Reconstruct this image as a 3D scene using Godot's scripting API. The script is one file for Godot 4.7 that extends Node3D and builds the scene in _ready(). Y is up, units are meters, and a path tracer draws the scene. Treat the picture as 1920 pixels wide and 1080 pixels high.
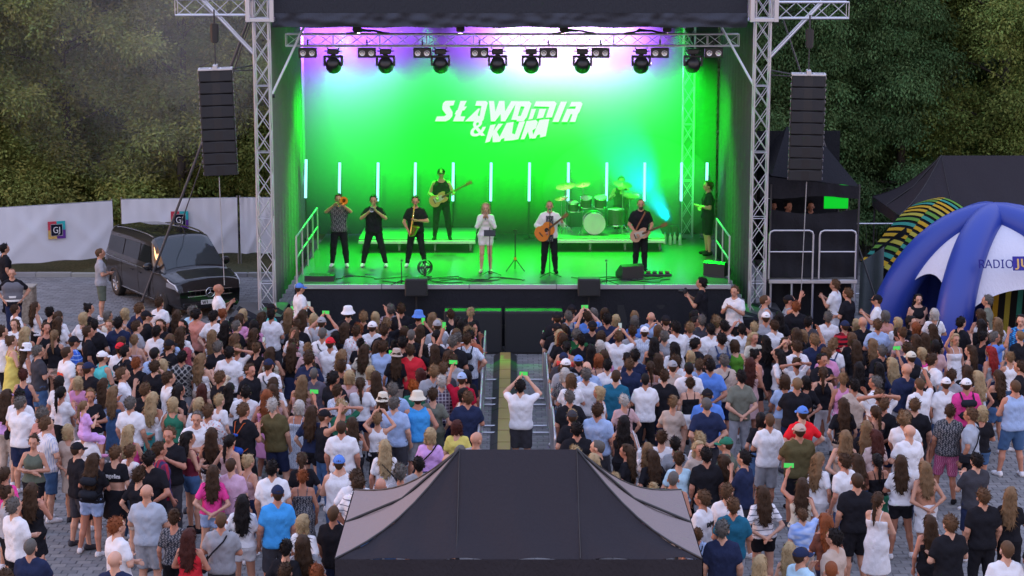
extends Node3D

# ---------------------------------------------------------------- camera numbers
const F := 3733.0          # focal length in pixels of the 1920 px wide photograph
const CAM_Y := 9.5
const CAM_Z := 46.0
const SH := 1.5            # stage deck height
var pitch := atan(657.0 / F)
var names := {}
var mats := {}
var meshes := {}
var rng := RandomNumberGenerator.new()

func ray(u: float, v: float) -> Vector3:
	var x := (u - 960.0) / F
	var y := -(v - 540.0) / F
	return Vector3(x, y * cos(pitch) - sin(pitch), -y * sin(pitch) - cos(pitch))
func at_y(u: float, v: float, y: float) -> Vector3:
	var r := ray(u, v)
	return r * ((y - CAM_Y) / r.y) + Vector3(0, CAM_Y, CAM_Z)
func at_z(u: float, v: float, z: float) -> Vector3:
	var r := ray(u, v)
	return r * ((z - CAM_Z) / r.z) + Vector3(0, CAM_Y, CAM_Z)

# ---------------------------------------------------------------- mesh collector
class MB:
	var v := PackedVector3Array()
	var n := PackedVector3Array()
	var uv := PackedVector2Array()
	var i := PackedInt32Array()
	func vert(p: Vector3, nn: Vector3, t := Vector2.ZERO) -> int:
		v.append(p); n.append(nn); uv.append(t)
		return v.size() - 1
	func tri(a: int, b: int, c: int) -> void:
		var g := (v[b] - v[a]).cross(v[c] - v[a])
		if g.dot(n[a] + n[b] + n[c]) > 0.0:
			i.append_array([a, c, b])
		else:
			i.append_array([a, b, c])
	func quad(a: Vector3, b: Vector3, c: Vector3, d: Vector3, out := Vector3.ZERO) -> void:
		var g := (b - a).cross(c - a)
		if g.length_squared() < 1e-14: g = (c - a).cross(d - a)
		g = g.normalized()
		if out != Vector3.ZERO and g.dot(out) < 0.0: g = -g
		var k := v.size()
		vert(a, g, Vector2(0, 1)); vert(b, g, Vector2(1, 1)); vert(c, g, Vector2(1, 0)); vert(d, g, Vector2(0, 0))
		tri(k, k + 1, k + 2); tri(k, k + 2, k + 3)
	func box(size: Vector3, x := Transform3D()) -> void:
		bbox(size, 0.0, x)
	func bbox(size: Vector3, bev: float, x := Transform3D()) -> void:   # box with chamfered edges
		var h := size * 0.5
		var ax := [Vector3(1, 0, 0), Vector3(0, 1, 0), Vector3(0, 0, 1)]
		for a in 3:
			var n0: Vector3 = ax[a]
			var u0: Vector3 = ax[(a + 1) % 3]
			var w0: Vector3 = ax[(a + 2) % 3]
			var ha := h[a]; var hu := h[(a + 1) % 3] - bev; var hw := h[(a + 2) % 3] - bev
			for s in [-1.0, 1.0]:
				var c: Vector3 = n0 * ha * s
				quad(x * (c - u0 * hu - w0 * hw), x * (c + u0 * hu - w0 * hw), x * (c + u0 * hu + w0 * hw), x * (c - u0 * hu + w0 * hw), x.basis * (n0 * s))
			if bev > 0.0:
				for s in [-1.0, 1.0]:
					for t in [-1.0, 1.0]:
						# edge running along n0, between faces u0*s and w0*t
						var e0: Vector3 = u0 * s * h[(a + 1) % 3] + w0 * t * (h[(a + 2) % 3] - bev)
						var e1: Vector3 = u0 * s * (h[(a + 1) % 3] - bev) + w0 * t * h[(a + 2) % 3]
						var l: Vector3 = n0 * (ha - bev)
						quad(x * (e0 - l), x * (e0 + l), x * (e1 + l), x * (e1 - l), x.basis * (u0 * s + w0 * t))
		if bev > 0.0:
			for sx in [-1.0, 1.0]:
				for sy in [-1.0, 1.0]:
					for sz in [-1.0, 1.0]:
						var q := Vector3(sx, sy, sz)
						var k := v.size()
						var nn: Vector3 = (x.basis * q).normalized()
						vert(x * (q * (h - Vector3(0, bev, bev))), nn); vert(x * (q * (h - Vector3(bev, 0, bev))), nn); vert(x * (q * (h - Vector3(bev, bev, 0))), nn)
						tri(k, k + 1, k + 2)
	func tube(pts: Array, rad, seg := 8, caps := true) -> void:   # rad: number or array
		var k0 := v.size()
		var m := pts.size()
		var up := Vector3.UP
		var prev := Vector3.ZERO
		for j in m:
			var d: Vector3 = (pts[mini(j + 1, m - 1)] - pts[maxi(j - 1, 0)]).normalized()
			if prev == Vector3.ZERO:
				if absf(d.dot(up)) > 0.95: up = Vector3.RIGHT
				prev = d.cross(up).normalized()
			var s := (prev - d * prev.dot(d)).normalized()
			prev = s
			var t := d.cross(s)
			var r: float = rad[j] if rad is Array else rad
			for q in seg:
				var a := TAU * q / seg
				var nn := s * cos(a) + t * sin(a)
				vert(pts[j] + nn * r, nn, Vector2(float(q) / seg, float(j)))
		for j in m - 1:
			for q in seg:
				var a := k0 + j * seg + q; var b := k0 + j * seg + (q + 1) % seg
				tri(a, b, a + seg); tri(b, b + seg, a + seg)
		if caps:
			for e in [0, m - 1]:
				var d2: Vector3 = (pts[0] - pts[1]) if e == 0 else (pts[m - 1] - pts[m - 2])
				d2 = d2.normalized()
				var c := vert(pts[e], d2)
				var ring := v.size()
				for q in seg: vert(v[k0 + e * seg + q], d2)
				for q in seg: tri(c, ring + q, ring + (q + 1) % seg)
	func bar(a: Vector3, b: Vector3, r: float, seg := 6) -> void:
		tube([a, b], r, seg)
	func ell(c: Vector3, r: Vector3, a := 12, b := 8, x := Transform3D(), y0 := -1.0) -> void:   # ellipsoid, y0 > -1 cuts the bottom off
		var k := v.size()
		var start := asin(clampf(y0, -1, 1))
		for j in b + 1:
			var la := lerpf(start, PI / 2, float(j) / b)
			for q in a + 1:
				var lo := TAU * q / a
				var nn := Vector3(cos(la) * cos(lo), sin(la), cos(la) * sin(lo))
				vert(x * (c + nn * r), (x.basis * (nn / r)).normalized(), Vector2(float(q) / a, float(j) / b))
		for j in b:
			for q in a:
				var p := k + j * (a + 1) + q
				tri(p, p + 1, p + a + 1); tri(p + 1, p + a + 2, p + a + 1)
	func lathe(prof: Array, seg := 16, x := Transform3D()) -> void:    # prof: Vector2(r, y)
		var k := v.size()
		var m := prof.size()
		for j in m:
			var d: Vector2 = (prof[mini(j + 1, m - 1)] - prof[maxi(j - 1, 0)]).normalized()
			for q in seg + 1:
				var a := TAU * q / seg
				var nn := Vector3(d.y * cos(a), -d.x, d.y * sin(a))
				vert(x * Vector3(prof[j].x * cos(a), prof[j].y, prof[j].x * sin(a)), (x.basis * nn).normalized(), Vector2(float(q) / seg, float(j) / m))
		for j in m - 1:
			for q in seg:
				var p := k + j * (seg + 1) + q
				tri(p, p + 1, p + seg + 1); tri(p + 1, p + seg + 2, p + seg + 1)
	func prism(poly: PackedVector2Array, depth: float, x := Transform3D()) -> void:   # polygon in xy, extruded along z from -depth/2 to depth/2
		var idx := Geometry2D.triangulate_polygon(poly)
		for s in [-1.0, 1.0]:
			var k := v.size()
			for p in poly: vert(x * Vector3(p.x, p.y, s * depth / 2), (x.basis * Vector3(0, 0, s)).normalized(), p)
			for t in range(0, idx.size(), 3): tri(k + idx[t], k + idx[t + 1], k + idx[t + 2])
		var ccw := not Geometry2D.is_polygon_clockwise(poly)
		for j in poly.size():
			var a := poly[j]; var b := poly[(j + 1) % poly.size()]
			var o := Vector3(b.y - a.y, a.x - b.x, 0) * (1.0 if ccw else -1.0)
			quad(x * Vector3(a.x, a.y, -depth / 2), x * Vector3(b.x, b.y, -depth / 2), x * Vector3(b.x, b.y, depth / 2), x * Vector3(a.x, a.y, depth / 2), x.basis * o)
	func sheet(nu: int, nv: int, f: Callable, flip := false, both := 0.0) -> void:   # smooth grid of points f(u, v); both > 0 gives it that thickness
		var pts := []
		for j in nv + 1:
			for q in nu + 1: pts.append(f.call(float(q) / nu, float(j) / nv))
		var nor := []
		for j in nv + 1:
			for q in nu + 1:
				var du: Vector3 = pts[j * (nu + 1) + mini(q + 1, nu)] - pts[j * (nu + 1) + maxi(q - 1, 0)]
				var dv: Vector3 = pts[mini(j + 1, nv) * (nu + 1) + q] - pts[maxi(j - 1, 0) * (nu + 1) + q]
				var g := du.cross(dv).normalized()
				nor.append(-g if flip else g)
		for side in ([0] if both == 0.0 else [0, 1]):
			var k := v.size()
			for j in nv + 1:
				for q in nu + 1:
					var w := j * (nu + 1) + q
					var nn: Vector3 = nor[w]
					vert(pts[w] - nn * both * side, nn if side == 0 else -nn, Vector2(float(q) / nu, float(j) / nv))
			for j in nv:
				for q in nu:
					var p := k + j * (nu + 1) + q
					tri(p, p + 1, p + nu + 1); tri(p + 1, p + nu + 2, p + nu + 1)
	func add(o: MB, x := Transform3D()) -> void:
		var k := v.size()
		for j in o.v.size():
			v.append(x * o.v[j]); n.append((x.basis * o.n[j]).normalized()); uv.append(o.uv[j])
		for j in o.i: i.append(j + k)
	func mesh() -> ArrayMesh:
		var a := []
		a.resize(Mesh.ARRAY_MAX)
		a[Mesh.ARRAY_VERTEX] = v; a[Mesh.ARRAY_NORMAL] = n; a[Mesh.ARRAY_TEX_UV] = uv; a[Mesh.ARRAY_INDEX] = i
		var m := ArrayMesh.new()
		m.add_surface_from_arrays(Mesh.PRIMITIVE_TRIANGLES, a)
		return m

func mb() -> MB: return MB.new()
func T(p: Vector3, ry := 0.0, rx := 0.0, rz := 0.0) -> Transform3D:
	return Transform3D(Basis.from_euler(Vector3(deg_to_rad(rx), deg_to_rad(ry), deg_to_rad(rz))), p)

# ---------------------------------------------------------------- signed distance bodies, meshed as surface nets
func sdf(prims: Array, cuts: Array, h: float, wrinkle := 0.0) -> MB:
	var lo := Vector3.INF
	var hi := -Vector3.INF
	for p in prims:
		var r := maxf(p[2], p[3])
		for e in [p[0], p[1]]:
			lo = lo.min(e - Vector3.ONE * r); hi = hi.max(e + Vector3.ONE * r)
	lo -= Vector3.ONE * 2.5 * h; hi += Vector3.ONE * 2.5 * h
	var nx := int(ceil((hi.x - lo.x) / h)) + 1
	var ny := int(ceil((hi.y - lo.y) / h)) + 1
	var nz := int(ceil((hi.z - lo.z) / h)) + 1
	var f := PackedFloat32Array()
	f.resize(nx * ny * nz); f.fill(1.0)
	for p in prims:
		var a: Vector3 = p[0]; var b: Vector3 = p[1]
		var ra: float = p[2]; var rb: float = p[3]; var k: float = p[4]
		var m := maxf(ra, rb) + k + 2.0 * h
		var p0 := ((a.min(b) - Vector3.ONE * m - lo) / h).floor().max(Vector3.ZERO)
		var p1 := ((a.max(b) + Vector3.ONE * m - lo) / h).ceil().min(Vector3(nx - 1, ny - 1, nz - 1))
		var ba := b - a
		var bb := maxf(ba.length_squared(), 1e-9)
		for z in range(int(p0.z), int(p1.z) + 1):
			for y in range(int(p0.y), int(p1.y) + 1):
				var row := (z * ny + y) * nx
				for x in range(int(p0.x), int(p1.x) + 1):
					var pa := lo + Vector3(x, y, z) * h - a
					var t := clampf(pa.dot(ba) / bb, 0.0, 1.0)
					var d := (pa - ba * t).length() - lerpf(ra, rb, t)
					var c := f[row + x]
					var w := maxf(k - absf(c - d), 0.0)
					f[row + x] = minf(c, d) - w * w * 0.25 / k
	if cuts.size() or wrinkle > 0.0:
		for z in nz:
			for y in ny:
				for x in nx:
					var q := (z * ny + y) * nx + x
					var d := f[q]
					if d > 0.09: continue
					var pt := lo + Vector3(x, y, z) * h
					if wrinkle > 0.0:
						d += wrinkle * (0.6 * sin(pt.x * 34.0 + pt.y * 21.0 + 2.0 * sin(pt.y * 9.0 + pt.z * 11.0)) + 0.4 * sin(pt.y * 47.0 - absf(pt.x) * 39.0 + pt.z * 17.0))
					for c in cuts:
						if c.size() == 2: d = maxf(d, pt.dot(c[0]) - c[1])            # half space that is kept: n.p < d
						elif c.size() == 3: d = maxf(d, c[1] - (pt - c[0]).length())    # ball taken away
						else: d = maxf(d, minf(pt.dot(c[0]) - c[1], pt.dot(c[2]) - c[3]))  # wedge taken away
					f[q] = d
	var out := MB.new()
	var vid := PackedInt32Array()
	vid.resize(nx * ny * nz); vid.fill(-1)
	var sy := nx; var sz := nx * ny
	for z in nz - 1:
		for y in ny - 1:
			for x in nx - 1:
				var q := (z * ny + y) * nx + x
				var a0 := f[q]
				if a0 > 2.0 * h or a0 < -2.0 * h: continue
				var a1 := f[q + 1]; var a2 := f[q + sy]; var a3 := f[q + sy + 1]
				var b0 := f[q + sz]; var b1 := f[q + sz + 1]; var b2 := f[q + sz + sy]; var b3 := f[q + sz + sy + 1]
				var neg := int(a0 < 0) + int(a1 < 0) + int(a2 < 0) + int(a3 < 0) + int(b0 < 0) + int(b1 < 0) + int(b2 < 0) + int(b3 < 0)
				if neg == 0 or neg == 8: continue
				var s := Vector3.ZERO
				var k := 0
				if (a0 < 0) != (a1 < 0): s += Vector3(a0 / (a0 - a1), 0, 0); k += 1
				if (a2 < 0) != (a3 < 0): s += Vector3(a2 / (a2 - a3), 1, 0); k += 1
				if (b0 < 0) != (b1 < 0): s += Vector3(b0 / (b0 - b1), 0, 1); k += 1
				if (b2 < 0) != (b3 < 0): s += Vector3(b2 / (b2 - b3), 1, 1); k += 1
				if (a0 < 0) != (a2 < 0): s += Vector3(0, a0 / (a0 - a2), 0); k += 1
				if (a1 < 0) != (a3 < 0): s += Vector3(1, a1 / (a1 - a3), 0); k += 1
				if (b0 < 0) != (b2 < 0): s += Vector3(0, b0 / (b0 - b2), 1); k += 1
				if (b1 < 0) != (b3 < 0): s += Vector3(1, b1 / (b1 - b3), 1); k += 1
				if (a0 < 0) != (b0 < 0): s += Vector3(0, 0, a0 / (a0 - b0)); k += 1
				if (a1 < 0) != (b1 < 0): s += Vector3(1, 0, a1 / (a1 - b1)); k += 1
				if (a2 < 0) != (b2 < 0): s += Vector3(0, 1, a2 / (a2 - b2)); k += 1
				if (a3 < 0) != (b3 < 0): s += Vector3(1, 1, a3 / (a3 - b3)); k += 1
				var g := Vector3(a1 + a3 + b1 + b3 - a0 - a2 - b0 - b2, a2 + a3 + b2 + b3 - a0 - a1 - b0 - b1, b0 + b1 + b2 + b3 - a0 - a1 - a2 - a3)
				vid[q] = out.vert(lo + (Vector3(x, y, z) + s / k) * h, g.normalized())
	for z in range(1, nz - 1):
		for y in range(1, ny - 1):
			for x in range(1, nx - 1):
				var q := (z * ny + y) * nx + x
				var d := f[q]
				if d > 2.0 * h or d < -2.0 * h: continue
				if (d < 0) != (f[q + 1] < 0): _net(out, vid[q], vid[q - sy], vid[q - sy - sz], vid[q - sz])
				if (d < 0) != (f[q + sy] < 0): _net(out, vid[q], vid[q - 1], vid[q - 1 - sz], vid[q - sz])
				if (d < 0) != (f[q + sz] < 0): _net(out, vid[q], vid[q - 1], vid[q - 1 - sy], vid[q - sy])
	return out
func _net(o: MB, a: int, b: int, c: int, d: int) -> void:
	if a < 0 or b < 0 or c < 0 or d < 0: return
	o.tri(a, b, c); o.tri(a, c, d)

# ---------------------------------------------------------------- nodes
func numbered(n: String) -> String:
	var k: int = names.get(n, 0)
	names[n] = k + 1
	return n if k == 0 else "%s_%03d" % [n, k]
func tag(o: Node, label: String, category: String, group := "", kind := "") -> void:
	if label: o.set_meta("label", label)
	if category: o.set_meta("category", category)
	if group: o.set_meta("group", group)
	if kind: o.set_meta("kind", kind)
func thing(called: String, label: String, category: String, pos := Vector3.ZERO, ry := 0.0, group := "") -> Node3D:
	var o := Node3D.new()
	o.name = numbered(called)
	add_child(o)
	o.position = pos
	o.rotation_degrees.y = ry
	tag(o, label, category, group)
	return o
func part(parent: Node, called: String, m, material: Material, x := Transform3D()) -> MeshInstance3D:
	var o := MeshInstance3D.new()
	o.name = called
	o.mesh = m.mesh() if m is MB else m
	o.material_override = material
	o.transform = x
	parent.add_child(o, true)
	return o
func solo(called: String, m, material: Material, label: String, category: String, group := "", kind := "") -> MeshInstance3D:
	var o := MeshInstance3D.new()
	o.name = numbered(called)
	o.mesh = m.mesh() if m is MB else m
	o.material_override = material
	add_child(o)
	tag(o, label, category, group, kind)
	return o
func setting(called: String, m, material: Material) -> MeshInstance3D:
	return solo(called, m, material, "", "", "", "structure")

# ---------------------------------------------------------------- materials (linear base colours)
func mat(r: float, g: float, b: float, rough := 0.8, metal := 0.0) -> StandardMaterial3D:
	var key := "%.3f %.3f %.3f %.2f %.2f" % [r, g, b, rough, metal]
	if mats.has(key): return mats[key]
	var m := StandardMaterial3D.new()
	m.albedo_color = Color(r, g, b).linear_to_srgb()
	m.roughness = rough
	m.metallic = metal
	mats[key] = m
	return m
func cloth(r: float, g: float, b: float) -> StandardMaterial3D:
	var key := "cloth %.3f %.3f %.3f" % [r, g, b]
	if mats.has(key): return mats[key]
	var m := StandardMaterial3D.new()
	m.albedo_color = Color(r, g, b).linear_to_srgb()
	m.roughness = 0.92
	m.metallic_specular = 0.14
	crease(m)
	mats[key] = m
	return m
func crease(m: StandardMaterial3D) -> void:   # fine folds of cloth, as relief
	if not mats.has("folds"):
		var t := noise_tex(512, 0.011, [], 14, FastNoiseLite.TYPE_SIMPLEX_SMOOTH, 3)
		var n: FastNoiseLite = t.noise
		n.fractal_type = FastNoiseLite.FRACTAL_RIDGED
		n.domain_warp_enabled = true
		n.domain_warp_amplitude = 40.0
		mats["folds"] = t
	m.heightmap_enabled = true
	m.heightmap_texture = mats["folds"]
	m.heightmap_scale = 1.0
	m.uv1_triplanar = true
	m.uv1_scale = Vector3(1.3, 0.9, 1.3)
func glow(r: float, g: float, b: float, e: float) -> StandardMaterial3D:
	var m := StandardMaterial3D.new()
	m.albedo_color = Color(0.05, 0.05, 0.05)
	m.emission_enabled = true
	m.emission = Color(r, g, b).linear_to_srgb()
	m.emission_energy_multiplier = e
	return m
func noise_tex(size: int, freq: float, ramp: Array, sd := 1, kind := FastNoiseLite.TYPE_SIMPLEX_SMOOTH, octaves := 4) -> NoiseTexture2D:
	var t := NoiseTexture2D.new()
	t.width = size; t.height = size; t.seamless = true
	var nn := FastNoiseLite.new()
	nn.seed = sd; nn.frequency = freq; nn.noise_type = kind; nn.fractal_octaves = octaves
	t.noise = nn
	if ramp.size():
		var g := Gradient.new()
		g.offsets = PackedFloat32Array(ramp.map(func(x): return x[0]))
		g.colors = PackedColorArray(ramp.map(func(x): return Color(x[1], x[2], x[3]).linear_to_srgb()))
		t.color_ramp = g
	return t
func textured(tex: Texture2D, scale: float, rough := 0.85, world := false) -> StandardMaterial3D:
	var m := StandardMaterial3D.new()
	m.albedo_texture = tex
	m.uv1_triplanar = true
	m.uv1_world_triplanar = world
	m.uv1_scale = Vector3.ONE * scale
	m.roughness = rough
	m.metallic_specular = 0.3
	return m
func pattern(size: int, f: Callable) -> ImageTexture:
	var im := Image.create(size, size, false, Image.FORMAT_RGB8)
	for y in size:
		for x in size: im.set_pixel(x, y, (f.call(float(x) / size, float(y) / size) as Color).linear_to_srgb())
	return ImageTexture.create_from_image(im)

# ---------------------------------------------------------------- people
const V0 := Vector3.ZERO
var HAIR := {"bk": [0.018, 0.015, 0.015], "db": [0.062, 0.036, 0.022], "br": [0.12, 0.068, 0.038], "lb": [0.22, 0.135, 0.072], "bl": [0.42, 0.31, 0.17], "rd": [0.24, 0.075, 0.03], "rb": [0.075, 0.025, 0.02], "or": [0.36, 0.09, 0.02], "rx": [0.3, 0.03, 0.03],
	"gy": [0.13, 0.12, 0.11], "wh": [0.5, 0.48, 0.45], "pk": [0.34, 0.08, 0.1]}
var HAIR_WORD := {"bk": "black", "db": "dark brown", "br": "brown", "lb": "light brown", "bl": "blonde", "rd": "ginger", "rb": "reddish brown", "or": "orange", "rx": "bright red", "gy": "grey", "wh": "white", "pk": "pink red"}
var STYLE_WORD := {"s": "short %s hair", "z": "cropped %s hair", "b": "bald head", "l": "long %s hair", "p": "%s ponytail", "n": "%s hair bun", "o": "%s bob hair", "c": "curly %s hair", "k": "%s cap", "u": "%s bucket hat"}
var DYE := {"wh": [0.7, 0.7, 0.73], "bk": [0.016, 0.016, 0.02], "gy": [0.3, 0.31, 0.34], "gp": [0.11, 0.1, 0.13], "gb": [0.36, 0.4, 0.47], "ch": [0.05, 0.05, 0.06], "nv": [0.022, 0.03, 0.07], "bu": [0.1, 0.22, 0.6], "lb": [0.33, 0.44, 0.66], "sc": [0.42, 0.62, 0.74], "sk": [0.06, 0.32, 0.72], "tq": [0.09, 0.5, 0.5],
	"te": [0.02, 0.12, 0.2], "gn": [0.03, 0.16, 0.1], "dg": [0.02, 0.11, 0.04], "gr": [0.08, 0.24, 0.03], "ol": [0.11, 0.13, 0.1], "ob": [0.1, 0.085, 0.04], "og": [0.15, 0.16, 0.13], "rd": [0.6, 0.03, 0.045], "rr": [0.75, 0.02, 0.03], "dr": [0.36, 0.012, 0.035], "mr": [0.16, 0.025, 0.045], "pk": [0.62, 0.27, 0.45], "mg": [0.72, 0.06, 0.28], "pu": [0.58, 0.34, 0.68], "pl2": [0.55, 0.36, 0.48],
	"be": [0.46, 0.37, 0.31], "bg": [0.55, 0.43, 0.42], "cr": [0.6, 0.56, 0.46], "ye": [0.62, 0.54, 0.14], "or": [0.36, 0.11, 0.06], "co": [0.85, 0.1, 0.08], "br": [0.14, 0.06, 0.045], "ro": [0.5, 0.33, 0.33], "sa": [0.5, 0.24, 0.2], "dn": [0.06, 0.12, 0.24]}
var DYE_WORD := {"wh": "white", "bk": "black", "gy": "grey", "gp": "purple grey", "gb": "pale grey blue", "ch": "charcoal", "nv": "navy", "bu": "blue", "lb": "light blue", "sc": "pale cyan", "sk": "sky blue", "tq": "turquoise", "te": "dark teal", "gn": "green", "dg": "dark green", "gr": "grass green", "ol": "olive grey", "ob": "olive brown", "og": "grey green", "rd": "red", "rr": "bright red", "dr": "dark red", "mr": "maroon",
	"pk": "pink", "mg": "hot pink", "pu": "lilac", "pl2": "dusty pink", "be": "beige", "bg": "pale blush", "cr": "cream", "ye": "yellow", "or": "rust", "co": "neon coral", "br": "brown", "ro": "dusty rose", "sa": "salmon", "dn": "denim", "sn": "open backed nude",
	"bs": "blue striped", "jy": "white and orange number", "pt": "black and white scroll print", "pl": "dark plaid", "wf": "white floral", "bf": "pale blue floral", "fl": "dark floral", "rs": "red and black striped", "bp": "blue patterned", "gd": "white blue checked", "ny": "navy and red", "st": "white striped", "td": "light blue tie dye", "ej": "white printed", "pf": "pink floral", "ag": "black cropped printed"}
var TOP_WORD := {"t": "t-shirt", "k": "tank top", "c": "strappy top", "d": "dress", "x": "t-shirt"}
var BOT_WORD := {"h": "shorts", "j": "short shorts", "r": "trousers", "k": "skirt"}
var POSE_WORD := ["", "arms folded", "one arm raised", "both arms raised", "hands on hips", "hands at chest", "hands behind head"]
var SKIN := [[0.46, 0.23, 0.15], [0.53, 0.29, 0.2], [0.38, 0.165, 0.1], [0.45, 0.2, 0.13]]

func skin(k: int) -> StandardMaterial3D:
	var c: Array = SKIN[k % SKIN.size()]
	return mat(c[0], c[1], c[2], 0.6)

func hair_mat(c: Array) -> StandardMaterial3D:
	var key := "hair %s" % [c]
	if mats.has(key): return mats[key]
	if not mats.has("strands"): mats["strands"] = noise_tex(256, 0.06, [[0.0, 0.35, 0.34, 0.33], [0.5, 0.8, 0.8, 0.8], [1.0, 1.0, 1.0, 1.0]], 4)
	var m := textured(mats["strands"], 1.0, 0.55)
	m.uv1_scale = Vector3(9.0, 1.2, 9.0)
	m.albedo_color = Color(c[0], c[1], c[2]).linear_to_srgb()
	m.metallic_specular = 0.2
	mats[key] = m
	return m

func fabric(code: String) -> StandardMaterial3D:
	if mats.has("fab " + code): return mats["fab " + code]
	var m: StandardMaterial3D
	var W := Color(0.7, 0.7, 0.73)
	var K := Color(0.02, 0.02, 0.025)
	var n := FastNoiseLite.new()
	n.seed = 7; n.frequency = 1.0
	match code:
		"bs": m = textured(pattern(64, func(x, y): return Color(0.35, 0.5, 0.8) if fposmod(y * 4.0, 1.0) < 0.14 else Color(0.03, 0.1, 0.45)), 3.0)
		"st": m = textured(pattern(64, func(x, y): return Color(0.08, 0.09, 0.13) if fposmod(y * 2.0, 1.0) < 0.13 else W), 6.0)
		"gd": m = textured(pattern(64, func(x, y): return Color(0.3, 0.38, 0.6) if fposmod(x * 4.0, 1.0) < 0.2 else W), 7.0)
		"rs": m = textured(pattern(64, func(x, y): return Color(0.03, 0.01, 0.015) if fposmod(y * 2.0, 1.0) < 0.5 else Color(0.5, 0.015, 0.03)), 5.0)
		"ny": m = textured(pattern(64, func(x, y): return Color(0.35, 0.02, 0.05) if fposmod(x * 2.0, 1.0) < 0.4 else Color(0.03, 0.03, 0.1)), 4.0)
		"pl": m = textured(pattern(64, func(x, y): return Color(0.4, 0.38, 0.42) if fposmod(x * 4.0, 1.0) < 0.22 or fposmod(y * 4.0, 1.0) < 0.22 else Color(0.05, 0.03, 0.06)), 4.0)
		"jy": m = textured(pattern(64, func(x, y): return W), 3.0)
		"pt": m = textured(pattern(64, func(x, y): return Color(0.4, 0.39, 0.37) if absf(sin(x * TAU * 2.0) + cos(y * TAU * 2.0)) < 0.45 else K), 4.0)
		"wf": m = textured(pattern(64, func(x, y): return Color(0.55, 0.14, 0.1) if sin(x * TAU * 3.0 + 1.7 * sin(y * TAU)) * cos(y * TAU * 2.0 + sin(x * TAU * 2.0)) > 0.72 else (Color(0.2, 0.28, 0.4) if sin(x * TAU * 4.0) * sin(y * TAU * 5.0 + x * TAU) > 0.85 else W)), 4.0)
		"bf": m = textured(pattern(64, func(x, y): return Color(0.13, 0.2, 0.36) if sin(x * TAU * 5.0 + 2.0 * sin(y * TAU * 2.0)) * cos(y * TAU * 4.0 + sin(x * TAU * 3.0)) > 0.5 else Color(0.55, 0.6, 0.68)), 5.0)
		"fl": m = textured(pattern(64, func(x, y): return Color(0.25, 0.24, 0.25) if sin(x * TAU * 5.0 + 2.0 * sin(y * TAU * 2.0)) * cos(y * TAU * 4.0 + sin(x * TAU * 3.0)) > 0.15 else Color(0.02, 0.025, 0.035)), 4.0)
		"pf": m = textured(pattern(64, func(x, y): return Color(0.6, 0.3, 0.42) if sin(x * TAU * 5.0 + 2.0 * sin(y * TAU * 2.0)) * cos(y * TAU * 4.0) > 0.1 else Color(0.35, 0.03, 0.14)), 6.0)
		"bp": m = textured(pattern(64, func(x, y): return Color(0.05, 0.35, 0.75) if sin(x * TAU * 3.0 + 2.0 * sin(y * TAU * 2.0)) * cos(y * TAU * 4.0) > 0.1 else Color(0.02, 0.04, 0.15)), 4.0)
		"td": m = textured(pattern(64, func(x, y): return Color(0.2, 0.35, 0.75).lerp(Color(0.5, 0.6, 0.8), 0.5 + 0.5 * sin(x * TAU + sin(y * TAU * 2.0) * 2.0))), 2.5)
		"ej", "ag": m = cloth(0.7, 0.7, 0.73) if code == "ej" else cloth(0.016, 0.016, 0.02)
		_:
			var c: Array = DYE.get(code, SKIN[0] if code == "sn" else [0.3, 0.3, 0.3])
			m = cloth(c[0], c[1], c[2])
	mats["fab " + code] = m
	return m

# arm joints: left elbow, left wrist, right elbow, right wrist (the figure faces -z)
func arm_pose(p: int) -> Array:
	match p:
		1: return [Vector3(-0.27, 1.15, -0.03), Vector3(0.06, 1.17, -0.22), Vector3(0.27, 1.15, -0.03), Vector3(-0.06, 1.13, -0.2)]
		2: return [Vector3(-0.25, 1.14, 0.03), Vector3(-0.24, 0.9, -0.08), Vector3(0.31, 1.52, -0.12), Vector3(0.24, 1.77, -0.2)]
		3: return [Vector3(-0.31, 1.47, -0.2), Vector3(-0.1, 1.69, -0.3), Vector3(0.31, 1.47, -0.2), Vector3(0.1, 1.69, -0.3)]
		4: return [Vector3(-0.37, 1.2, 0.08), Vector3(-0.2, 1.0, -0.07), Vector3(0.37, 1.2, 0.08), Vector3(0.2, 1.0, -0.07)]
		5: return [Vector3(-0.25, 1.16, -0.09), Vector3(-0.05, 1.32, -0.28), Vector3(0.25, 1.16, -0.09), Vector3(0.05, 1.32, -0.28)]
		6: return [Vector3(-0.36, 1.6, -0.02), Vector3(-0.11, 1.66, 0.12), Vector3(0.36, 1.6, -0.02), Vector3(0.11, 1.66, 0.12)]
		7: return [Vector3(-0.26, 1.14, -0.05), Vector3(0.1, 1.14, -0.2), Vector3(0.2, 1.17, -0.14), Vector3(0.06, 1.43, -0.2)]
		8: return [Vector3(-0.29, 1.13, 0.12), Vector3(-0.05, 0.98, 0.17), Vector3(0.29, 1.13, 0.12), Vector3(0.06, 0.99, 0.19)]
		9: return [Vector3(-0.245, 1.13, 0.02), Vector3(-0.22, 0.89, -0.1), Vector3(0.3, 1.15, 0.07), Vector3(0.19, 0.94, -0.06)]
	return [Vector3(-0.245, 1.14, 0.03), Vector3(-0.24, 0.9, -0.08), Vector3(0.245, 1.14, 0.03), Vector3(0.24, 0.9, -0.08)]
func stand() -> Array:   # left knee, left ankle, right knee, right ankle
	return [Vector3(-0.1, 0.5, -0.02), Vector3(-0.115, 0.085, 0.02), Vector3(0.1, 0.5, -0.02), Vector3(0.115, 0.085, 0.02)]

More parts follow.
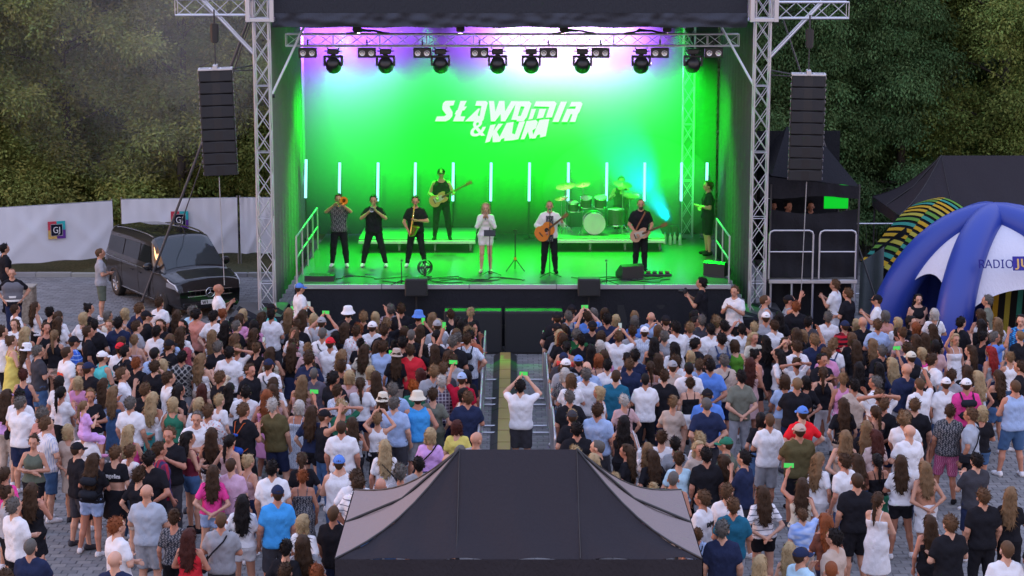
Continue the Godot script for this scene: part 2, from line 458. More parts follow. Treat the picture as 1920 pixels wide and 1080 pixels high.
func stance(k: int) -> Array:
	match k:
		1: return [Vector3(-0.11, 0.5, -0.05), Vector3(-0.16, 0.085, 0.0), Vector3(0.1, 0.5, 0.0), Vector3(0.09, 0.085, 0.03)]
		2: return [Vector3(-0.12, 0.5, 0.0), Vector3(-0.17, 0.085, 0.05), Vector3(0.14, 0.5, -0.06), Vector3(0.2, 0.085, -0.05)]
	return stand()
func torso(fem: bool, g: float) -> Array:
	if fem:
		return [[Vector3(-0.075, 1.3, 0.0), Vector3(0.075, 1.3, 0.0), 0.105 + g, 0.105 + g, 0.05], [Vector3(-0.055, 1.12, 0.0), Vector3(0.055, 1.12, 0.0), 0.1 + g, 0.1 + g, 0.08], [Vector3(-0.085, 0.94, 0.01), Vector3(0.085, 0.94, 0.01), 0.115 + g, 0.115 + g, 0.08],
			[Vector3(-0.07, 1.26, -0.06), Vector3(0.07, 1.26, -0.06), 0.065 + g, 0.065 + g, 0.03], [Vector3(-0.13, 1.415, 0.0), Vector3(0.13, 1.415, 0.0), 0.05 + g, 0.05 + g, 0.05]]
	return [[Vector3(-0.09, 1.3, 0.0), Vector3(0.09, 1.3, 0.0), 0.116 + g, 0.116 + g, 0.05], [Vector3(-0.068, 1.12, -0.005), Vector3(0.068, 1.12, -0.005), 0.112 + g, 0.112 + g, 0.09], [Vector3(-0.072, 0.95, 0.0), Vector3(0.072, 0.95, 0.0), 0.114 + g, 0.114 + g, 0.08],
		[Vector3(-0.05, 1.45, 0.005), Vector3(-0.15, 1.405, 0.0), 0.055 + g, 0.05 + g, 0.05], [Vector3(0.05, 1.45, 0.005), Vector3(0.15, 1.405, 0.0), 0.055 + g, 0.05 + g, 0.05]]
func shoulder(fem: bool, s: float) -> Vector3:
	return Vector3((0.152 if fem else 0.176) * s, 1.4, 0.0)
func legs_prims(lg: Array, g: float, fem: bool) -> Array:
	var out := []
	for s in 2:
		var sx := -0.09 if s == 0 else 0.09
		var kn: Vector3 = lg[s * 2]; var an: Vector3 = lg[s * 2 + 1]
		out.append([Vector3(sx, 0.9, 0.0), kn, 0.09 + g, 0.06 + g, 0.04])
		out.append([kn, kn.lerp(an, 0.35) + Vector3(0, 0, 0.015), 0.056 + g, 0.055 + g, 0.03])
		out.append([kn.lerp(an, 0.35) + Vector3(0, 0, 0.015), an, 0.055 + g, 0.036 + g, 0.03])
	return out
func hand(o: MB, wrist: Vector3, dir: Vector3, side: Vector3, curl: float) -> void:
	var d := dir.normalized()
	var s := (side - d * side.dot(d)).normalized()
	var p := d.cross(s)
	o.tube([wrist - d * 0.03, wrist + d * 0.02, wrist + d * 0.06, wrist + d * 0.09], [0.026, 0.034, 0.038, 0.03], 7)
	for k in 4:
		var b := wrist + d * 0.08 + s * (k - 1.5) * 0.02
		var l: float = [0.065, 0.078, 0.072, 0.055][k]
		var d1 := (d + p * curl * 0.5).normalized()
		var d2 := (d + p * curl * 1.4).normalized()
		o.tube([b, b + d1 * l * 0.55, b + d1 * l * 0.55 + d2 * l * 0.5], [0.0105, 0.0095, 0.007], 5)
	var tb := wrist + d * 0.02 + s * 0.03
	o.tube([tb, tb + (d + s).normalized() * 0.04, tb + (d * 1.3 + s * 0.6).normalized() * 0.075], [0.013, 0.011, 0.008], 5)
func head_mb() -> MB:
	if meshes.has("head"): return meshes["head"]
	var c := [[Vector3(0, 1.672, -0.015), Vector3(0, 1.665, 0.025), 0.09, 0.088, 0.02], [Vector3(0, 1.62, -0.04), Vector3(0, 1.572, -0.055), 0.072, 0.046, 0.04], [Vector3(0, 1.625, -0.105), Vector3(0, 1.605, -0.122), 0.012, 0.016, 0.02],
		[Vector3(-0.098, 1.625, 0.0), Vector3(-0.1, 1.6, 0.005), 0.02, 0.014, 0.015], [Vector3(0.098, 1.625, 0.0), Vector3(0.1, 1.6, 0.005), 0.02, 0.014, 0.015], [Vector3(0, 1.66, -0.1), Vector3(0, 1.66, -0.1), 0.02, 0.02, 0.04], [Vector3(0, 1.47, 0.01), Vector3(0, 1.6, 0.01), 0.06, 0.058, 0.03],
		[Vector3(-0.025, 1.582, -0.1), Vector3(0.025, 1.582, -0.1), 0.012, 0.012, 0.02]]
	var m := sdf(c, [[Vector3(-0.034, 1.634, -0.118), 0.018, 0], [Vector3(0.034, 1.634, -0.118), 0.018, 0]], 0.013)
	for k in m.v.size(): m.v[k].x *= 0.87
	meshes["head"] = m
	return m
func body_mesh(fem: bool, arms: Array, lg: Array, key: String) -> ArrayMesh:
	if meshes.has("body" + key): return meshes["body" + key]
	var p := torso(fem, 0.0)
	p.append([Vector3(0, 1.4, 0.012), Vector3(0, 1.56, 0.005), 0.062, 0.052, 0.05])
	for s in 2:
		var sd := -1.0 if s == 0 else 1.0
		var el: Vector3 = arms[s * 2]; var wr: Vector3 = arms[s * 2 + 1]
		var r := 0.86 if fem else 1.0
		p.append([shoulder(fem, sd), el, 0.056 * r, 0.042 * r, 0.04])
		p.append([el, el.lerp(wr, 0.3), 0.041 * r, 0.042 * r, 0.02])
		p.append([el.lerp(wr, 0.3), wr, 0.042 * r, 0.027 * r, 0.02])
	p.append_array(legs_prims(lg, 0.0, fem))
	var o := sdf(p, [], 0.027)
	for s in 2:
		var wr: Vector3 = arms[s * 2 + 1]
		hand(o, wr, wr - arms[s * 2], Vector3(0, 0.3, -1) if absf((wr - arms[s * 2]).normalized().z) < 0.7 else Vector3(0, 1, 0), 0.6)
	o.add(head_mb())
	for s in 2:   # bare foot inside the shoe
		var an: Vector3 = lg[s * 2 + 1]
		o.tube([an + Vector3(0, 0.02, 0.0), an + Vector3(0, -0.03, -0.02), an + Vector3(0, -0.055, -0.1)], [0.034, 0.036, 0.025], 7)
	var m := o.mesh()
	meshes["body" + key] = m
	return m
func shoe_mb(wide := 1.0) -> ArrayMesh:
	if meshes.has("shoe"): return meshes["shoe"]
	var o := sdf([[Vector3(0, 0.048, 0.045), Vector3(0, 0.042, -0.1), 0.044, 0.042, 0.02], [Vector3(0, 0.042, -0.1), Vector3(0, 0.036, -0.16), 0.042, 0.034, 0.02], [Vector3(0, 0.085, 0.035), Vector3(0, 0.06, -0.03), 0.042, 0.038, 0.02]], [[Vector3(0, -1, 0), -0.004], [Vector3(0, 1, 0), 0.105]], 0.02)
	meshes["shoe"] = o.mesh()
	return meshes["shoe"]
func top_mesh(kind: String, fem: bool, arms: Array, key: String) -> ArrayMesh:
	if "L" in key and key.length() < 10: key = key.get_slice("L", 0)
	var k := "top %s %s" % [kind, key if kind in ["t", "d", "x", "J"] else str(fem)]
	if meshes.has(k): return meshes[k]
	var g := 0.013 if fem else 0.017
	var p := torso(fem, g)
	var cuts := []
	var hem := 0.86 if not fem else 0.93
	if kind in ["t", "x", "J"]:
		for s in 2:
			var a := shoulder(fem, -1.0 if s == 0 else 1.0)
			var el: Vector3 = arms[s * 2]
			var r := 0.86 if fem else 1.0
			var wr: Vector3 = arms[s * 2 + 1]
			if kind == "J":
				p.append([a, el, 0.07 * r, 0.06 * r, 0.04]); p.append([el, el.lerp(wr, 0.93), 0.06 * r, 0.045 * r, 0.03])
			else:
				p.append([a, a.lerp(el, 0.62), 0.064 * r, 0.066 * r, 0.04])
		cuts.append([Vector3(0, 1.555, -0.025), 0.092, 0])
		if kind == "x": hem = 1.17
	elif kind == "k":
		for s in [-1.0, 1.0]: cuts.append([Vector3(s * (0.225 if not fem else 0.195), 1.43, 0), 0.092, 0])
		cuts.append([Vector3(0, 1.525, -0.02), 0.118, 0])
	elif kind == "c" or kind == "d":
		cuts.append([Vector3(0, 1, 0), 1.34])
		if kind == "c": hem = 1.0
	if kind == "d":
		p.append([Vector3(0, 0.98, 0.0), Vector3(0, 0.42, 0.0), 0.16, 0.26, 0.08])
		hem = 0.5
	else:
		p.append([Vector3(-0.07, 0.9, 0.0), Vector3(0.07, 0.9, 0.0), 0.13 + g * 0.6, 0.13 + g * 0.6, 0.05])
	cuts.append([Vector3(0, -1, 0), -hem])
	var o := sdf(p, cuts, 0.025, 0.006)
	if kind == "c" or kind == "d":
		for s in [-1.0, 1.0]:
			o.tube([Vector3(s * 0.075, 1.31, -0.125), Vector3(s * 0.085, 1.42, -0.08), Vector3(s * 0.085, 1.475, 0.0), Vector3(s * 0.08, 1.42, 0.075), Vector3(s * 0.07, 1.32, 0.112)], 0.008, 5)
	meshes[k] = o.mesh()
	return meshes[k]
func bottom_mesh(kind: String, fem: bool, lg: Array, lkey: String) -> ArrayMesh:
	var k := "bot %s %s %s" % [kind, fem, lkey]
	if meshes.has(k): return meshes[k]
	var p := []
	if fem: p.append([Vector3(-0.085, 0.95, 0.01), Vector3(0.085, 0.95, 0.01), 0.127, 0.127, 0.05])
	else: p.append([Vector3(-0.08, 0.95, 0.0), Vector3(0.08, 0.95, 0.0), 0.13, 0.13, 0.05])
	var low := 0.06
	if kind == "k":
		p.append([Vector3(0, 0.96, 0.0), Vector3(0, 0.5, 0.0), 0.15, 0.225, 0.06]); low = 0.56
	else:
		p.append_array(legs_prims(lg, 0.028 if kind == "h" else 0.018, fem))
		low = 0.5 if kind == "h" else (0.7 if kind == "j" else 0.075)
	var o := sdf(p, [[Vector3(0, -1, 0), -low], [Vector3(0, 1, 0), 1.04]], 0.027, 0.006)
	meshes[k] = o.mesh()
	return meshes[k]
func hair_mesh(s: String) -> ArrayMesh:
	if meshes.has("hair" + s): return meshes["hair" + s]
	var g: float = {"z": 0.004, "s": 0.014, "c": 0.032, "l": 0.016, "p": 0.012, "n": 0.012, "o": 0.022}.get(s, 0.01)
	var p := [[Vector3(0, 1.674, -0.015), Vector3(0, 1.665, 0.025), 0.09 + g, 0.09 + g, 0.02], [Vector3(0, 1.62, 0.035), Vector3(0, 1.6, 0.04), 0.07 + g * 0.5, 0.055 + g * 0.5, 0.03]]
	# the face stays free: a wedge in front is taken away
	var cuts := [[Vector3(0, 0, -1), 0.05, Vector3(0, -1, -0.25), -1.72], [Vector3(0, 0, -1), 0.005, Vector3(0, -1, 0.0), -1.655]]
	var w := 0.0
	match s:
		"s": w = 0.006
		"c": w = 0.022
		"l":
			for x in [-0.055, 0.0, 0.055]:
				p.append([Vector3(x, 1.66, 0.06), Vector3(x * 1.35, 1.42, 0.1), 0.06, 0.058, 0.03])
				p.append([Vector3(x * 1.35, 1.42, 0.1), Vector3(x * 1.2, 1.16 + absf(x) * 0.9, 0.135), 0.058, 0.03, 0.03])
			w = 0.008
		"p":
			p.append([Vector3(0, 1.69, 0.11), Vector3(0, 1.66, 0.14), 0.025, 0.03, 0.015])
			p.append([Vector3(0, 1.66, 0.14), Vector3(0.01, 1.45, 0.15), 0.034, 0.035, 0.02])
			p.append([Vector3(0.01, 1.45, 0.15), Vector3(0.015, 1.26, 0.14), 0.035, 0.012, 0.02])
		"n":
			p.append([Vector3(0, 1.735, 0.085), Vector3(0, 1.745, 0.09), 0.045, 0.045, 0.015])
			w = 0.006
		"o":
			for x in [-0.07, 0.0, 0.07]:
				p.append([Vector3(x, 1.65, 0.045 - absf(x) * 0.5), Vector3(x * 1.1, 1.53, 0.06 - absf(x) * 0.7), 0.052, 0.045, 0.03])
			w = 0.007
	var o := sdf(p, cuts, 0.016, w)
	for k in o.v.size(): o.v[k].x *= 0.88 if s != "l" else 0.92
	if s != "z":   # loose tufts break the outline
		rng.seed = 71 + s.unicode_at(0)
		var nv := o.v.size()
		var down: float = {"s": 0.2, "c": 0.0, "l": 1.6, "p": 0.9, "n": 0.5, "o": 1.3}.get(s, 0.5)
		for k in (260 if s in ["l", "c"] else 170):
			var q := rng.randi() % nv
			var pp := o.v[q]; var nn := o.n[q]
			if nn.z < -0.5: continue
			var d := (nn + Vector3(rng.randfn() * 0.5, -down + rng.randfn() * 0.4, rng.randfn() * 0.5)).normalized()
			var l := rng.randf_range(0.02, 0.045) if s != "l" else rng.randf_range(0.03, 0.09)
			o.tube([pp - nn * 0.008, pp + d * l], [rng.randf_range(0.006, 0.012), 0.001], 3, false)
	meshes["hair" + s] = o.mesh()
	return meshes["hair" + s]
func hat_mesh(s: String) -> ArrayMesh:
	if meshes.has("hat" + s): return meshes["hat" + s]
	var o := mb()
	if s == "u":
		o.lathe([Vector2(0.0, 0.115), Vector2(0.075, 0.112), Vector2(0.092, 0.1), Vector2(0.106, 0.03), Vector2(0.112, 0.012), Vector2(0.155, -0.035), Vector2(0.157, -0.04), Vector2(0.108, 0.0), Vector2(0.1, 0.03)], 18, Transform3D(Basis().scaled(Vector3(0.95, 1, 1.05)), Vector3(0, 1.685, 0.005)))
	else:
		o.ell(V0, Vector3(0.093, 0.105, 0.113), 18, 8, T(Vector3(0, 1.665, 0.005), 0, -6), 0.02)
		o.lathe([Vector2(0.097, -0.004), Vector2(0.1, 0.0), Vector2(0.1, 0.02), Vector2(0.096, 0.028)], 18, Transform3D(Basis().scaled(Vector3(0.95, 1, 1.15)), Vector3(0, 1.668, 0.005)))
		o.sheet(10, 4, func(a, b):
			var th: float = lerpf(-1.15, 1.15, a)
			var r: float = lerpf(0.0, 0.085, b)
			return Vector3(sin(th) * (0.094 + r * 0.1) , 1.67 - 0.02 * b - 0.016 * (1.0 - cos(th * 1.2)), 0.005 - cos(th) * 0.108 - r * pow(cos(th * 1.2), 0.6 if cos(th * 1.2) > 0.0 else 1.0)), false, 0.006)
		o.ell(Vector3(0, 1.772, 0.0), Vector3(0.009, 0.006, 0.009), 8, 4)
	meshes["hat" + s] = o.mesh()
	return meshes["hat" + s]
func face_mesh() -> ArrayMesh:
	if meshes.has("face"): return meshes["face"]
	var o := mb()
	for s in [-1.0, 1.0]:
		o.ell(Vector3(s * 0.03, 1.634, -0.101), Vector3(0.012, 0.007, 0.006), 8, 5)
		o.tube([Vector3(s * 0.014, 1.655, -0.113), Vector3(s * 0.032, 1.661, -0.11), Vector3(s * 0.05, 1.652, -0.096)], 0.004, 5)
	meshes["face"] = o.mesh()
	return meshes["face"]
func mouth_mesh() -> ArrayMesh:
	if meshes.has("mouth"): return meshes["mouth"]
	var o := mb()
	o.tube([Vector3(-0.022, 1.58, -0.105), Vector3(0, 1.58, -0.113), Vector3(0.022, 1.58, -0.105)], [0.003, 0.006, 0.003], 5)
	meshes["mouth"] = o.mesh()
	return meshes["mouth"]

# d: fem, arms, legs, key, lkey, style, hair, top [kind, fabric], bot [kind, fabric], skin, shoe; the parts go under the node given
func dress_up(o: Node3D, d: Dictionary, x := Transform3D()) -> void:
	part(o, "body", body_mesh(d.fem, d.arms, d.legs, d.key), skin(d.skin), x)
	var hc: Array = HAIR.get(d.hair, HAIR["db"])
	if d.style in ["k", "u"]:
		part(o, "hair", hair_mesh("l" if d.fem else "z"), hair_mat(HAIR["db"]), x)
		var c: Array = DYE.get(d.hair, [0.5, 0.5, 0.5])
		part(o, "cap" if d.style == "k" else "bucket_hat", hat_mesh(d.style), cloth(c[0], c[1], c[2]), x)
	elif d.style != "b":
		part(o, "hair", hair_mesh(d.style), hair_mat(hc), x)
	part(o, "top" if d.top[0] != "d" else "dress", top_mesh(d.top[0], d.fem, d.arms, d.key), d.top[1] if d.top[1] is Material else fabric(d.top[1]), x)
	if d.top[0] != "d":
		part(o, {"h": "shorts", "j": "shorts", "r": "trousers", "k": "skirt"}[d.bot[0]], bottom_mesh(d.bot[0], d.fem, d.legs, d.lkey), d.bot[1] if d.bot[1] is Material else fabric(d.bot[1]), x)
	if d.get("face", false):
		part(o, "eyes", face_mesh(), mat(0.02, 0.014, 0.012, 0.3), x)
		part(o, "mouth", mouth_mesh(), mat(0.3, 0.09, 0.08, 0.5), x)
	if d.get("shoes", true):
		for s in 2:
			var an: Vector3 = d.legs[s * 2 + 1]
			part(o, "shoe", shoe_mb(), fabric(d.shoe), x * T(an + Vector3(0, -0.085, 0), 12.0 if s == 0 else -12.0))

func phone(pos: Vector3, ry: float, lit: int, label: String) -> void:
	var o := thing("phone", label, "phone", pos, ry, "phones held up by the crowd")
	var b := mb()
	b.bbox(Vector3(0.078, 0.16, 0.009), 0.004)
	var flat := T(V0, 0, 0, 90 if lit % 2 else 0)
	part(o, "case", b, mat(0.02, 0.02, 0.025, 0.4), flat)
	var s := mb()
	s.box(Vector3(0.07, 0.148, 0.002), T(Vector3(0, 0, 0.0055)))
	part(o, "screen", s, glow(0.1, 0.85, 0.15, 0.8) if lit != 2 else glow(0.6, 0.7, 0.75, 0.7), flat)

func crowd() -> void:
	var rows := []
	var near_words := [[Vector3(-8.5, 0, -1.5), "near the van"], [Vector3(0, 0, 1.8), "by the middle subwoofers"], [Vector3(4, 0, 1.5), "below the guitarist"], [Vector3(-4, 0, 1.5), "below the brass players"], [Vector3(10.5, 0, 0.5), "near the blue tent"], [Vector3(1.6, 0, 8), "right of aisle barrier"], [Vector3(-1.2, 0, 8), "left of aisle barrier"],
		[Vector3(-2.8, 0, 12.5), "at the front canopy's left corner"], [Vector3(3.0, 0, 12.5), "at the front canopy's right corner"], [Vector3(-8.5, 0, 4), "behind the concrete pillar side"], [Vector3(8.5, 0, 5), "facing the wing platform"], [Vector3(-6, 0, 9), "amid the brass-side crowd"], [Vector3(6.5, 0, 10), "amid the wing-side crowd"], [Vector3(-5.5, 0, 15), "in the loose rear rows"], [Vector3(6, 0, 15), "in the loose rear rows"]]
	var line_no := 0
	for line in CROWD.split("\n", false):
		var t := line.split(" ", false)
		line_no += 1
		rng.seed = 1000 + line_no * 7919
		var fem := t[2] == "f"
		var hair := t[5].split(".")
		var size := (0.925 if fem else 0.985) * rng.randf_range(0.965, 1.04)
		if t[2] == "q": size = 0.76
		var tall := (1.772 + (0.02 if hair[0] in ["k", "u", "n", "c"] else 0.0)) * size
		var p := at_y(float(t[0]), float(t[1]), tall)
		rows.append({"t": t, "p": Vector3(p.x, 0, p.z), "size": size, "fem": fem, "hair": hair, "n": line_no, "pv": float(t[1])})
	# nobody stands inside a neighbour
	for it in 14:
		for a in rows.size():
			for b in range(a + 1, rows.size()):
				var d: Vector3 = rows[b].p - rows[a].p
				if absf(d.z) > 0.45 or absf(d.x) > 0.45: continue
				var l := d.length()
				if l < 0.43:
					if l < 0.01: d = Vector3(0.1, 0, 0.2); l = d.length()
					var push := d / l * (0.43 - l) * 0.5
					push.z *= 1.5
					rows[a].p -= push; rows[b].p += push
	for r in rows:
		if r.p.z < 1.45 and absf(r.p.x) < 6.0 and r.pv > 560.0: r.p.z = 1.45 + 0.1 * fmod(r.n * 0.37, 1.0)
	for r in rows:
		if r.p.z > 3.0 and r.p.z < 14.0 and r.p.x < 0.98 and r.p.x > -0.86 and not (r.t[7 if r.t.size() > 7 else 6] == "h.ch" and r.t[4] == "3"): r.p.x = 0.98 if r.p.x > 0.1 else -0.86
	rows.sort_custom(func(a, b): return a.p.z > b.p.z)
	# words for the labels
	var used := {}
	for r in rows:
		var t: PackedStringArray = r.t
		var top: PackedStringArray = t[6].split(".")
		var bits := []
		var tw: String = "%s %s" % [DYE_WORD.get(top[1], "plain"), TOP_WORD[top[0]]]
		var hw: String = STYLE_WORD[r.hair[0]]
		if "%s" in hw: hw = hw % (DYE_WORD.get(r.hair[1], "dark") if r.hair[0] in ["k", "u"] else HAIR_WORD.get(r.hair[1], "brown"))
		var pw: String = POSE_WORD[int(t[4])]
		var who := "child" if t[2] == "q" else "person"
		r.short = "%s and %s" % [tw, hw]
		r.label = "%s in %s with %s" % [who, tw, hw]
		if t.size() > 7 and t[7] != "-":
			var bt := t[7].split(".")
			r.label = "%s in %s and %s %s with %s" % [who, tw, DYE_WORD.get(bt[1], "dark"), BOT_WORD[bt[0]], hw]
		if "bp" in t: r.label += ", wearing a backpack"
		elif "tb" in t: r.label += ", with a tote bag"
		elif "st" in t: r.label += ", with a bag strap"
		if pw: r.label += ", " + pw
		elif absf(float(t[3])) > 100.0: r.label += ", turned from the stage"
	var count := {}
	for r in rows: count[r.label] = count.get(r.label, 0) + 1
	for r in rows:
		if count[r.label] > 1 or r.label.split(" ").size() > 16:
			var best := 1e9
			var w := ""
			for a in near_words:
				var dd: float = r.p.distance_to(a[0])
				if dd < best: best = dd; w = a[1]
			if r.label.split(" ").size() > 11: r.label = r.label.get_slice(",", 0)
			if (r.label + " " + w).split(" ").size() <= 16: r.label += ", " + w
	count.clear()
	for r in rows: count[r.label] = count.get(r.label, 0) + 1
	for r in rows:
		if count[r.label] > 1:
			var best := 1e9
			var w := ""
			for a in rows:
				if a == r or a.short == r.short: continue
				var dd: float = r.p.distance_to(a.p)
				if dd < best: best = dd; w = a.short
			var base: String = r.label.get_slice(",", 0)
			for tail in [w, w.get_slice(" and ", 0), w.get_slice(" ", 0) + " top"]:
				if (base + " beside " + tail).split(" ").size() <= 16:
					r.label = base + " beside " + tail
					break
	var k := 0
	var mass: Node3D
	for r in rows:
		var t: PackedStringArray = r.t
		rng.seed = 500 + r.n * 101
		var top: PackedStringArray = t[6].split(".")
		var fem: bool = r.fem
		var pose := int(t[4])
		var yaw := float(t[3])
		if yaw == 0.0: yaw = clampf(rng.randfn(0.0, 9.0), -20, 20) - r.p.x * 1.6
		var bot := ["h", ["nv", "ch", "be", "gy", "dn", "bk"][rng.randi() % 6]]
		if fem: bot = [["j", "r", "k", "r", "j"][rng.randi() % 5], ["dn", "bk", "wh", "be", "nv"][rng.randi() % 5]]
		elif rng.randf() < 0.25: bot[0] = "r"
		if t.size() > 7 and t[7] != "-": bot = Array(t[7].split("."))
		if pose == 0 and not top[1] in ["jy", "ej", "ag"]: pose = [0, 0, 1, 9, 7, 8, 5, 9, 0, 1][rng.randi() % 10]
		var lk := rng.randi() % 3
		var d := {"fem": fem, "arms": arm_pose(pose), "legs": stance(lk), "key": "%s%d" % [fem, pose] + ("" if lk == 0 else "L%d" % lk), "lkey": "s" if lk == 0 else "L%d" % lk, "style": r.hair[0], "hair": r.hair[1] if r.hair.size() > 1 else "db", "top": [top[0], top[1]], "bot": bot, "skin": rng.randi() % 4, "shoe": ["wh", "bk", "wh", "ch"][rng.randi() % 4], "face": absf(yaw) > 40.0}
		d.shoes = r.p.z > 8.0
		var wide := rng.randf_range(0.92, 1.1) if not fem else rng.randf_range(0.92, 1.05)
		var o: Node3D
		var x := Transform3D()
		var w := Transform3D(Basis.from_euler(Vector3(0, deg_to_rad(-yaw), 0)) * Basis.from_scale(Vector3(r.size * wide, r.size, r.size * wide)), r.p)
		w.basis = w.basis * Basis.from_euler(Vector3(rng.randfn() * 0.025, 0, rng.randfn() * 0.028))
		if (pose in [2, 7, 9] or lk > 0) and r.n % 2 and not top[1] in ["jy", "ej", "ag"]: w.basis = w.basis * Basis.from_scale(Vector3(-1, 1, 1))
		if k < 312:
			o = thing("person", r.label, "person", r.p, 0, "concert crowd")
			o.transform = w
		else:
			if mass == null:
				mass = thing("crowd", "packed front rows of people before the stage", "crowd")
				mass.set_meta("kind", "stuff")
			o = mass
			x = w
		dress_up(o, d, x)
		k += 1
		# things carried
		if top[1] == "jy": shirt_text(o, x, "99", 0.2, mat(0.75, 0.06, 0.02), 1.2)
		elif top[1] == "ej": shirt_text(o, x, "Enjoy", 0.085, mat(0.02, 0.02, 0.02), 1.29)
		elif top[1] == "ag": shirt_text(o, x, "Angeles", 0.085, mat(0.7, 0.7, 0.7), 1.28)
		if "ph" in t:
			var wl: Vector3 = w * (d.arms[1] + (d.arms[1] - d.arms[0]).normalized() * 0.1)
			var wr: Vector3 = w * (d.arms[3] + (d.arms[3] - d.arms[2]).normalized() * 0.1)
			var at := (wl + wr) * 0.5 if pose in [1, 3, 5] else wr
			phone(at + Vector3(0, 0.04, 0) - w.basis.z.normalized() * 0.02, -yaw, r.n % 3, ("phone held by %s in %s" % ["person", r.short]).replace(" and ", " with "))
		if "bp" in t: backpack(w, r.n, "backpack worn over %s" % (DYE_WORD.get(top[1], "plain") + " " + TOP_WORD[top[0]] + " by person with " + (STYLE_WORD[r.hair[0]].replace("%s", HAIR_WORD.get(r.hair[1], DYE_WORD.get(r.hair[1], "dark"))))))
		if "db" in t: drawstring(w)
		if "tb" in t or "st" in t: shoulder_bag(w, "tb" in t, r.n, fem, "carried by person in %s" % r.short)
func shirt_text(o: Node3D, x: Transform3D, s: String, size: float, m: Material, y: float) -> void:
	var t := TextMesh.new()
	t.text = s
	var f := SystemFont.new()
	f.font_names = PackedStringArray(["Droid Serif" if s != "99" else "Droid Sans"])
	f.font_weight = 700
	t.font = f
	t.font_size = 32
	t.pixel_size = size / 32.0
	t.depth = 0.012
	part(o, "print", t, m, x * T(Vector3(0, y, 0.148 if s == "99" else 0.139)))
func backpack(w: Transform3D, n: int, label: String) -> void:
	var o := thing("backpack", label, "backpack", V0, 0, "backpacks")
	o.transform = w
	var m := cloth(0.02, 0.022, 0.028) if n % 3 else cloth(0.03, 0.05, 0.12)
	var b := sdf([[Vector3(-0.07, 1.33, 0.2), Vector3(0.07, 1.33, 0.2), 0.075, 0.075, 0.03], [Vector3(-0.085, 1.1, 0.2), Vector3(0.085, 1.1, 0.2), 0.08, 0.08, 0.06], [Vector3(-0.06, 1.1, 0.25), Vector3(0.06, 1.1, 0.25), 0.06, 0.06, 0.02]], [], 0.03)
	part(o, "bag", b, m)
	for s in [-1.0, 1.0]:
		var t := mb()
		t.tube([Vector3(s * 0.1, 1.38, 0.17), Vector3(s * 0.11, 1.5, 0.02), Vector3(s * 0.12, 1.42, -0.1), Vector3(s * 0.14, 1.25, -0.15), Vector3(s * 0.16, 1.1, 0.02), Vector3(s * 0.11, 1.06, 0.18)], 0.016, 6)
		part(o, "strap", t, m)
func drawstring(w: Transform3D) -> void:
	var o := thing("drawstring_bag", "blue and orange drawstring bag on a black t-shirt", "bag")
	o.transform = w
	part(o, "sack", sdf([[Vector3(-0.03, 1.26, 0.19), Vector3(0.03, 1.26, 0.19), 0.03, 0.03, 0.05], [Vector3(-0.09, 1.0, 0.18), Vector3(0.09, 1.0, 0.18), 0.06, 0.06, 0.1]], [], 0.025), cloth(0.03, 0.09, 0.4))
	for s in [-1.0, 1.0]:
		var t := mb()
		t.tube([Vector3(s * 0.03, 1.28, 0.19), Vector3(s * 0.1, 1.45, 0.1), Vector3(s * 0.13, 1.47, -0.02), Vector3(s * 0.15, 1.3, -0.14), Vector3(s * 0.17, 1.05, 0.05), Vector3(s * 0.12, 0.97, 0.17)], 0.006, 5)
		part(o, "cord", t, cloth(0.6, 0.12, 0.03))
	var f := mb()
	f.bbox(Vector3(0.08, 0.13, 0.01), 0.004, T(Vector3(-0.01, 1.08, 0.247), 0, -14))
	part(o, "print", f, cloth(0.75, 0.14, 0.05))
func shoulder_bag(w: Transform3D, tote: bool, n: int, fem: bool, where: String) -> void:
	var o := thing("tote_bag" if tote else "crossbody_bag", ("white tote bag " if tote else "crossbody bag ") + where, "bag", V0, 0, "shoulder bags")
	o.transform = w
	var m := cloth(0.6, 0.6, 0.62) if tote else cloth(0.02, 0.02, 0.025)
	var b := mb()
	if tote: b.bbox(Vector3(0.07, 0.36, 0.32), 0.03, T(Vector3(-0.27, 1.02, 0.05)))
	else: b.bbox(Vector3(0.09, 0.17, 0.24), 0.03, T(Vector3(-0.25, 0.95, 0.0)))
	part(o, "bag", b, m)
	var t := mb()
	if tote: t.tube([Vector3(-0.27, 1.18, 0.12), Vector3(-0.2, 1.4, 0.08), Vector3(-0.15, 1.5, 0.0), Vector3(-0.2, 1.4, -0.1), Vector3(-0.27, 1.18, -0.05)], 0.012, 6)
	else: t.tube([Vector3(-0.25, 1.02, 0.1), Vector3(-0.12, 1.2, 0.155), Vector3(0.05, 1.38, 0.15), Vector3(0.12, 1.495, 0.01), Vector3(0.06, 1.38, -0.15), Vector3(-0.1, 1.2, -0.17), Vector3(-0.25, 1.02, -0.1)], 0.013, 6)
	part(o, "strap", t, m)
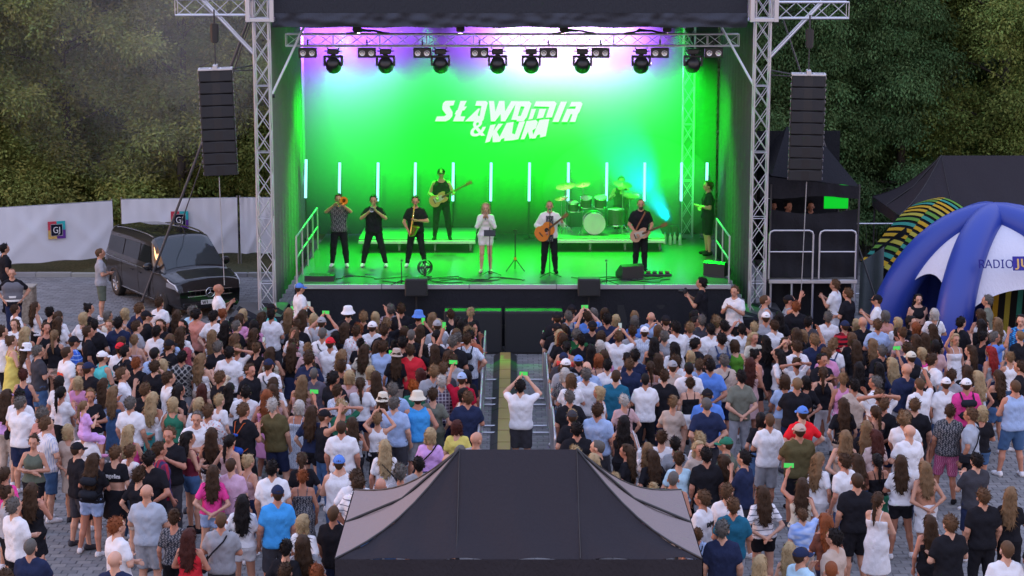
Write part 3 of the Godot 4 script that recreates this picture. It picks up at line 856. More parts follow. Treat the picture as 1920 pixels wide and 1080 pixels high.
const CROWD := """
33 570 f 50 1 s.db t.wh
69 565 f 60 0 l.db k.wh k.bk ph
104 576 f 0 0 n.bk t.bk
115 583 f 30 0 l.db t.wh
133 583 f 0 0 o.bl t.wh
164 567 f 70 0 n.bk t.bk
126 591 f 0 0 l.db t.wh
174 598 m 0 0 s.bk t.bk
191 583 f 60 0 o.gy t.cr
208 600 f 180 6 s.lb t.wh
225 594 m 0 0 s.bk t.nv
241 578 f 0 0 o.bl t.gy
255 568 m 40 0 s.br t.nv
280 581 m 70 0 k.bk t.bk
301 557 m 30 0 s.db t.wh
302 597 f 180 0 l.db t.bk
25 598 f 190 0 l.br t.wh
45 612 f 0 0 l.bl k.wh
84 605 f 150 0 s.db k.bk
5 610 m 60 0 s.db t.wh
21 627 f 60 0 n.br d.ye
47 644 f 70 0 u.wh k.wh
70 647 m 60 0 s.gy t.ch
104 619 f 10 0 p.lb k.bk
141 627 m 60 0 k.bk t.bs
166 611 m 70 0 s.db t.bk
123 649 m 50 0 z.db t.jy
192 656 m 50 0 k.wh k.tq
253 603 m 60 0 s.db t.gy
262 623 f 0 0 n.lb c.ro
286 611 m 20 0 s.bk t.wh
218 631 f 0 0 p.db t.bk
230 638 m 20 0 k.rd t.wh
243 647 m 60 0 s.bk t.bk - bp
320 633 m 40 0 k.bk t.bk
323 624 f 0 0 l.br t.lb
296 650 m 20 0 z.bk t.lb
172 676 m 40 0 k.nv t.bk
151 681 f 180 0 o.br k.bk
42 692 f 10 0 s.rb k.nv
150 705 f 0 0 o.bl t.pk
106 703 f 0 0 o.bk t.wh
204 707 f 0 0 l.db t.lb
226 691 m 80 0 s.br t.wh
258 671 m 20 0 s.rd t.bk
292 673 m 20 0 s.db t.bk
318 694 m 60 0 s.db t.wh
306 673 f 0 0 l.bl t.bk
11 729 f 0 0 k.pu t.pu
331 581 f 0 0 l.db t.bk
358 571 m 40 0 s.gy t.sc
378 579 m 40 0 s.bk t.sa
400 581 m 30 0 s.bk t.wh
422 575 f 40 0 n.rd t.bk
453 579 f 0 0 o.bl t.bk
452 589 f 30 0 o.db t.pk
469 599 f 0 0 l.bk t.pk
509 579 m 20 1 s.bk t.wh
510 567 m 80 0 k.bk t.tq
540 575 f 0 0 l.lb t.gy
492 585 f 0 0 l.db t.bk
338 599 f 200 0 l.bk t.bk
336 612 f 0 0 l.db t.wh
401 618 f 10 0 l.lb c.wh
416 601 f 0 0 l.bk t.bk
441 602 m 50 0 s.gy t.bk
441 625 f 0 0 l.br t.bk
479 615 f 30 5 l.db t.bk - ph
553 613 f 0 0 l.br t.wh
556 597 m 0 0 s.db t.bk
554 632 f 40 2 n.db t.ro
587 588 f 0 0 o.bl t.wh
608 592 m 0 3 k.gy t.gy - ph
571 579 f 0 3 l.db t.gy - ph
608 613 m 0 0 z.gy t.wh - st
617 629 m 10 0 k.rd t.wh
631 620 f 0 0 l.bk t.bk
534 643 f 20 0 k.mg t.bk
524 648 f 0 0 l.db k.cr j.dn
404 639 m 20 0 s.gy t.bk
482 641 f 30 0 n.br t.bk
424 649 m 10 0 s.bk t.wh
446 646 f 20 6 s.lb t.wh
351 650 f 0 0 l.pk c.pk
331 660 m 0 0 s.bk t.pt
376 663 f 30 0 l.lb c.wh
499 671 m 20 0 k.nv t.wh - st
471 681 m 130 0 s.db t.bk
576 661 m 20 0 s.db t.nv
582 654 f 0 0 l.db t.bk
584 642 f 0 0 n.lb t.ro
595 687 m 0 0 z.gy t.gp
556 703 f 0 0 l.lb c.ro
639 654 f 30 0 l.lb t.wh
639 673 m 0 0 s.db t.bk
639 696 m 40 0 s.bk t.bk
397 698 m 40 0 s.br t.bk
333 720 f 50 0 l.bk t.bk
388 716 f 0 0 l.rb c.bk
426 717 f 0 0 l.bk t.wh
512 707 f 0 0 l.db t.wh
513 721 f 0 0 l.db c.ro
657 573 m 0 0 u.wh t.bk
677 582 m 10 0 s.lb t.bk
690 597 m 0 0 k.wh t.wh
709 585 f 0 2 o.bl t.bk
736 569 m 0 0 s.gy t.pl
724 597 f 0 2 c.lb t.bk
757 569 m 0 0 s.db t.bk
781 582 m 0 0 u.bu t.bk
787 610 f 0 3 l.db c.bk - ph
817 596 m 0 0 k.gy t.gy
827 584 f 0 0 l.lb t.bk
849 580 f 0 0 s.db t.bk
868 576 f 0 0 n.bl t.bk
842 595 f 0 0 l.bl t.wh
855 596 f 0 0 o.bk t.wh
873 599 f 0 0 l.bk t.bk
893 605 f 100 0 o.bk t.pk
918 614 f 60 1 p.lb c.bk
906 607 m 0 0 s.lb t.bk
663 607 m 0 0 s.db t.wf
681 608 f 0 0 c.rd t.wh
698 605 f 0 0 o.lb t.nv
725 606 m 0 0 s.db t.bk - bp
750 613 f 0 0 o.db t.bk
774 618 m 0 0 z.gy t.bk
813 618 f 0 0 o.bk t.wh
836 630 m 10 2 s.gy t.bk - ph
853 618 f 0 0 o.br t.wh
867 621 m 0 0 s.gy t.or
882 619 m 0 0 s.bk t.or
898 625 m 10 4 s.db t.bf - bp
647 603 f 0 0 l.db t.wh
675 633 f 0 0 n.bk t.bk
678 644 f 0 0 k.tq t.cr
704 638 f 0 0 l.db t.gy
721 638 m 0 0 s.db t.lb - ph
739 637 f 0 0 n.bk t.bk
739 651 f 0 0 u.be t.bk
754 633 m 0 0 s.bk t.bk
781 642 m 0 0 s.db t.rd
793 645 f 0 2 l.db t.bk
819 648 f 0 2 l.bk t.bk
838 654 f 60 0 l.db t.bk
855 664 m 10 0 s.db t.gy
829 679 m 0 0 s.br t.ch
804 684 m 0 0 s.lb t.gy - st
788 691 f 0 0 l.rb t.bk
877 694 f 0 0 o.bk t.bk
890 697 m 10 2 k.lb t.dr - ph
828 705 m 0 0 s.wh t.pl
772 713 f 0 0 c.or t.gn
706 697 f 0 0 l.db c.ro
658 695 f 0 0 o.bl t.ro
671 708 f 0 0 p.db t.wh
702 685 f 0 5 o.bl t.wh - ph
739 717 m 0 0 s.gy t.lb
1037 587 m 0 0 k.bk t.bk
1029 600 m 0 0 k.bk t.bk
1046 606 f 0 0 o.db t.bk
1072 582 m 0 0 s.gy t.gy - bp
1077 570 m 0 0 k.bk t.bk
1113 576 f 0 0 o.gy t.lb
1106 597 m 0 2 k.bk t.bk
1090 583 m 0 3 s.db t.bu - ph
1124 580 f 0 0 o.db t.bk
1138 587 m 0 0 s.bk t.nv
1156 590 f 0 0 o.bl t.bk
1189 583 f 0 0 o.lb t.bk
1190 591 f 0 0 o.gy t.bu
1210 586 m 0 0 b.br t.lb
1253 590 m 0 0 k.bk t.bk
1267 601 m 0 0 s.bk t.wh
1283 605 m 0 0 s.lb t.wh
1018 621 f 0 0 l.rd t.bk
1034 618 f 0 0 l.bl t.gy
1057 623 f 0 0 o.db t.bk
1073 616 m 0 0 s.gy t.dg
1099 627 m 0 0 s.bk t.bk
1117 620 f 0 0 o.db t.bk
1151 620 m 0 3 s.br t.wh - ph
1190 610 m 0 0 s.db t.gy
1210 613 m 0 0 k.wh t.bf
1233 609 f 0 3 o.br t.bk
1247 618 m 0 0 s.gy t.gy
1220 631 f 0 0 l.bk c.bk
1268 641 f 0 0 l.bk t.wh
1036 639 f 10 0 p.bk c.co
1056 663 m 0 0 k.nv t.ch
1067 663 m 0 0 k.wh t.gy
1089 665 m 0 0 k.bu t.bk
1104 645 f 0 0 l.bk t.bk
1124 638 f 0 0 o.wh t.nv
1129 657 f 0 0 o.db t.pk
1118 663 f 0 0 o.rd c.nv
1096 674 m 0 0 b.gy t.lb
1036 678 f 0 0 k.mg t.ro
1147 672 m 0 0 s.bk t.wh
1169 661 f 0 0 p.bk k.wh
1189 654 m 0 0 s.bk t.nv
1223 663 f 0 0 l.db c.bk
1272 664 m 0 0 s.db t.wh
1262 674 m 0 0 k.gy t.be
1182 672 m 0 0 s.br t.nv
1217 676 f 0 0 p.db c.ro
1285 676 m 0 0 z.bk t.wh
1053 692 f 10 1 o.wh t.fl
1073 700 f 0 0 o.br t.wh
1091 691 m 0 0 s.gy t.wh
1148 691 m 0 0 z.db t.te
1210 699 m 0 0 z.bk t.wh
1246 693 m 10 0 s.db t.bk
978 711 m 0 3 s.bk t.wh h.ch ph
1303 582 f 60 0 o.bk t.bk
1304 594 f 120 0 o.bk t.pk
1320 589 m 0 0 s.gy t.ch
1340 592 f 0 0 c.lb t.bk
1337 606 m 0 0 s.bk t.wh
1364 602 m 0 0 s.bk k.wh
1386 605 m 0 3 s.bk t.wh
1344 623 m 0 0 s.bk t.gy - bp
1386 637 f 0 0 o.db k.gr
1414 623 f 150 1 l.bl t.cr
1298 634 m 60 0 s.bk t.bk
1291 657 f 0 0 o.bl t.gy
1306 670 m 0 0 s.br t.lb
1320 668 f 0 0 o.db t.bk
1333 673 m 0 0 s.bk t.bu
1357 665 m 0 0 s.gy t.be - st
1403 670 f 0 0 l.rb d.ro
1386 694 m 0 0 s.bk t.og r.gy
1430 654 f 70 0 n.bk c.ro
1465 653 f -60 0 l.bk t.wh j.dn
1437 627 f 0 0 l.bk t.bk
1437 601 m 0 0 s.db t.wh
1419 603 m 0 0 s.bl t.bk
1436 584 m 0 0 k.wh t.gy
1444 553 m 80 0 z.br k.gy
1477 550 m 90 2 k.bk k.gy
1494 565 m 0 0 s.rd t.bk
1458 583 f 0 0 l.bk t.bk
1473 629 f 180 3 l.db t.bk
1488 640 m 0 0 s.db t.wh
1490 616 f 0 0 l.db t.bk
1508 619 f 0 0 o.lb t.bk
1525 592 m 20 0 s.bk t.ch
1536 626 m 0 2 s.lb t.nv
1556 632 m 30 0 c.lb t.wh - bp
1535 663 m 150 0 s.bk t.bk
1554 652 m 0 0 s.br t.pk
1576 594 m -20 0 k.nv t.rs
1565 585 m 0 0 s.gy t.wh
1597 599 f 0 0 o.bl t.bk
1489 667 f 0 6 n.db t.wh
1545 688 f 10 0 p.db k.bk
1485 708 m 0 0 z.lb t.bk
1471 702 f 0 0 o.db t.lb
1581 697 f 0 0 n.lb k.pk
1599 710 m 0 0 s.bk t.be
1298 707 f 0 0 n.db c.bk j.wh
1330 726 m 0 0 k.bk t.bu
1510 705 f 0 0 o.bk t.bk
1600 638 f 0 0 l.db t.bk
1597 624 f 0 0 o.br t.bk
1661 583 f 0 0 o.gy k.sa
1614 594 m 0 0 b.gy t.bk
1682 596 f 0 0 o.bl t.wh
1649 599 m 0 0 s.br t.lb
1713 594 f 130 0 o.bk t.bk
1724 602 f 0 0 o.rd t.bk
1752 578 f 0 0 o.wh t.wh - st
1744 606 f 0 0 l.db t.bk
1700 611 f 0 0 n.br t.ro
1686 616 f 0 0 o.db t.gy
1798 594 m 60 0 s.bk t.bk
1842 579 f 0 0 l.db k.wh
1865 593 f 0 0 l.lb t.wh
1836 599 f 0 0 l.bk t.bk
1915 590 m 200 0 l.bk t.bp
1845 623 f 60 0 s.bk t.bk
1866 622 m 80 2 s.gy t.bu
1915 619 m 0 0 z.lb t.bk
1790 627 f 160 2 o.bl d.wh
1827 647 f -60 0 l.db k.bk
1854 648 f -40 0 l.rx c.gy
1896 658 f 0 0 n.lb k.wh
1914 675 m -60 0 s.db t.bk
1903 711 m 0 1 z.br k.lb h.dn
1633 634 f 0 0 l.lb t.bk
1649 647 m 0 0 s.gy t.bk
1671 670 f 0 2 l.bl t.nv - ph
1691 681 m 0 0 b.gy t.nv
1703 641 m 0 0 s.db t.nv
1720 627 f 0 0 l.db t.rd
1729 624 f 0 0 l.db t.bk
1711 657 m 0 0 k.cr t.bk
1736 651 f 0 0 o.bl t.mg
1752 638 f 0 0 o.bk t.ro
1747 663 m 60 0 s.db t.wh
1727 694 m 0 0 s.gy t.bk
1741 707 m 0 2 z.br t.wh
1757 707 m 0 0 k.wh t.wh
1783 692 m 30 0 s.db t.gy
1813 706 m 0 0 k.wh t.mg - bp
1840 695 f 0 0 l.bl d.bf
1870 694 f -30 0 l.db c.bk j.dn
1637 706 m -60 0 s.gy t.wh
1617 677 f 0 0 l.bk t.bk
1641 680 f 0 0 l.bk t.nv
1810 685 f 0 0 l.db t.bk
32 730 m 0 0 s.bk t.wh h.nv st
36 745 m 30 1 s.gy t.wh h.nv
77 763 f 0 0 c.gy t.sa
115 724 f 30 0 p.bk t.wh k.bk
172 729 f 170 1 s.lb t.bk
217 723 f 0 0 l.lb d.dn
252 742 m 20 0 s.gy t.wh
274 733 f 20 0 l.bl c.wh k.tq
98 782 m 50 1 s.br t.gd h.dn
56 814 f 180 0 n.db k.ol r.bk
144 828 m 50 0 k.bk t.bk
164 850 f 10 0 l.db t.bk j.lb bp
213 836 f 20 0 s.br x.ag k.bk
245 797 f 0 0 l.bl k.mg k.wh
315 802 m 190 0 s.br t.bk
297 833 m 60 0 s.db t.ny
285 845 m 0 0 s.bk t.bk h.bk
232 836 f 40 0 s.br t.wh
11 874 f 0 0 p.db t.mg
264 871 f 0 0 c.db t.bk
123 796 f 0 0 o.bl t.be
273 723 m 0 0 s.br t.bk
331 747 f 20 0 o.bl k.gn r.bk tb
380 743 f 0 0 o.bl t.wh
401 743 f 40 0 s.bl t.wh
453 720 m 0 0 s.bk t.wh
499 730 f 0 0 l.rd d.pk
523 745 m 0 0 s.wh t.ob h.nv
554 751 f 10 2 o.wh d.bf - ph
582 761 f 0 0 l.db t.nv
601 764 m 70 2 k.bk k.bk
633 722 m 30 0 s.db t.bf
639 749 f 0 6 c.bl t.gn
643 787 m 0 0 z.db t.wh h.gy
384 760 m 20 0 s.br t.wf
367 767 m 180 0 s.gy t.wh
456 756 m 40 0 s.br t.bk r.bk db
373 805 f 60 1 l.bk c.mr j.dn
391 809 f 0 0 l.db k.bk
416 808 f 30 0 p.bk c.ro
572 847 f 0 0 p.db t.bk
441 858 m 0 0 z.db t.pl2 h.gy
460 851 f 40 0 n.bl c.ro
514 864 m 0 0 s.bk t.wh h.nv
633 848 m 0 0 k.bu k.wh
566 879 f 0 0 n.rd d.fl
390 873 f 0 0 l.db t.mg j.lb
730 737 f 0 0 u.cr k.cr
773 736 m 0 0 u.cr k.sk h.gy
744 739 m 0 0 s.gy t.lb
710 773 f 0 3 s.lb k.wh k.bk
723 826 f 0 0 l.bl t.wh j.dn st
804 803 f 0 0 o.bl t.pu - st
874 788 f 10 0 o.rb t.ye
888 808 m 40 0 b.gy t.gy
855 833 m 20 0 z.gy t.gy
873 732 m 0 1 s.br t.nv h.bk
906 725 f 50 0 o.bk k.wh
813 727 f 0 0 s.db t.og r.ol
661 784 f 0 0 l.db c.gy
795 859 m 0 0 s.bk t.gy
814 853 m 0 0 b.br t.wh
762 867 f 0 0 c.gy t.gy
660 877 m 0 0 s.db t.wh
721 896 m 0 0 b.br t.gy
666 893 m 20 0 s.db t.st
1071 732 m 0 0 s.gy t.bk
1124 724 f -60 0 o.bl k.wh r.wh
1173 740 f -10 0 s.wh t.ro - st
1257 739 f 10 0 n.lb t.be k.be
1102 754 m 20 0 s.db t.lb
1070 767 m -20 0 k.ch t.bk
1090 767 f 0 1 s.bl t.bk
1087 792 m 0 0 s.bk t.bk
1133 827 m -70 0 z.gy t.bk
1172 779 f 0 0 l.bk k.bk r.bk tb
1184 839 f -70 0 l.db t.bk
1213 845 f 0 0 l.db t.bk
1226 828 f 0 0 l.lb t.wh
1241 811 f 0 0 n.db t.wh
1263 815 f 0 0 s.bk t.gy - st
1278 845 f 0 0 n.db t.sc
1081 838 f 0 0 c.bl t.bk
1101 848 f 0 0 l.bl t.be
1159 881 q 0 0 s.bl t.be
1259 884 m 0 0 z.gy k.ye
1226 904 q 0 0 n.bl t.pk
1329 745 m 0 0 z.gy t.nv
1321 809 f 0 0 c.bl t.wh
1305 827 f 160 0 o.bl t.be
1335 835 m 0 0 s.bk t.bk
1354 850 f 0 0 l.db t.bk
1364 817 m -70 0 k.gn t.ol
1398 845 m -60 0 s.bk t.nv
1437 774 m 0 0 z.br t.wh h.gy
1498 757 m 0 4 k.bu t.rr
1496 790 m 0 0 k.be t.ob h.bk
1423 773 f 0 0 o.bk t.bk
1540 849 f 50 0 l.lb t.wh j.wh
1579 807 f 0 0 l.lb c.be k.bk
1588 848 m -40 0 s.db t.wh
1586 746 f 0 0 l.db t.bk
1650 730 m 0 6 s.br t.wh
1657 747 m 30 0 s.br t.bk
1648 761 f 0 0 p.db c.bk
1616 788 f 0 0 l.lb t.bk
1640 804 f 0 0 l.rb t.bg
1711 751 m 10 0 s.br t.bk
1706 770 m 20 0 c.lb t.wh
1692 766 f 0 0 o.db t.bk
1698 797 m 0 1 b.br t.wh r.nv ph
1776 758 m 10 0 s.db t.fl h.pf
1826 764 m -60 0 s.br t.gb r.bk st
1836 760 f 0 0 o.bl t.bk
1828 848 m -20 0 s.bk t.ch h.nv
1740 864 f 0 0 l.lb c.sn k.wh
1691 851 f 0 0 l.db t.wh j.bk
1659 852 f 0 0 p.bk c.bk k.gn
1609 851 f 0 0 l.db t.br
1605 888 m 0 0 z.db t.bk h.bk
60 901 f 10 0 l.db k.bk k.bk
7 908 f 60 0 n.db t.gy h.bk
33 930 m 40 1 s.gy t.wh h.bk
59 1009 m 10 0 z.gy t.nv
277 910 m 10 0 b.gy t.gb h.gy
221 973 m 50 0 s.rd t.wh
222 1032 m 0 0 b.br t.nv
327 951 f 0 0 n.db t.fl r.bk
21 1063 m 0 0 s.db t.gy
355 989 f 0 0 l.rb k.rd
411 958 m 0 0 z.br t.gy h.ch st
453 926 f 0 0 l.bk t.wh j.wh
512 905 m 0 0 k.nv t.sk
587 960 f 0 0 o.bl t.wh
617 948 m 20 0 z.br t.bk
530 1006 f 0 0 n.bk t.bk
572 1004 f 0 0 l.db t.gy
531 1057 f 0 0 s.db t.bk
608 1054 m 0 0 s.rd t.bk
1315 923 m -60 0 s.br t.ej
1309 983 q 0 0 s.br t.lb - st
1368 906 m 20 0 s.br t.wh
1372 930 m 0 0 s.br t.te
1359 976 m 0 0 s.gy t.nv h.ch
1437 912 f 0 0 l.db t.st j.bk
1502 895 f 0 2 l.db k.cr h.dn ph
1512 952 q 0 2 s.br t.td
1567 960 f 0 0 l.rd t.br
1560 990 m -50 0 s.bk t.be
1505 1020 m 60 0 k.nv t.sc
1489 1017 f 20 0 l.bl c.be
1437 1039 f 20 0 l.bl t.bk
1568 1049 m 0 0 z.rd t.wh
1648 921 f 30 0 p.db d.wh
1864 914 m -10 0 s.br t.bk r.bk
1882 916 f 20 0 l.lb t.bk
1747 966 f 0 0 l.db c.bk k.bk
1784 965 m -20 0 s.br t.bk r.bk
1893 1011 m -10 0 z.br t.wh
1917 1031 f 0 0 s.bk t.bk
"""

# ---------------------------------------------------------------- stage
var ALU: StandardMaterial3D
var DARK: StandardMaterial3D
var BLACK: StandardMaterial3D
var DRAPE: StandardMaterial3D

func stick(parent: Node, called: String, a: Vector3, b: Vector3, r: float, m: Material, seg := 6) -> MeshInstance3D:   # a round bar between two points, sharing one mesh per size
	var l := a.distance_to(b)
	var key := "stick %.3f %.4f %d" % [snappedf(l, 0.002), r, seg]
	if not meshes.has(key):
		var o := mb()
		o.bar(Vector3(0, -l / 2, 0), Vector3(0, l / 2, 0), r, seg)
		meshes[key] = o.mesh()
	var y := (b - a).normalized()
	var x := y.cross(Vector3(0.31, 0.2, 0.93)).normalized()
	return part(parent, called, meshes[key], m, Transform3D(Basis(x, y, x.cross(y)), (a + b) / 2))

func truss(o: Node3D, a: Vector3, b: Vector3, w: float, up: Vector3, bay: float, rc := 0.025, rb := 0.011) -> void:   # four chords, crossed diagonals and rungs on the four sides
	var d := (b - a).normalized()
	var s := d.cross(up).normalized() * w / 2
	var t := s.cross(d).normalized() * w / 2
	var c := [s + t, t - s, -s - t, s - t]
	var l := a.distance_to(b)
	var n := maxi(1, int(round(l / bay)))
	for k in 4: stick(o, "chord", a + c[k], b + c[k], rc, ALU, 8)
	for j in n:
		var p := a + d * l * j / n
		var q := a + d * l * (j + 1) / n
		for k in 4:
			var e: Vector3 = c[k]; var f: Vector3 = c[(k + 1) % 4]
			stick(o, "brace", p + (e if (j + k) % 2 else f), q + (f if (j + k) % 2 else e), rb, ALU, 5)
			if k % 2 == 0: stick(o, "brace", p + (f if (j + k) % 2 else e), q + (e if (j + k) % 2 else f), rb, ALU, 5)
			if j % 3 == 0 or j == n - 1:
				stick(o, "rung", (p if j < n - 1 else q) + e, (p if j < n - 1 else q) + f, rb, ALU, 5)

func lamp_spot(parent: Node3D, pos: Vector3, to: Vector3, col: Color, e: float, ang: float, size := 0.1, soft := 0.6) -> void:
	var l := SpotLight3D.new()
	l.name = "beam"
	parent.add_child(l, true)
	l.look_at_from_position(pos, to, Vector3.UP if absf((to - pos).normalized().y) < 0.98 else Vector3.RIGHT)
	l.light_color = col
	l.light_energy = e
	l.spot_angle = ang
	l.spot_angle_attenuation = soft
	l.spot_range = 40.0
	l.light_size = size
	l.shadow_enabled = true

func stage() -> void:
	var st := thing("stage", "low festival stage with green lit deck and black skirt", "stage")
	var b := mb()
	b.box(Vector3(10.24, 0.1, 8.4), T(Vector3(0.02, SH - 0.05, -4.2)))
	var fm := mat(0.06, 0.06, 0.062, 0.3)
	part(st, "deck", b, fm)
	for k in 5:
		var e := mb()
		e.bbox(Vector3(2.04, 0.11, 0.05), 0.008, T(Vector3(-4.08 + k * 2.05, SH - 0.06, 0.028)))
		part(st, "edge_profile", e, ALU)
	for k in 4:   # skirt panels, hung in folds
		var s := mb()
		s.sheet(40, 10, func(u, v):
			var x: float = -5.1 + (k + u) * 2.56
			var sag: float = 0.09 * (1.0 - v) * sin(u * PI)
			return Vector3(x, 0.02 + v * (SH - 0.15), 0.0 + 0.035 * sin(x * 9.0 + sin(x * 3.1) * 2.0) * (1.0 - v) + sag + 0.03 * sin(u * 6.0 - v * 5.0) * (1.0 - v)), true, 0.004)
		part(st, "skirt", s, DRAPE)
	for s in [-1.0, 1.0]:
		var q := mb()
		q.box(Vector3(0.03, SH - 0.12, 8.0), T(Vector3(5.08 * s, (SH - 0.12) / 2, -4.2)))
		part(st, "side_skirt", q, DRAPE)
	# backdrop: pale cloth that the lamps colour
	var bd := mb()
	bd.sheet(60, 8, func(u, v): return Vector3(-5.75 + u * 11.3, SH + v * 6.5, -8.0 + 0.006 * sin(u * 90.0 + sin(u * 17.0) * 2.0)), false, 0.01)
	var bm := mat(0.045, 0.045, 0.045, 0.96)
	bm.metallic_specular = 0.0
	solo("backdrop", bd, bm, "wide green lit cloth backdrop behind the band", "backdrop")
	# side drapes
	for s in [-1, 1]:
		var sd := mb()
		sd.sheet(60, 6, func(u, v): return Vector3(s * (5.62 + 0.05 * sin(u * 70.0)), 0.9 + v * 7.1, -7.95 + u * 7.4), s > 0, 0.008)
		solo("side_drape", sd, cloth(0.2, 0.2, 0.2) if s < 0 else cloth(0.1, 0.1, 0.1), "pleated side drape by the brass players" if s < 0 else "dark side drape by the stagehand", "drape")
	# roof
	var rf := thing("stage_roof", "black stage roof with rumpled front valance", "roof")
	var r := mb()
	r.sheet(12, 12, func(u, v): return Vector3(-5.45 + u * 10.85, 8.35 + 0.35 * sin(u * PI), 0.35 - v * 8.8), false, 0.02)
	part(rf, "canopy", r, DRAPE)
	var va := mb()
	va.sheet(20, 3, func(u, v): return Vector3(-5.45 + u * 10.8, 7.78 + v * 0.8, 0.34 + 0.01 * sin(u * 40.0)), true, 0.006)
	part(rf, "fascia", va, cloth(0.04, 0.043, 0.052))
	var vb := mb()
	vb.sheet(160, 14, func(u, v):
		var w: float = sin(u * 61.0 + 2.6 * sin(u * 23.0)) * 0.5 + 0.6 * sin(u * 133.0 - v * 4.0 + 2.0 * sin(u * 31.0)) * 0.4
		return Vector3(-5.45 + u * 10.8, 7.49 + v * 0.32 + 0.012 * sin(u * 50.0) * (1.0 - v), 0.38 + 0.11 * w * sin(v * PI) + 0.03 * sin(v * 9.0 + u * 30.0) * (1.0 - v)), true, 0.005)
	part(rf, "valance", vb, cloth(0.055, 0.06, 0.075))
	# towers
	for s in [-1, 1]:
		var t := thing("truss_tower", "aluminium truss tower beside the brass players' end" if s < 0 else "aluminium truss tower beside the wing platform", "truss", Vector3(5.69 * s, 0, 0.45))
		truss(t, Vector3(0, 0.1, 0), Vector3(0, 8.7, 0), 0.34, Vector3(0, 0, 1), 0.5, 0.023, 0.01)
		var sl := mb()
		sl.bbox(Vector3(0.62, 0.62, 0.62), 0.02, T(Vector3(0, 7.93, 0)))
		var frame := mb()
		for x in [-1, 1]:
			for z in [-1, 1]: frame.bbox(Vector3(0.1, 0.6, 0.1), 0.01, T(Vector3(0.27 * x, 7.92, 0.27 * z)))
			frame.bbox(Vector3(0.05, 0.085, 0.56), 0.01, T(Vector3(0.288, 7.92 + 0.25 * x, 0)))
			frame.bbox(Vector3(0.05, 0.085, 0.56), 0.01, T(Vector3(-0.288, 7.92 + 0.25 * x, 0)))
			frame.bbox(Vector3(0.46, 0.09, 0.05), 0.01, T(Vector3(0, 7.92 + 0.25 * x, 0.29)))
			frame.bbox(Vector3(0.46, 0.09, 0.05), 0.01, T(Vector3(0, 7.92 + 0.25 * x, -0.29)))
		part(t, "sleeve_block", frame, ALU)
		var bp := mb()
		bp.bbox(Vector3(0.8, 0.06, 0.8), 0.01, T(Vector3(0, 0.05, 0)))
		part(t, "base_plate", bp, ALU)
		# outrigger arm that carries the loudspeakers
		var y := 7.95 if s < 0 else 7.88
		var ar := thing("outrigger_truss", "short aluminium truss arm holding the loudspeakers %s" % ("above the van" if s < 0 else "above the wing platform"), "truss", Vector3(5.69 * s, y, 0.45))
		truss(ar, Vector3(0.32 * s, 0, 0), Vector3(1.92 * s, 0, 0), 0.36, Vector3.UP, 0.4)
		for z in [-0.16, 0.16]:
			stick(ar, "strut", Vector3(1.35 * s, 0.2, z), Vector3(0.18 * s, -1.05, z), 0.03, ALU, 8)
		var st2 := thing("brace_strut", "diagonal tube from tower to lighting truss %s" % ("over the brass players" if s < 0 else "over the stagehand"), "strut")
		var pa := at_z(570 if s < 0 else 1352, 50, -0.5)
		var pb := at_z(509 if s < 0 else 1424, 180, 0.2)
		stick(st2, "tube", pa, pb, 0.03, ALU, 8)
		stick(st2, "clamp", pb + Vector3(-0.08, 0, 0), pb + Vector3(0.08, 0, 0.0), 0.045, DARK, 8)
		line_array(s)
		# ballast under cloth
		var ba := thing("ballast_block", "cloth covered ballast block under truss tower %s" % ("near the van" if s < 0 else "near the wing platform"), "ballast", Vector3(5.75 * s - 0.1, 0, 0.55))
		var bb := mb()
		bb.bbox(Vector3(1.2, 0.98, 1.9), 0.04, T(Vector3(0, 0.49, 0)))
		part(ba, "cover", bb, DRAPE)
		var lid := mb()
		lid.sheet(10, 10, func(u, v): return Vector3(-0.58 + 1.16 * u, 0.986 + 0.012 * sin(u * 9.0 + v * 7.0), 0.92 - 1.84 * v))
		part(ba, "top_sheet", lid, mat(0.05, 0.05, 0.055, 0.45))
	# rear uprights seen through the haze
	for x in [4.75]:
		var t := thing("truss_tower", "rear truss upright standing against the green backdrop" if x > 0 else "rear truss upright at the backdrop's brass end", "truss", Vector3(x, SH, -7.6))
		truss(t, Vector3(0, 0, 0), Vector3(0, 6.6, 0), 0.3, Vector3(0, 0, 1), 0.5, 0.016, 0.007)
	# guy lines
	guy(Vector3(-5.55, 8.7, 0.5), at_y(258, 570, 0.0) + Vector3(0.15, 0, 0.5), 0.034, "dark strap slanting from tower top down beside the van")
	guy(Vector3(-5.6, 8.6, 0.2), at_z(322, 470, -9.0), 0.016, "thin strap running from tower down behind the van")
	guy(at_z(1466, 30, 0.5), at_y(1655, 600, 0.0), 0.022, "steel guy line running down past the wing platform")
	# lighting truss
	var lt := thing("lighting_truss", "horizontal lighting truss across the stage front", "truss", Vector3(0, 7.155, -0.6))
	truss(lt, Vector3(-5.25, 0, 0), Vector3(5.27, 0, 0), 0.27, Vector3.UP, 0.36, 0.02, 0.008)
	for x in [-3.35, 1.45, 3.1]:
		var cb := mb()
		for k in 7: cb.tube([Vector3(x - 0.5 + k * 0.04, 0.16, 0.05), Vector3(x - 0.15, 0.19 + 0.012 * k, 0.03 * k - 0.1), Vector3(x + 0.15, 0.2 + 0.01 * (k % 3), 0.02 * k - 0.1), Vector3(x + 0.5 - k * 0.03, 0.16, 0.02)], 0.014, 5)
		part(lt, "cable_bundle", cb, BLACK)
	var hx := [625, 723, 826, 933, 996, 1092, 1202, 1299]
	var bx := [577, 688, 792, 899, 1028, 1126, 1237, 1338]
	var spots := ["first from the brass players' end", "second from the brass players' end", "third from the brass players' end", "fourth from the brass players' end", "fourth from the wing end", "third from the wing end", "second from the wing end", "first from the wing end"]
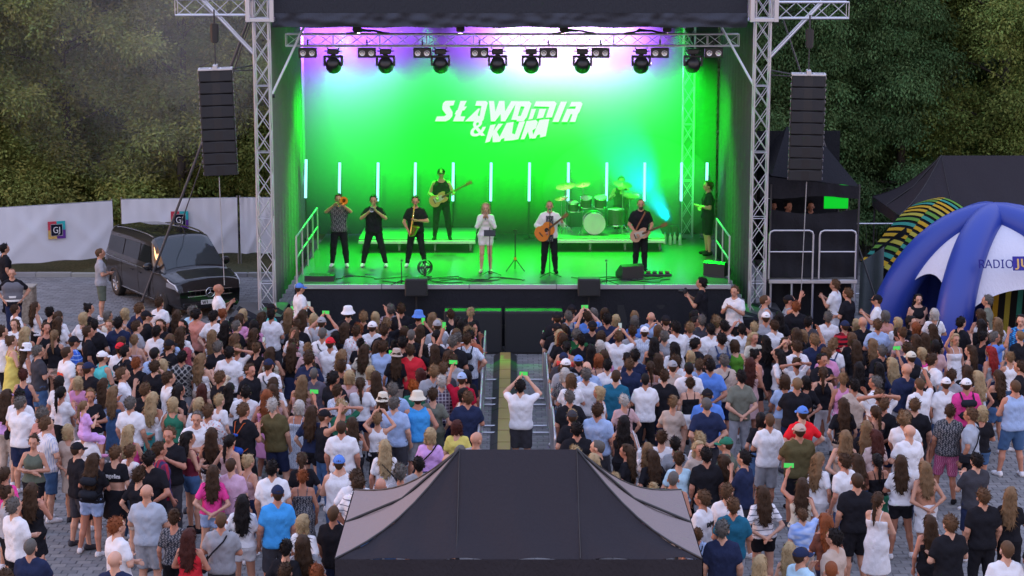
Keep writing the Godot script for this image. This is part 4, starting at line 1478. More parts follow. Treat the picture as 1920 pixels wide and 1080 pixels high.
	for k in 8:
		moving_head(at_z(hx[k], 121, -0.6), k, "round black moving head lamp under truss, " + spots[k])
		blinder(at_z(bx[k], 99, -0.55), "two-eyed blinder lamp under truss, " + spots[k])
	# rear truss with the lamps that wash the backdrop
	var rt := thing("rear_truss", "rear truss hidden above the backdrop carrying wash lamps", "truss", Vector3(0, 7.75, -6.6))
	truss(rt, Vector3(-5.3, 0, 0), Vector3(5.3, 0, 0), 0.27, Vector3.UP, 0.6, 0.02, 0.008)
	var violet := Color(0.62, 0.36, 1.0)
	var pale := Color(0.86, 0.68, 1.0)
	var wash := [[-5.1, violet, 48.0, 6.5], [-4.0, violet, 42.0, 6.6], [-2.9, violet, 16.0, 6.9], [-0.9, violet, 30.0, 6.7], [0.2, pale, 46.0, 6.85], [1.3, pale, 58.0, 6.8], [2.5, pale, 46.0, 6.85], [3.3, violet, 40.0, 6.6]]
	for w in wash:
		var o := thing("wash_lamp", "violet wash lamp on the hidden rear truss", "lamp", Vector3(w[0], 7.5, -6.6), 0, "rear truss wash lamps")
		var h := mb()
		h.lathe([Vector2(0, 0.14), Vector2(0.09, 0.13), Vector2(0.13, 0.0), Vector2(0.13, -0.1), Vector2(0.115, -0.1)], 16, T(V0, 0, 40))
		part(o, "housing", h, BLACK)
		lamp_spot(o, Vector3(w[0], 7.4, -6.75), Vector3(w[0], w[3] - 0.1, -8.0), w[1], w[2] * 2.9, 48.0, 0.15, 1.0)
	# green back light that rakes the deck towards the audience
	for k in 5:
		var x := -4.4 + k * 2.2
		var o := thing("back_lamp", "green back lamp on the hidden rear truss", "lamp", Vector3(x, 7.42, -6.2), 0, "green back lamps on the rear truss")
		var h := mb()
		h.lathe([Vector2(0, 0.14), Vector2(0.09, 0.13), Vector2(0.13, 0.0), Vector2(0.13, -0.1), Vector2(0.115, -0.1)], 16, T(V0, 0, -35))
		part(o, "housing", h, BLACK)
		lamp_spot(o, Vector3(x, 7.28, -6.1), Vector3(x * 0.9, SH, -3.7), Color(0.0, 1.0, 0.1), 300.0, 30.0, 0.12, 1.0)
	var cy := thing("cyan_lamp", "cyan beam lamp beside the last led tubes", "lamp", Vector3(4.35, SH, -6.9))
	var ch := mb()
	ch.bbox(Vector3(0.22, 0.3, 0.2), 0.03, T(Vector3(0, 0.25, 0)))
	ch.bbox(Vector3(0.26, 0.08, 0.24), 0.02, T(Vector3(0, 0.04, 0)))
	part(cy, "housing", ch, BLACK)
	lamp_spot(cy, Vector3(4.25, SH + 0.45, -6.95), Vector3(3.3, 3.4, -8.0), Color(0.0, 0.85, 1.0), 120.0, 22.0, 0.1, 1.0)
	logo()
	tubes()
	rails()
	risers()
	# front wash on the players, from the front truss
	for k in 4:
		var x := -3.6 + k * 2.4
		var o := thing("front_lamp", "small front wash lamp on top of the lighting truss", "lamp", Vector3(x, 7.42, -0.6), 0, "front wash lamps")
		var h := mb()
		h.bbox(Vector3(0.2, 0.16, 0.2), 0.03)
		part(o, "housing", h, BLACK)
		lamp_spot(o, Vector3(x, 7.36, -0.75), Vector3(x * 0.92, 2.4, -3.1), Color(1.0, 0.8, 0.7), 9.0, 21.0, 0.1, 0.6)

func guy(a: Vector3, b: Vector3, r: float, label: String) -> void:
	var o := thing("guy_line", label, "guy line")
	stick(o, "line", a, b, r, mat(0.1, 0.1, 0.11, 0.5), 6)
	stick(o, "anchor", b, b + (a - b).normalized() * 0.25, r * 1.6, DARK, 6)

func line_array(s: int) -> void:
	var top := at_z(404 if s < 0 else 1516, 131 if s < 0 else 141, 0.9)
	var o := thing("line_array", "hanging black line array loudspeakers %s" % ("above the van" if s < 0 else "above the wing platform"), "loudspeaker", top)
	o.rotation_degrees = Vector3(0, -6 * s, 1.6 if s < 0 else -0.6)
	var fr := mb()
	for z in [-0.22, 0.22]: fr.bbox(Vector3(0.76, 0.05, 0.05), 0.008, T(Vector3(0, 0.02, z)))
	for x in [-0.36, -0.12, 0.12, 0.36]: fr.bbox(Vector3(0.05, 0.05, 0.42), 0.008, T(Vector3(x, 0.025, 0)))
	fr.bbox(Vector3(0.1, 0.12, 0.5), 0.01, T(Vector3(0, 0.06, 0)))
	part(o, "rigging_frame", fr, ALU)
	var cab := mb()
	cab.bbox(Vector3(0.76, 0.252, 0.44), 0.012)
	var cm := cab.mesh()
	var gr := mb()
	for k in 2: gr.bbox(Vector3(0.35, 0.22, 0.012), 0.004, T(Vector3(-0.182 + 0.364 * k, 0, 0.225), 7 - 14 * k))
	var gm := gr.mesh()
	var side := mb()
	side.bbox(Vector3(0.02, 0.06, 0.03), 0.005)
	var sm := side.mesh()
	var y := -0.13
	var z := 0.0
	for k in 9:
		var tilt := -1.0 + k * 1.1
		var x := T(Vector3(0, y, z), 0, tilt)
		var c := part(o, "cabinet", cm, mat(0.018, 0.018, 0.02, 0.55), x)
		part(c, "grille", gm, mat(0.022, 0.023, 0.026, 0.8))
		for q in 4: part(c, "rigging_pin", sm, mat(0.3, 0.3, 0.32, 0.35, 0.8), T(Vector3(0.386 * (1 if q % 2 else -1), -0.08 + 0.16 * (q / 2), 0.17)))
		y -= 0.264 * cos(deg_to_rad(tilt)); z -= 0.264 * sin(deg_to_rad(tilt))
	var ch := thing("chain_hoist", "black chain hoist above the line array %s" % ("over the van" if s < 0 else "over the wing platform"), "hoist", top)
	var hb := mb()
	hb.tube([Vector3(0, 0.6, 0), Vector3(0, 0.64, 0), Vector3(0, 1.0, 0), Vector3(0, 1.04, 0)], [0.05, 0.09, 0.1, 0.06], 10)
	part(ch, "motor", hb, BLACK)
	stick(ch, "chain", Vector3(0, 0.05, 0), Vector3(0, 0.6, 0), 0.014, DARK)
	stick(ch, "chain", Vector3(0, 1.04, 0), Vector3(0, 1.35, 0), 0.02, DARK)
	var tl := thing("tie_line", "thin line hanging below the line array %s" % ("beside the van" if s < 0 else "onto the wing platform"), "line")
	stick(tl, "line", top + Vector3(0.02, -2.42, 0), top + Vector3(0.02, -5.0, -0.4), 0.011, mat(0.35, 0.35, 0.36, 0.5), 5)
	var tb := thing("tie_bar", "dark tie bar from tower to line array %s" % ("above the van" if s < 0 else "above the wing platform"), "bar")
	stick(tb, "bar", top + Vector3(-0.38 * s, 0.02, 0), Vector3(5.69 * s + 0.2 * s, top.y + 0.08, 0.5), 0.02, DARK)
	stick(tb, "bar", top + Vector3(-0.38 * s, -0.02, 0.1), Vector3(5.69 * s + 0.2 * s, top.y - 0.02, 0.6), 0.014, DARK)

func moving_head(p: Vector3, k: int, label: String) -> void:
	var o := thing("moving_head", label, "stage lamp", p, 0, "moving head lamps on the lighting truss")
	var top := mb()
	top.bbox(Vector3(0.26, 0.12, 0.26), 0.02, T(Vector3(0, 0.3, 0)))
	top.tube([Vector3(0, 0.25, 0), Vector3(0, 0.2, 0)], 0.06, 10)
	part(o, "base", top, BLACK)
	for s in [-1, 1]:
		var c := mb()
		c.tube([Vector3(0.1 * s, 0.35, 0), Vector3(0.14 * s, 0.38, 0), Vector3(0.14 * s, 0.46, 0)], 0.014, 6)
		c.bar(Vector3(0.1 * s, 0.31, 0), Vector3(0.2 * s, 0.31, 0), 0.016)
		part(o, "clamp", c, BLACK)
	var y := mb()
	y.bbox(Vector3(0.44, 0.05, 0.2), 0.015, T(Vector3(0, 0.185, 0)))
	for s in [-1, 1]: y.prism(PackedVector2Array([Vector2(-0.1, -0.03), Vector2(0.1, -0.03), Vector2(0.1, 0.2), Vector2(-0.1, 0.2)]), 0.045, T(Vector3(0.2 * s, 0, 0), 90))
	part(o, "yoke", y, BLACK)
	var h := mb()
	var rx: float = [18, 30, 12, -10, 8, 26, -20, 60][k]
	h.lathe([Vector2(0.0, -0.2), Vector2(0.1, -0.19), Vector2(0.15, -0.14), Vector2(0.175, 0.0), Vector2(0.185, 0.12), Vector2(0.175, 0.14), Vector2(0.16, 0.135)], 20, T(V0, 0, -117 + rx * 0.15))
	part(o, "head", h, mat(0.014, 0.014, 0.017, 0.35))
	var g := mb()
	g.ell(V0, Vector3(0.16, 0.03, 0.16), 18, 5, T(V0, 0, -117 + rx * 0.15) * T(Vector3(0, 0.125, 0)))
	part(o, "lens", g, mat(0.03, 0.035, 0.05, 0.05))
	var aim := Vector3(p.x * 1.06, 4.25, -8.0)
	lamp_spot(o, p + (aim - p).normalized() * 0.3, aim, Color(0.0, 1.0, 0.1), 720.0, 18.0, 0.12, 1.0)
	if k == 6:
		var e := mb()
		e.ell(V0, Vector3(0.02, 0.02, 0.02), 8, 6, T(Vector3(0.22, 0.03, 0.05)))
		part(o, "pilot_light", e, glow(1.0, 0.85, 1.0, 6.0))

func blinder(p: Vector3, label: String) -> void:
	var o := thing("blinder_lamp", label, "stage lamp", p, 0, "blinder lamps on the lighting truss")
	var b := mb()
	b.bbox(Vector3(0.42, 0.23, 0.13), 0.015)
	part(o, "housing", b, mat(0.014, 0.014, 0.017, 0.4))
	for s in [-1, 1]:
		var e := mb()
		e.lathe([Vector2(0.068, 0.0), Vector2(0.07, 0.012), Vector2(0.055, 0.014), Vector2(0.03, 0.0), Vector2(0.0, 0.0)], 18, T(Vector3(0.105 * s, -0.01, 0.066), 0, 90))
		var ey := part(o, "reflector", e, mat(0.5, 0.5, 0.52, 0.25, 0.9))
		var l := mb()
		l.ell(V0, Vector3(0.028, 0.028, 0.012), 12, 6, T(Vector3(0.105 * s, -0.01, 0.078)))
		part(ey, "led_chip", l, mat(0.75, 0.75, 0.7, 0.3))
	var h := mb()
	h.tube([Vector3(-0.1, 0.115, 0), Vector3(-0.08, 0.17, 0), Vector3(0.08, 0.17, 0), Vector3(0.1, 0.115, 0)], 0.009, 6)
	h.bar(Vector3(0, 0.17, 0), Vector3(0, 0.3, 0), 0.02)
	part(o, "bracket", h, BLACK)

func logo() -> void:
	# lettering traced on a 1920 x 720 crop of the sign; each glyph is one lit panel
	var m := glow(0.86, 0.86, 0.9, 0.95)
	var o := thing("led_sign", "glowing white slanted lettering sign on the green backdrop", "sign")
	var glyphs := [
		[[[235, 180], [245, 140], [270, 115], [380, 112], [362, 165], [318, 172], [325, 192], [352, 240], [350, 285], [318, 325], [275, 345], [152, 345], [175, 290], [255, 288], [282, 272], [250, 232], [236, 212]]],
		[[[440, 115], [512, 115], [482, 178], [514, 178], [484, 222], [462, 224], [440, 288], [496, 290], [474, 345], [354, 345], [388, 268], [374, 264], [396, 222], [408, 216]]],
		[[[622, 116], [728, 116], [748, 138], [698, 332], [684, 345], [490, 345], [640, 200], [662, 200], [628, 286], [604, 287], [634, 262], [640, 286], [655, 286], [676, 172], [604, 170]]],
		[[[760, 116], [818, 116], [834, 236], [874, 116], [936, 116], [944, 232], [1012, 118], [1080, 118], [944, 345], [894, 345], [892, 262], [830, 345], [782, 345]]],
		[[[1072, 120], [1215, 120], [1240, 146], [1185, 300], [1150, 345], [1070, 345], [1076, 330], [1012, 328], [1040, 240], [1062, 140]], [[1120, 175], [1085, 285], [1118, 285], [1162, 180]]],
		[[[1290, 120], [1500, 120], [1522, 145], [1470, 300], [1400, 304], [1440, 182], [1266, 176]]],
		[[[1240, 206], [1290, 206], [1252, 318], [1204, 326]]], [[[1330, 206], [1405, 206], [1370, 304], [1298, 316]]],
		[[[1570, 124], [1640, 124], [1545, 352], [1474, 352]]],
		[[[1690, 126], [1795, 126], [1814, 150], [1780, 240], [1762, 262], [1732, 352], [1668, 352], [1700, 268], [1682, 262], [1642, 352], [1576, 352], [1640, 206], [1730, 206], [1740, 176], [1664, 180]]],
		[[[775, 388], [838, 378], [810, 452], [868, 372], [920, 372], [850, 462], [880, 520], [852, 578], [802, 580], [800, 500], [770, 572], [716, 588]]],
		[[[960, 365], [1040, 350], [1020, 480], [1052, 492], [1100, 352], [1168, 345], [1092, 545], [1030, 558], [930, 566], [936, 530], [900, 545], [885, 575], [850, 578]]],
		[[[1185, 342], [1290, 330], [1310, 352], [1290, 420], [1250, 448], [1262, 520], [1218, 542], [1200, 460], [1160, 545], [1116, 548]]],
		[[[1330, 330], [1440, 318], [1400, 512], [1335, 528], [1335, 490], [1305, 500], [1285, 536], [1240, 540]]],
	]
	for gl in glyphs:
		var poly := PackedVector2Array()
		var holes := []
		for c in gl.size():
			var q := PackedVector2Array()
			for p in gl[c]:
				var w := at_z(790.0 + p[0] / 6.0, 170.0 + p[1] / 6.0, -7.98)
				q.append(Vector2(w.x, w.y))
			if c == 0: poly = q
			else: holes.append(q)
		var b := mb()
		if holes.size():
			# a narrow slit joins the hole to the outline
			var h: PackedVector2Array = holes[0]
			if Geometry2D.is_polygon_clockwise(h) == Geometry2D.is_polygon_clockwise(poly): h.reverse()
			var bi := 0; var bj := 0; var bd := 1e9
			for i in poly.size():
				for j in h.size():
					if poly[i].distance_to(h[j]) < bd: bd = poly[i].distance_to(h[j]); bi = i; bj = j
			var joined := PackedVector2Array()
			for i in range(0, bi + 1): joined.append(poly[i])
			for j in h.size() + 1: joined.append(h[(bj + j) % h.size()] + (Vector2(0.002, 0.001) if j == h.size() else Vector2.ZERO))
			joined.append(poly[bi] + Vector2(0.002, 0.001))
			for i in range(bi + 1, poly.size()): joined.append(poly[i])
			poly = joined
		b.prism(poly, 0.012, T(Vector3(0, 0, -7.98)))
		part(o, "letter", b, m)
	var am := text_mesh("&", 0.62, 0.012)
	var ax := T(at_z(790 + 640 / 6.0, 170 + 425 / 6.0, -7.98))
	ax.basis = Basis(Vector3(1, 0.08, 0), Vector3(0.16, 1, 0), Vector3(0, 0, 1))
	part(o, "letter", am, m, ax)

func tubes() -> void:
	var xs := [574, 637, 709, 779, 850, 921, 993, 1066, 1138, 1209, 1278, 1326]
	var m := glow(0.33, 0.86, 1.0, 2.0)
	for k in 12:
		var y0 := 299 if k == 0 else (305 if k < 11 else 305)
		var y1 := 371 if k == 0 else (377 if k < 11 else 343)
		var a := at_z(xs[k], y0, -7.0)
		var c := at_z(xs[k] - 1, y1, -7.0)
		var o := thing("led_tube", "upright cyan white led tube at backdrop, tube %s from the stair rail end" % ["first", "second", "third", "fourth", "fifth", "sixth", "seventh", "eighth", "ninth", "tenth", "eleventh", "last short one"][k], "led tube", Vector3(c.x, SH, -7.0), 0, "upright led tubes")
		var b := mb()
		b.tube([c - o.position, a - o.position], 0.036, 10)
		part(o, "light_tube", b, m)
		var s := mb()
		s.bar(Vector3(0, 0.02, -0.06), Vector3(0, c.y - SH, -0.06), 0.018)
		s.lathe([Vector2(0.16, 0.0), Vector2(0.16, 0.015), Vector2(0.0, 0.03)], 12, T(Vector3(0, 0, -0.06)))
		part(o, "stand", s, BLACK)
		var l := OmniLight3D.new()
		l.name = "tube_light"
		o.add_child(l, true)
		l.position = (a + c) / 2 - o.position + Vector3(0, 0, 0.12)
		l.light_color = Color(0.6, 0.95, 1.0)
		l.light_energy = 0.1
		l.light_size = 0.1
		l.omni_range = 12.0
		l.shadow_enabled = true

func rails() -> void:
	var st := thing("stair_rail", "handrail along the deck edge beside the brass players", "handrail")
	var a := Vector3(-5.05, SH + 1.1, -0.1)
	var e := Vector3(-5.05, SH + 1.1, -5.2)
	for dy in [0.0, -0.5]:
		for k in 4:
			stick(st, "rail", a.lerp(e, k / 4.0) + Vector3(0, dy, -0.06), a.lerp(e, (k + 1) / 4.0) + Vector3(0, dy, 0.06), 0.024, ALU, 8)
	for k in 5: stick(st, "post", a.lerp(e, k / 4.0) + Vector3(0, -1.1, 0), a.lerp(e, k / 4.0), 0.024, ALU, 8)
	var rr := thing("guard_rail", "guard rail at the deck edge beside the stagehand", "handrail")
	for k in 3:
		var z := -0.15 - k * 1.5
		stick(rr, "post", Vector3(5.1, SH, z), Vector3(5.1, SH + 1.1, z), 0.024, ALU, 8)
		if k < 2:
			for dy in [1.1, 0.55]: stick(rr, "rail", Vector3(5.1, SH + dy, z), Vector3(5.1, SH + dy, z - 1.5), 0.024, ALU, 8)

func risers() -> void:
	for k in 2:
		var x0 := -3.95 if k == 0 else 1.0
		var x1 := -0.95 if k == 0 else 3.95
		var z1 := -4.75 if k == 0 else -4.9
		var o := thing("riser", "rolling riser platform under the bass player" if k == 0 else "rolling riser platform under the drum kit", "riser", Vector3((x0 + x1) / 2, SH, z1 - 1.0))
		var w := x1 - x0
		var d := mb()
		d.bbox(Vector3(w, 0.05, 2.0), 0.006, T(Vector3(0, 0.33, 0)))
		part(o, "deck", d, mat(0.14, 0.14, 0.145, 0.32))
		var f := mb()
		for s in [-1, 1]: f.bbox(Vector3(w + 0.02, 0.09, 0.03), 0.006, T(Vector3(0, 0.27, 1.0 * s)))
		part(o, "frame", f, ALU)
		for j in 4:
			for s in [-1, 1]:
				var c := mb()
				c.box(Vector3(0.06, 0.12, 0.06), T(Vector3(0, 0.17, 0)))
				c.tube([Vector3(-0.025, 0.06, 0), Vector3(0.025, 0.06, 0)], 0.06, 12)
				part(o, "caster", c, mat(0.12, 0.12, 0.12, 0.5), T(Vector3(-w / 2 + 0.12 + j * (w - 0.24) / 3, 0, 0.9 * s)))

func box_speaker(called: String, label: String, pos: Vector3, size: Vector3, group := "", ry := 0.0) -> void:
	var o := thing(called, label, "loudspeaker", pos, ry, group)
	var b := mb()
	b.bbox(size, 0.02, T(Vector3(0, size.y / 2, 0)))
	part(o, "cabinet", b, mat(0.02, 0.02, 0.022, 0.5))
	var g := mb()
	g.bbox(Vector3(size.x - 0.08, size.y - 0.1, 0.02), 0.006, T(Vector3(0, size.y / 2, size.z / 2 + 0.006)))
	part(o, "grille", g, mat(0.016, 0.017, 0.02, 0.85))
	var h := mb()
	for s in [-1, 1]:
		h.bbox(Vector3(0.012, 0.06, 0.14), 0.003, T(Vector3(s * (size.x / 2 + 0.003), size.y * 0.6, 0)))
	part(o, "handle", h, mat(0.06, 0.06, 0.06, 0.4))

func speakers() -> void:
	for k in 2:
		box_speaker("subwoofer", "wide black subwoofer at the aisle's head, %s side" % ["trumpet" if k == 0 else "singer", ""][0], Vector3(-0.9 + k * 1.4, 0, 0.62), Vector3(1.34, 1.02, 0.6), "subwoofers before the stage")
	for k in 2:
		box_speaker("subwoofer", "black subwoofer with green lit top below the brass players, %s" % ["outer one", "inner one"][k], at_y(641 + k * 67, 552, 1.05) * Vector3(1, 0, 1) + Vector3(0, 0, 0.1), Vector3(0.78, 1.05, 0.75), "subwoofers before the stage")
		box_speaker("subwoofer", "black subwoofer with green lit top below the guitarist, %s" % ["inner one", "outer one"][k], at_y(1184 + k * 68, 561, 1.05) * Vector3(1, 0, 1) + Vector3(0, 0, 0.1), Vector3(0.8, 1.05, 0.75), "subwoofers before the stage")
	for k in 2:
		var p := at_z(781 if k == 0 else 1104, 545, 0.3)
		var o := thing("front_fill", "small front fill loudspeaker on pole below the %s" % ["saxophonist" if k == 0 else "white jacket guitarist"][0], "loudspeaker", Vector3(p.x, 0, 0.36))
		var b := mb()
		b.bbox(Vector3(0.52, 0.42, 0.34), 0.02, T(Vector3(0, 1.5, 0)))
		part(o, "cabinet", b, mat(0.018, 0.018, 0.02, 0.5))
		var g := mb()
		g.bbox(Vector3(0.46, 0.36, 0.02), 0.005, T(Vector3(0, 1.5, 0.172)))
		part(o, "grille", g, mat(0.015, 0.016, 0.018, 0.85))
		stick(o, "pole", Vector3(0, 0.1, 0), Vector3(0, 1.3, 0), 0.02, BLACK)
		for j in 3: stick(o, "leg", Vector3(0, 0.5, 0), Vector3(0.3 * cos(j * 2.1 + 0.5), 0.01, 0.25 * sin(j * 2.1 + 0.5)), 0.012, BLACK)

# ---------------------------------------------------------------- the place round the stage
func ground() -> void:
	var b := mb()
	b.quad(Vector3(-160, 0, -160), Vector3(160, 0, -160), Vector3(160, 0, 160), Vector3(-160, 0, 160), Vector3.UP)
	var gm := textured(noise_tex(512, 0.012, [[0.0, 0.1, 0.1, 0.105], [0.5, 0.14, 0.14, 0.147], [1.0, 0.19, 0.188, 0.19]], 3), 0.35, 0.9, true)
	var g := setting("pavement", b, gm)
	# grey block paving: the blocks that show largest are single parts, the others one mass
	var bw := 0.24
	var bl := 0.16
	var tones := [mat(0.15, 0.15, 0.155, 0.85), mat(0.175, 0.172, 0.172, 0.88), mat(0.205, 0.2, 0.197, 0.86), mat(0.16, 0.16, 0.168, 0.83)]
	var pm := mb()
	pm.bbox(Vector3(bw - 0.012, 0.05, bl - 0.012), 0.007)
	var pav := pm.mesh()
	var spots := []
	for r in range(int(-10.0 / bl), int(19.0 / bl)):
		var z := r * bl
		var half := (CAM_Z - z) * 0.262 + 0.5
		for c in range(int(-half / bw), int(half / bw) + 1):
			spots.append(Vector3((c + (0.5 if r % 2 else 0.0)) * bw, 0.0, z))
	var rest := []
	var singles := 0
	for p in spots:
		if p.z < 0.3 and absf(p.x) < 5.0: continue
		var open: bool = (p.z > 13.2 and ((p.x > 6.6 and p.x < 8.0) or (p.x < -6.0 and p.x > -7.2) )) or (p.z > 5.0 and p.z < 7.2 and absf(p.x - 0.25) < 0.6)
		if open and singles < 300:
			var o := MeshInstance3D.new()
			o.name = "paver"
			o.mesh = pav
			o.material_override = tones[(singles * 7 + int(p.x * 31.0)) % 4]
			o.position = p + Vector3(0, -0.016 + 0.003 * (singles % 3), 0)
			g.add_child(o, true)
			singles += 1
		else: rest.append(p)
	rng.seed = 77
	var mm := MultiMesh.new()
	mm.transform_format = MultiMesh.TRANSFORM_3D
	mm.use_colors = true
	pm = mb()
	pm.bbox(Vector3(bw - 0.012, 0.05, bl - 0.012), 0.007)
	mm.mesh = pm.mesh()
	mm.instance_count = rest.size()
	for k in rest.size():
		mm.set_instance_transform(k, Transform3D(Basis(), rest[k] + Vector3(0, -0.016 + rng.randf() * 0.006, 0)))
		var t := rng.randf_range(0.8, 1.18)
		mm.set_instance_color(k, Color(0.175 * t, 0.172 * t, 0.174 * t))
	var mi := MultiMeshInstance3D.new()
	mi.name = "paver_field"
	mi.multimesh = mm
	var vm := StandardMaterial3D.new()
	vm.vertex_color_use_as_albedo = true
	vm.roughness = 0.87
	mi.material_override = vm
	mi.set_meta("kind", "stuff")
	g.add_child(mi)
	# the grassy bank; behind it an added dark slope closing sky gaps between trees
	var gb := mb()
	gb.sheet(60, 10, func(u, v): return Vector3(-26.0 + u * 20.0, 0.04 + 0.35 * v + 0.05 * sin(u * 43.0 + v * 9.0), -9.9 - v * 3.5))
	setting("grass_bank", gb, textured(noise_tex(256, 0.05, [[0.0, 0.03, 0.035, 0.016], [0.5, 0.06, 0.06, 0.03], [1.0, 0.1, 0.085, 0.05]], 8), 0.8, 0.95, true))
	var added_backing := mb()
	added_backing.sheet(40, 14, func(u, v): return Vector3(-60.0 + u * 120.0, -0.1 + 13.0 * v * v + 0.4 * sin(u * 30.0 + v * 8.0), -17.0 - v * 16.0))
	setting("added_backing", added_backing, textured(noise_tex(256, 0.04, [[0.0, 0.006, 0.01, 0.005], [0.6, 0.014, 0.022, 0.01], [1.0, 0.025, 0.035, 0.016]], 9), 0.5, 1.0, true))
	var kerb := thing("kerb", "grey stone kerb along the grass bank by the banners", "kerb", Vector3(0, 0, 0))
	for k in 14:
		var kb := mb()
		kb.bbox(Vector3(0.99, 0.17, 0.16), 0.015)
		part(kerb, "kerb_stone", kb, mat(0.25 + 0.02 * (k % 3), 0.25 + 0.02 * (k % 3), 0.26, 0.9), T(Vector3(-20.0 + k, 0.05 + 0.004 * (k % 4), -9.75 + 0.01 * (k % 3))))

func clump(seed_no: int, leaf: float, droop: float) -> ArrayMesh:
	var o := mb()
	rng.seed = seed_no
	for k in 26:
		var d := Vector3(rng.randfn(), rng.randfn() * 0.7 - droop * 0.5, rng.randfn()).normalized()
		var p := d * rng.randf_range(0.06, 0.3)
		var l := leaf * rng.randf_range(0.7, 1.3)
		var s := d.cross(Vector3(rng.randfn(), rng.randfn(), rng.randfn())).normalized() * l * 0.24
		d = (d + Vector3(0, -droop, 0)).normalized()
		o.quad(p, p + d * l * 0.5 + s, p + d * l, p + d * l * 0.5 - s)
	return o.mesh()

var leaf_mats := {}
var clumps := {}
func tree(p: Vector3, h: float, r: float, kind: int, label: String) -> void:
	var o := thing(["ash_tree", "spruce_tree", "lime_tree"][kind], label, "tree", p, 0, "trees behind the stage")
	rng.seed = int(p.x * 131.0 + p.z * 17.0) + 9000
	var lean := Vector3(rng.randf_range(-0.3, 0.3), 0, rng.randf_range(-0.3, 0.3))
	var t := mb()
	t.tube([V0, Vector3(0, h * 0.35, 0) + lean * 0.4, Vector3(0, h * 0.7, 0) + lean, Vector3(0, h * 0.97, 0) + lean], [0.15, 0.12, 0.07, 0.02], 8)
	part(o, "trunk", t, mat(0.05, 0.042, 0.034, 0.95))
	var br := mb()
	for k in 22:
		var y := h * rng.randf_range(0.12, 0.85)
		var a := rng.randf() * TAU
		var l := r * rng.randf_range(0.5, 0.95) * (1.0 - (y / h) * (0.75 if kind == 1 else 0.35))
		var d := Vector3(cos(a), 0.35 if kind != 1 else -0.1, sin(a)) * l
		br.tube([Vector3(0, y, 0) + lean * (y / h), Vector3(0, y, 0) + lean * (y / h) + d * 0.5 + Vector3(0, 0.1, 0), Vector3(0, y, 0) + lean * (y / h) + d], [0.06, 0.035, 0.01], 5)
	part(o, "limbs", br, mat(0.045, 0.038, 0.03, 0.95))
	if not clumps.has(kind):
		clumps[kind] = clump(40 + kind, [0.105, 0.09, 0.1][kind], [0.5, 0.9, 0.3][kind])
		var m := StandardMaterial3D.new()
		m.vertex_color_use_as_albedo = true
		m.roughness = 0.8
		m.metallic_specular = 0.15
		m.backlight_enabled = true
		m.backlight = Color(0.3, 0.35, 0.15)
		leaf_mats[kind] = m
	var n := int(h * r * 170.0)
	var mm := MultiMesh.new()
	mm.transform_format = MultiMesh.TRANSFORM_3D
	mm.use_colors = true
	mm.mesh = clumps[kind]
	mm.instance_count = n
	# boughs: foliage gathers round a few dozen centres, with gaps between
	var boughs := []
	for k in 64:
		var y := rng.randf_range(0.07, 1.0)
		var wide := (1.05 - y) if kind == 1 else sqrt(maxf(0.05, 1.0 - pow((y - 0.52) / 0.55, 2.0)))
		var a := rng.randf() * TAU
		boughs.append([Vector3(cos(a) * r * wide * rng.randf_range(0.15, 1.0), y * h, sin(a) * r * wide * rng.randf_range(0.15, 1.0)) + lean * y, rng.randf_range(0.4, 0.95), rng.randf_range(0.72, 1.25)])
	var base: Array = [[0.19, 0.225, 0.062], [0.07, 0.13, 0.048], [0.145, 0.2, 0.052]][kind]
	for k in n:
		var q: Array = boughs[rng.randi() % boughs.size()]
		var off: Vector3 = Vector3(rng.randfn() * 0.62, rng.randfn() * (0.34 if kind != 1 else 0.26), rng.randfn() * 0.62) * q[1]
		off.y -= off.length() * (0.25 if kind != 1 else 0.5)
		var sc := rng.randf_range(0.7, 1.3)
		mm.set_instance_transform(k, Transform3D(Basis.from_euler(Vector3(rng.randf_range(-0.5, 0.5), rng.randf() * TAU, rng.randf_range(-0.5, 0.5))) * Basis.from_scale(Vector3.ONE * sc), q[0] + off))
		var tn: float = q[2] * rng.randf_range(0.8, 1.25)
		var warm := rng.randf_range(0.85, 1.25)
		mm.set_instance_color(k, Color(base[0] * tn * warm, base[1] * tn, base[2] * tn))
	var mi := MultiMeshInstance3D.new()
	mi.name = "crown"
	mi.multimesh = mm
	mi.material_override = leaf_mats[kind]
	mi.set_meta("kind", "stuff")
	o.add_child(mi)

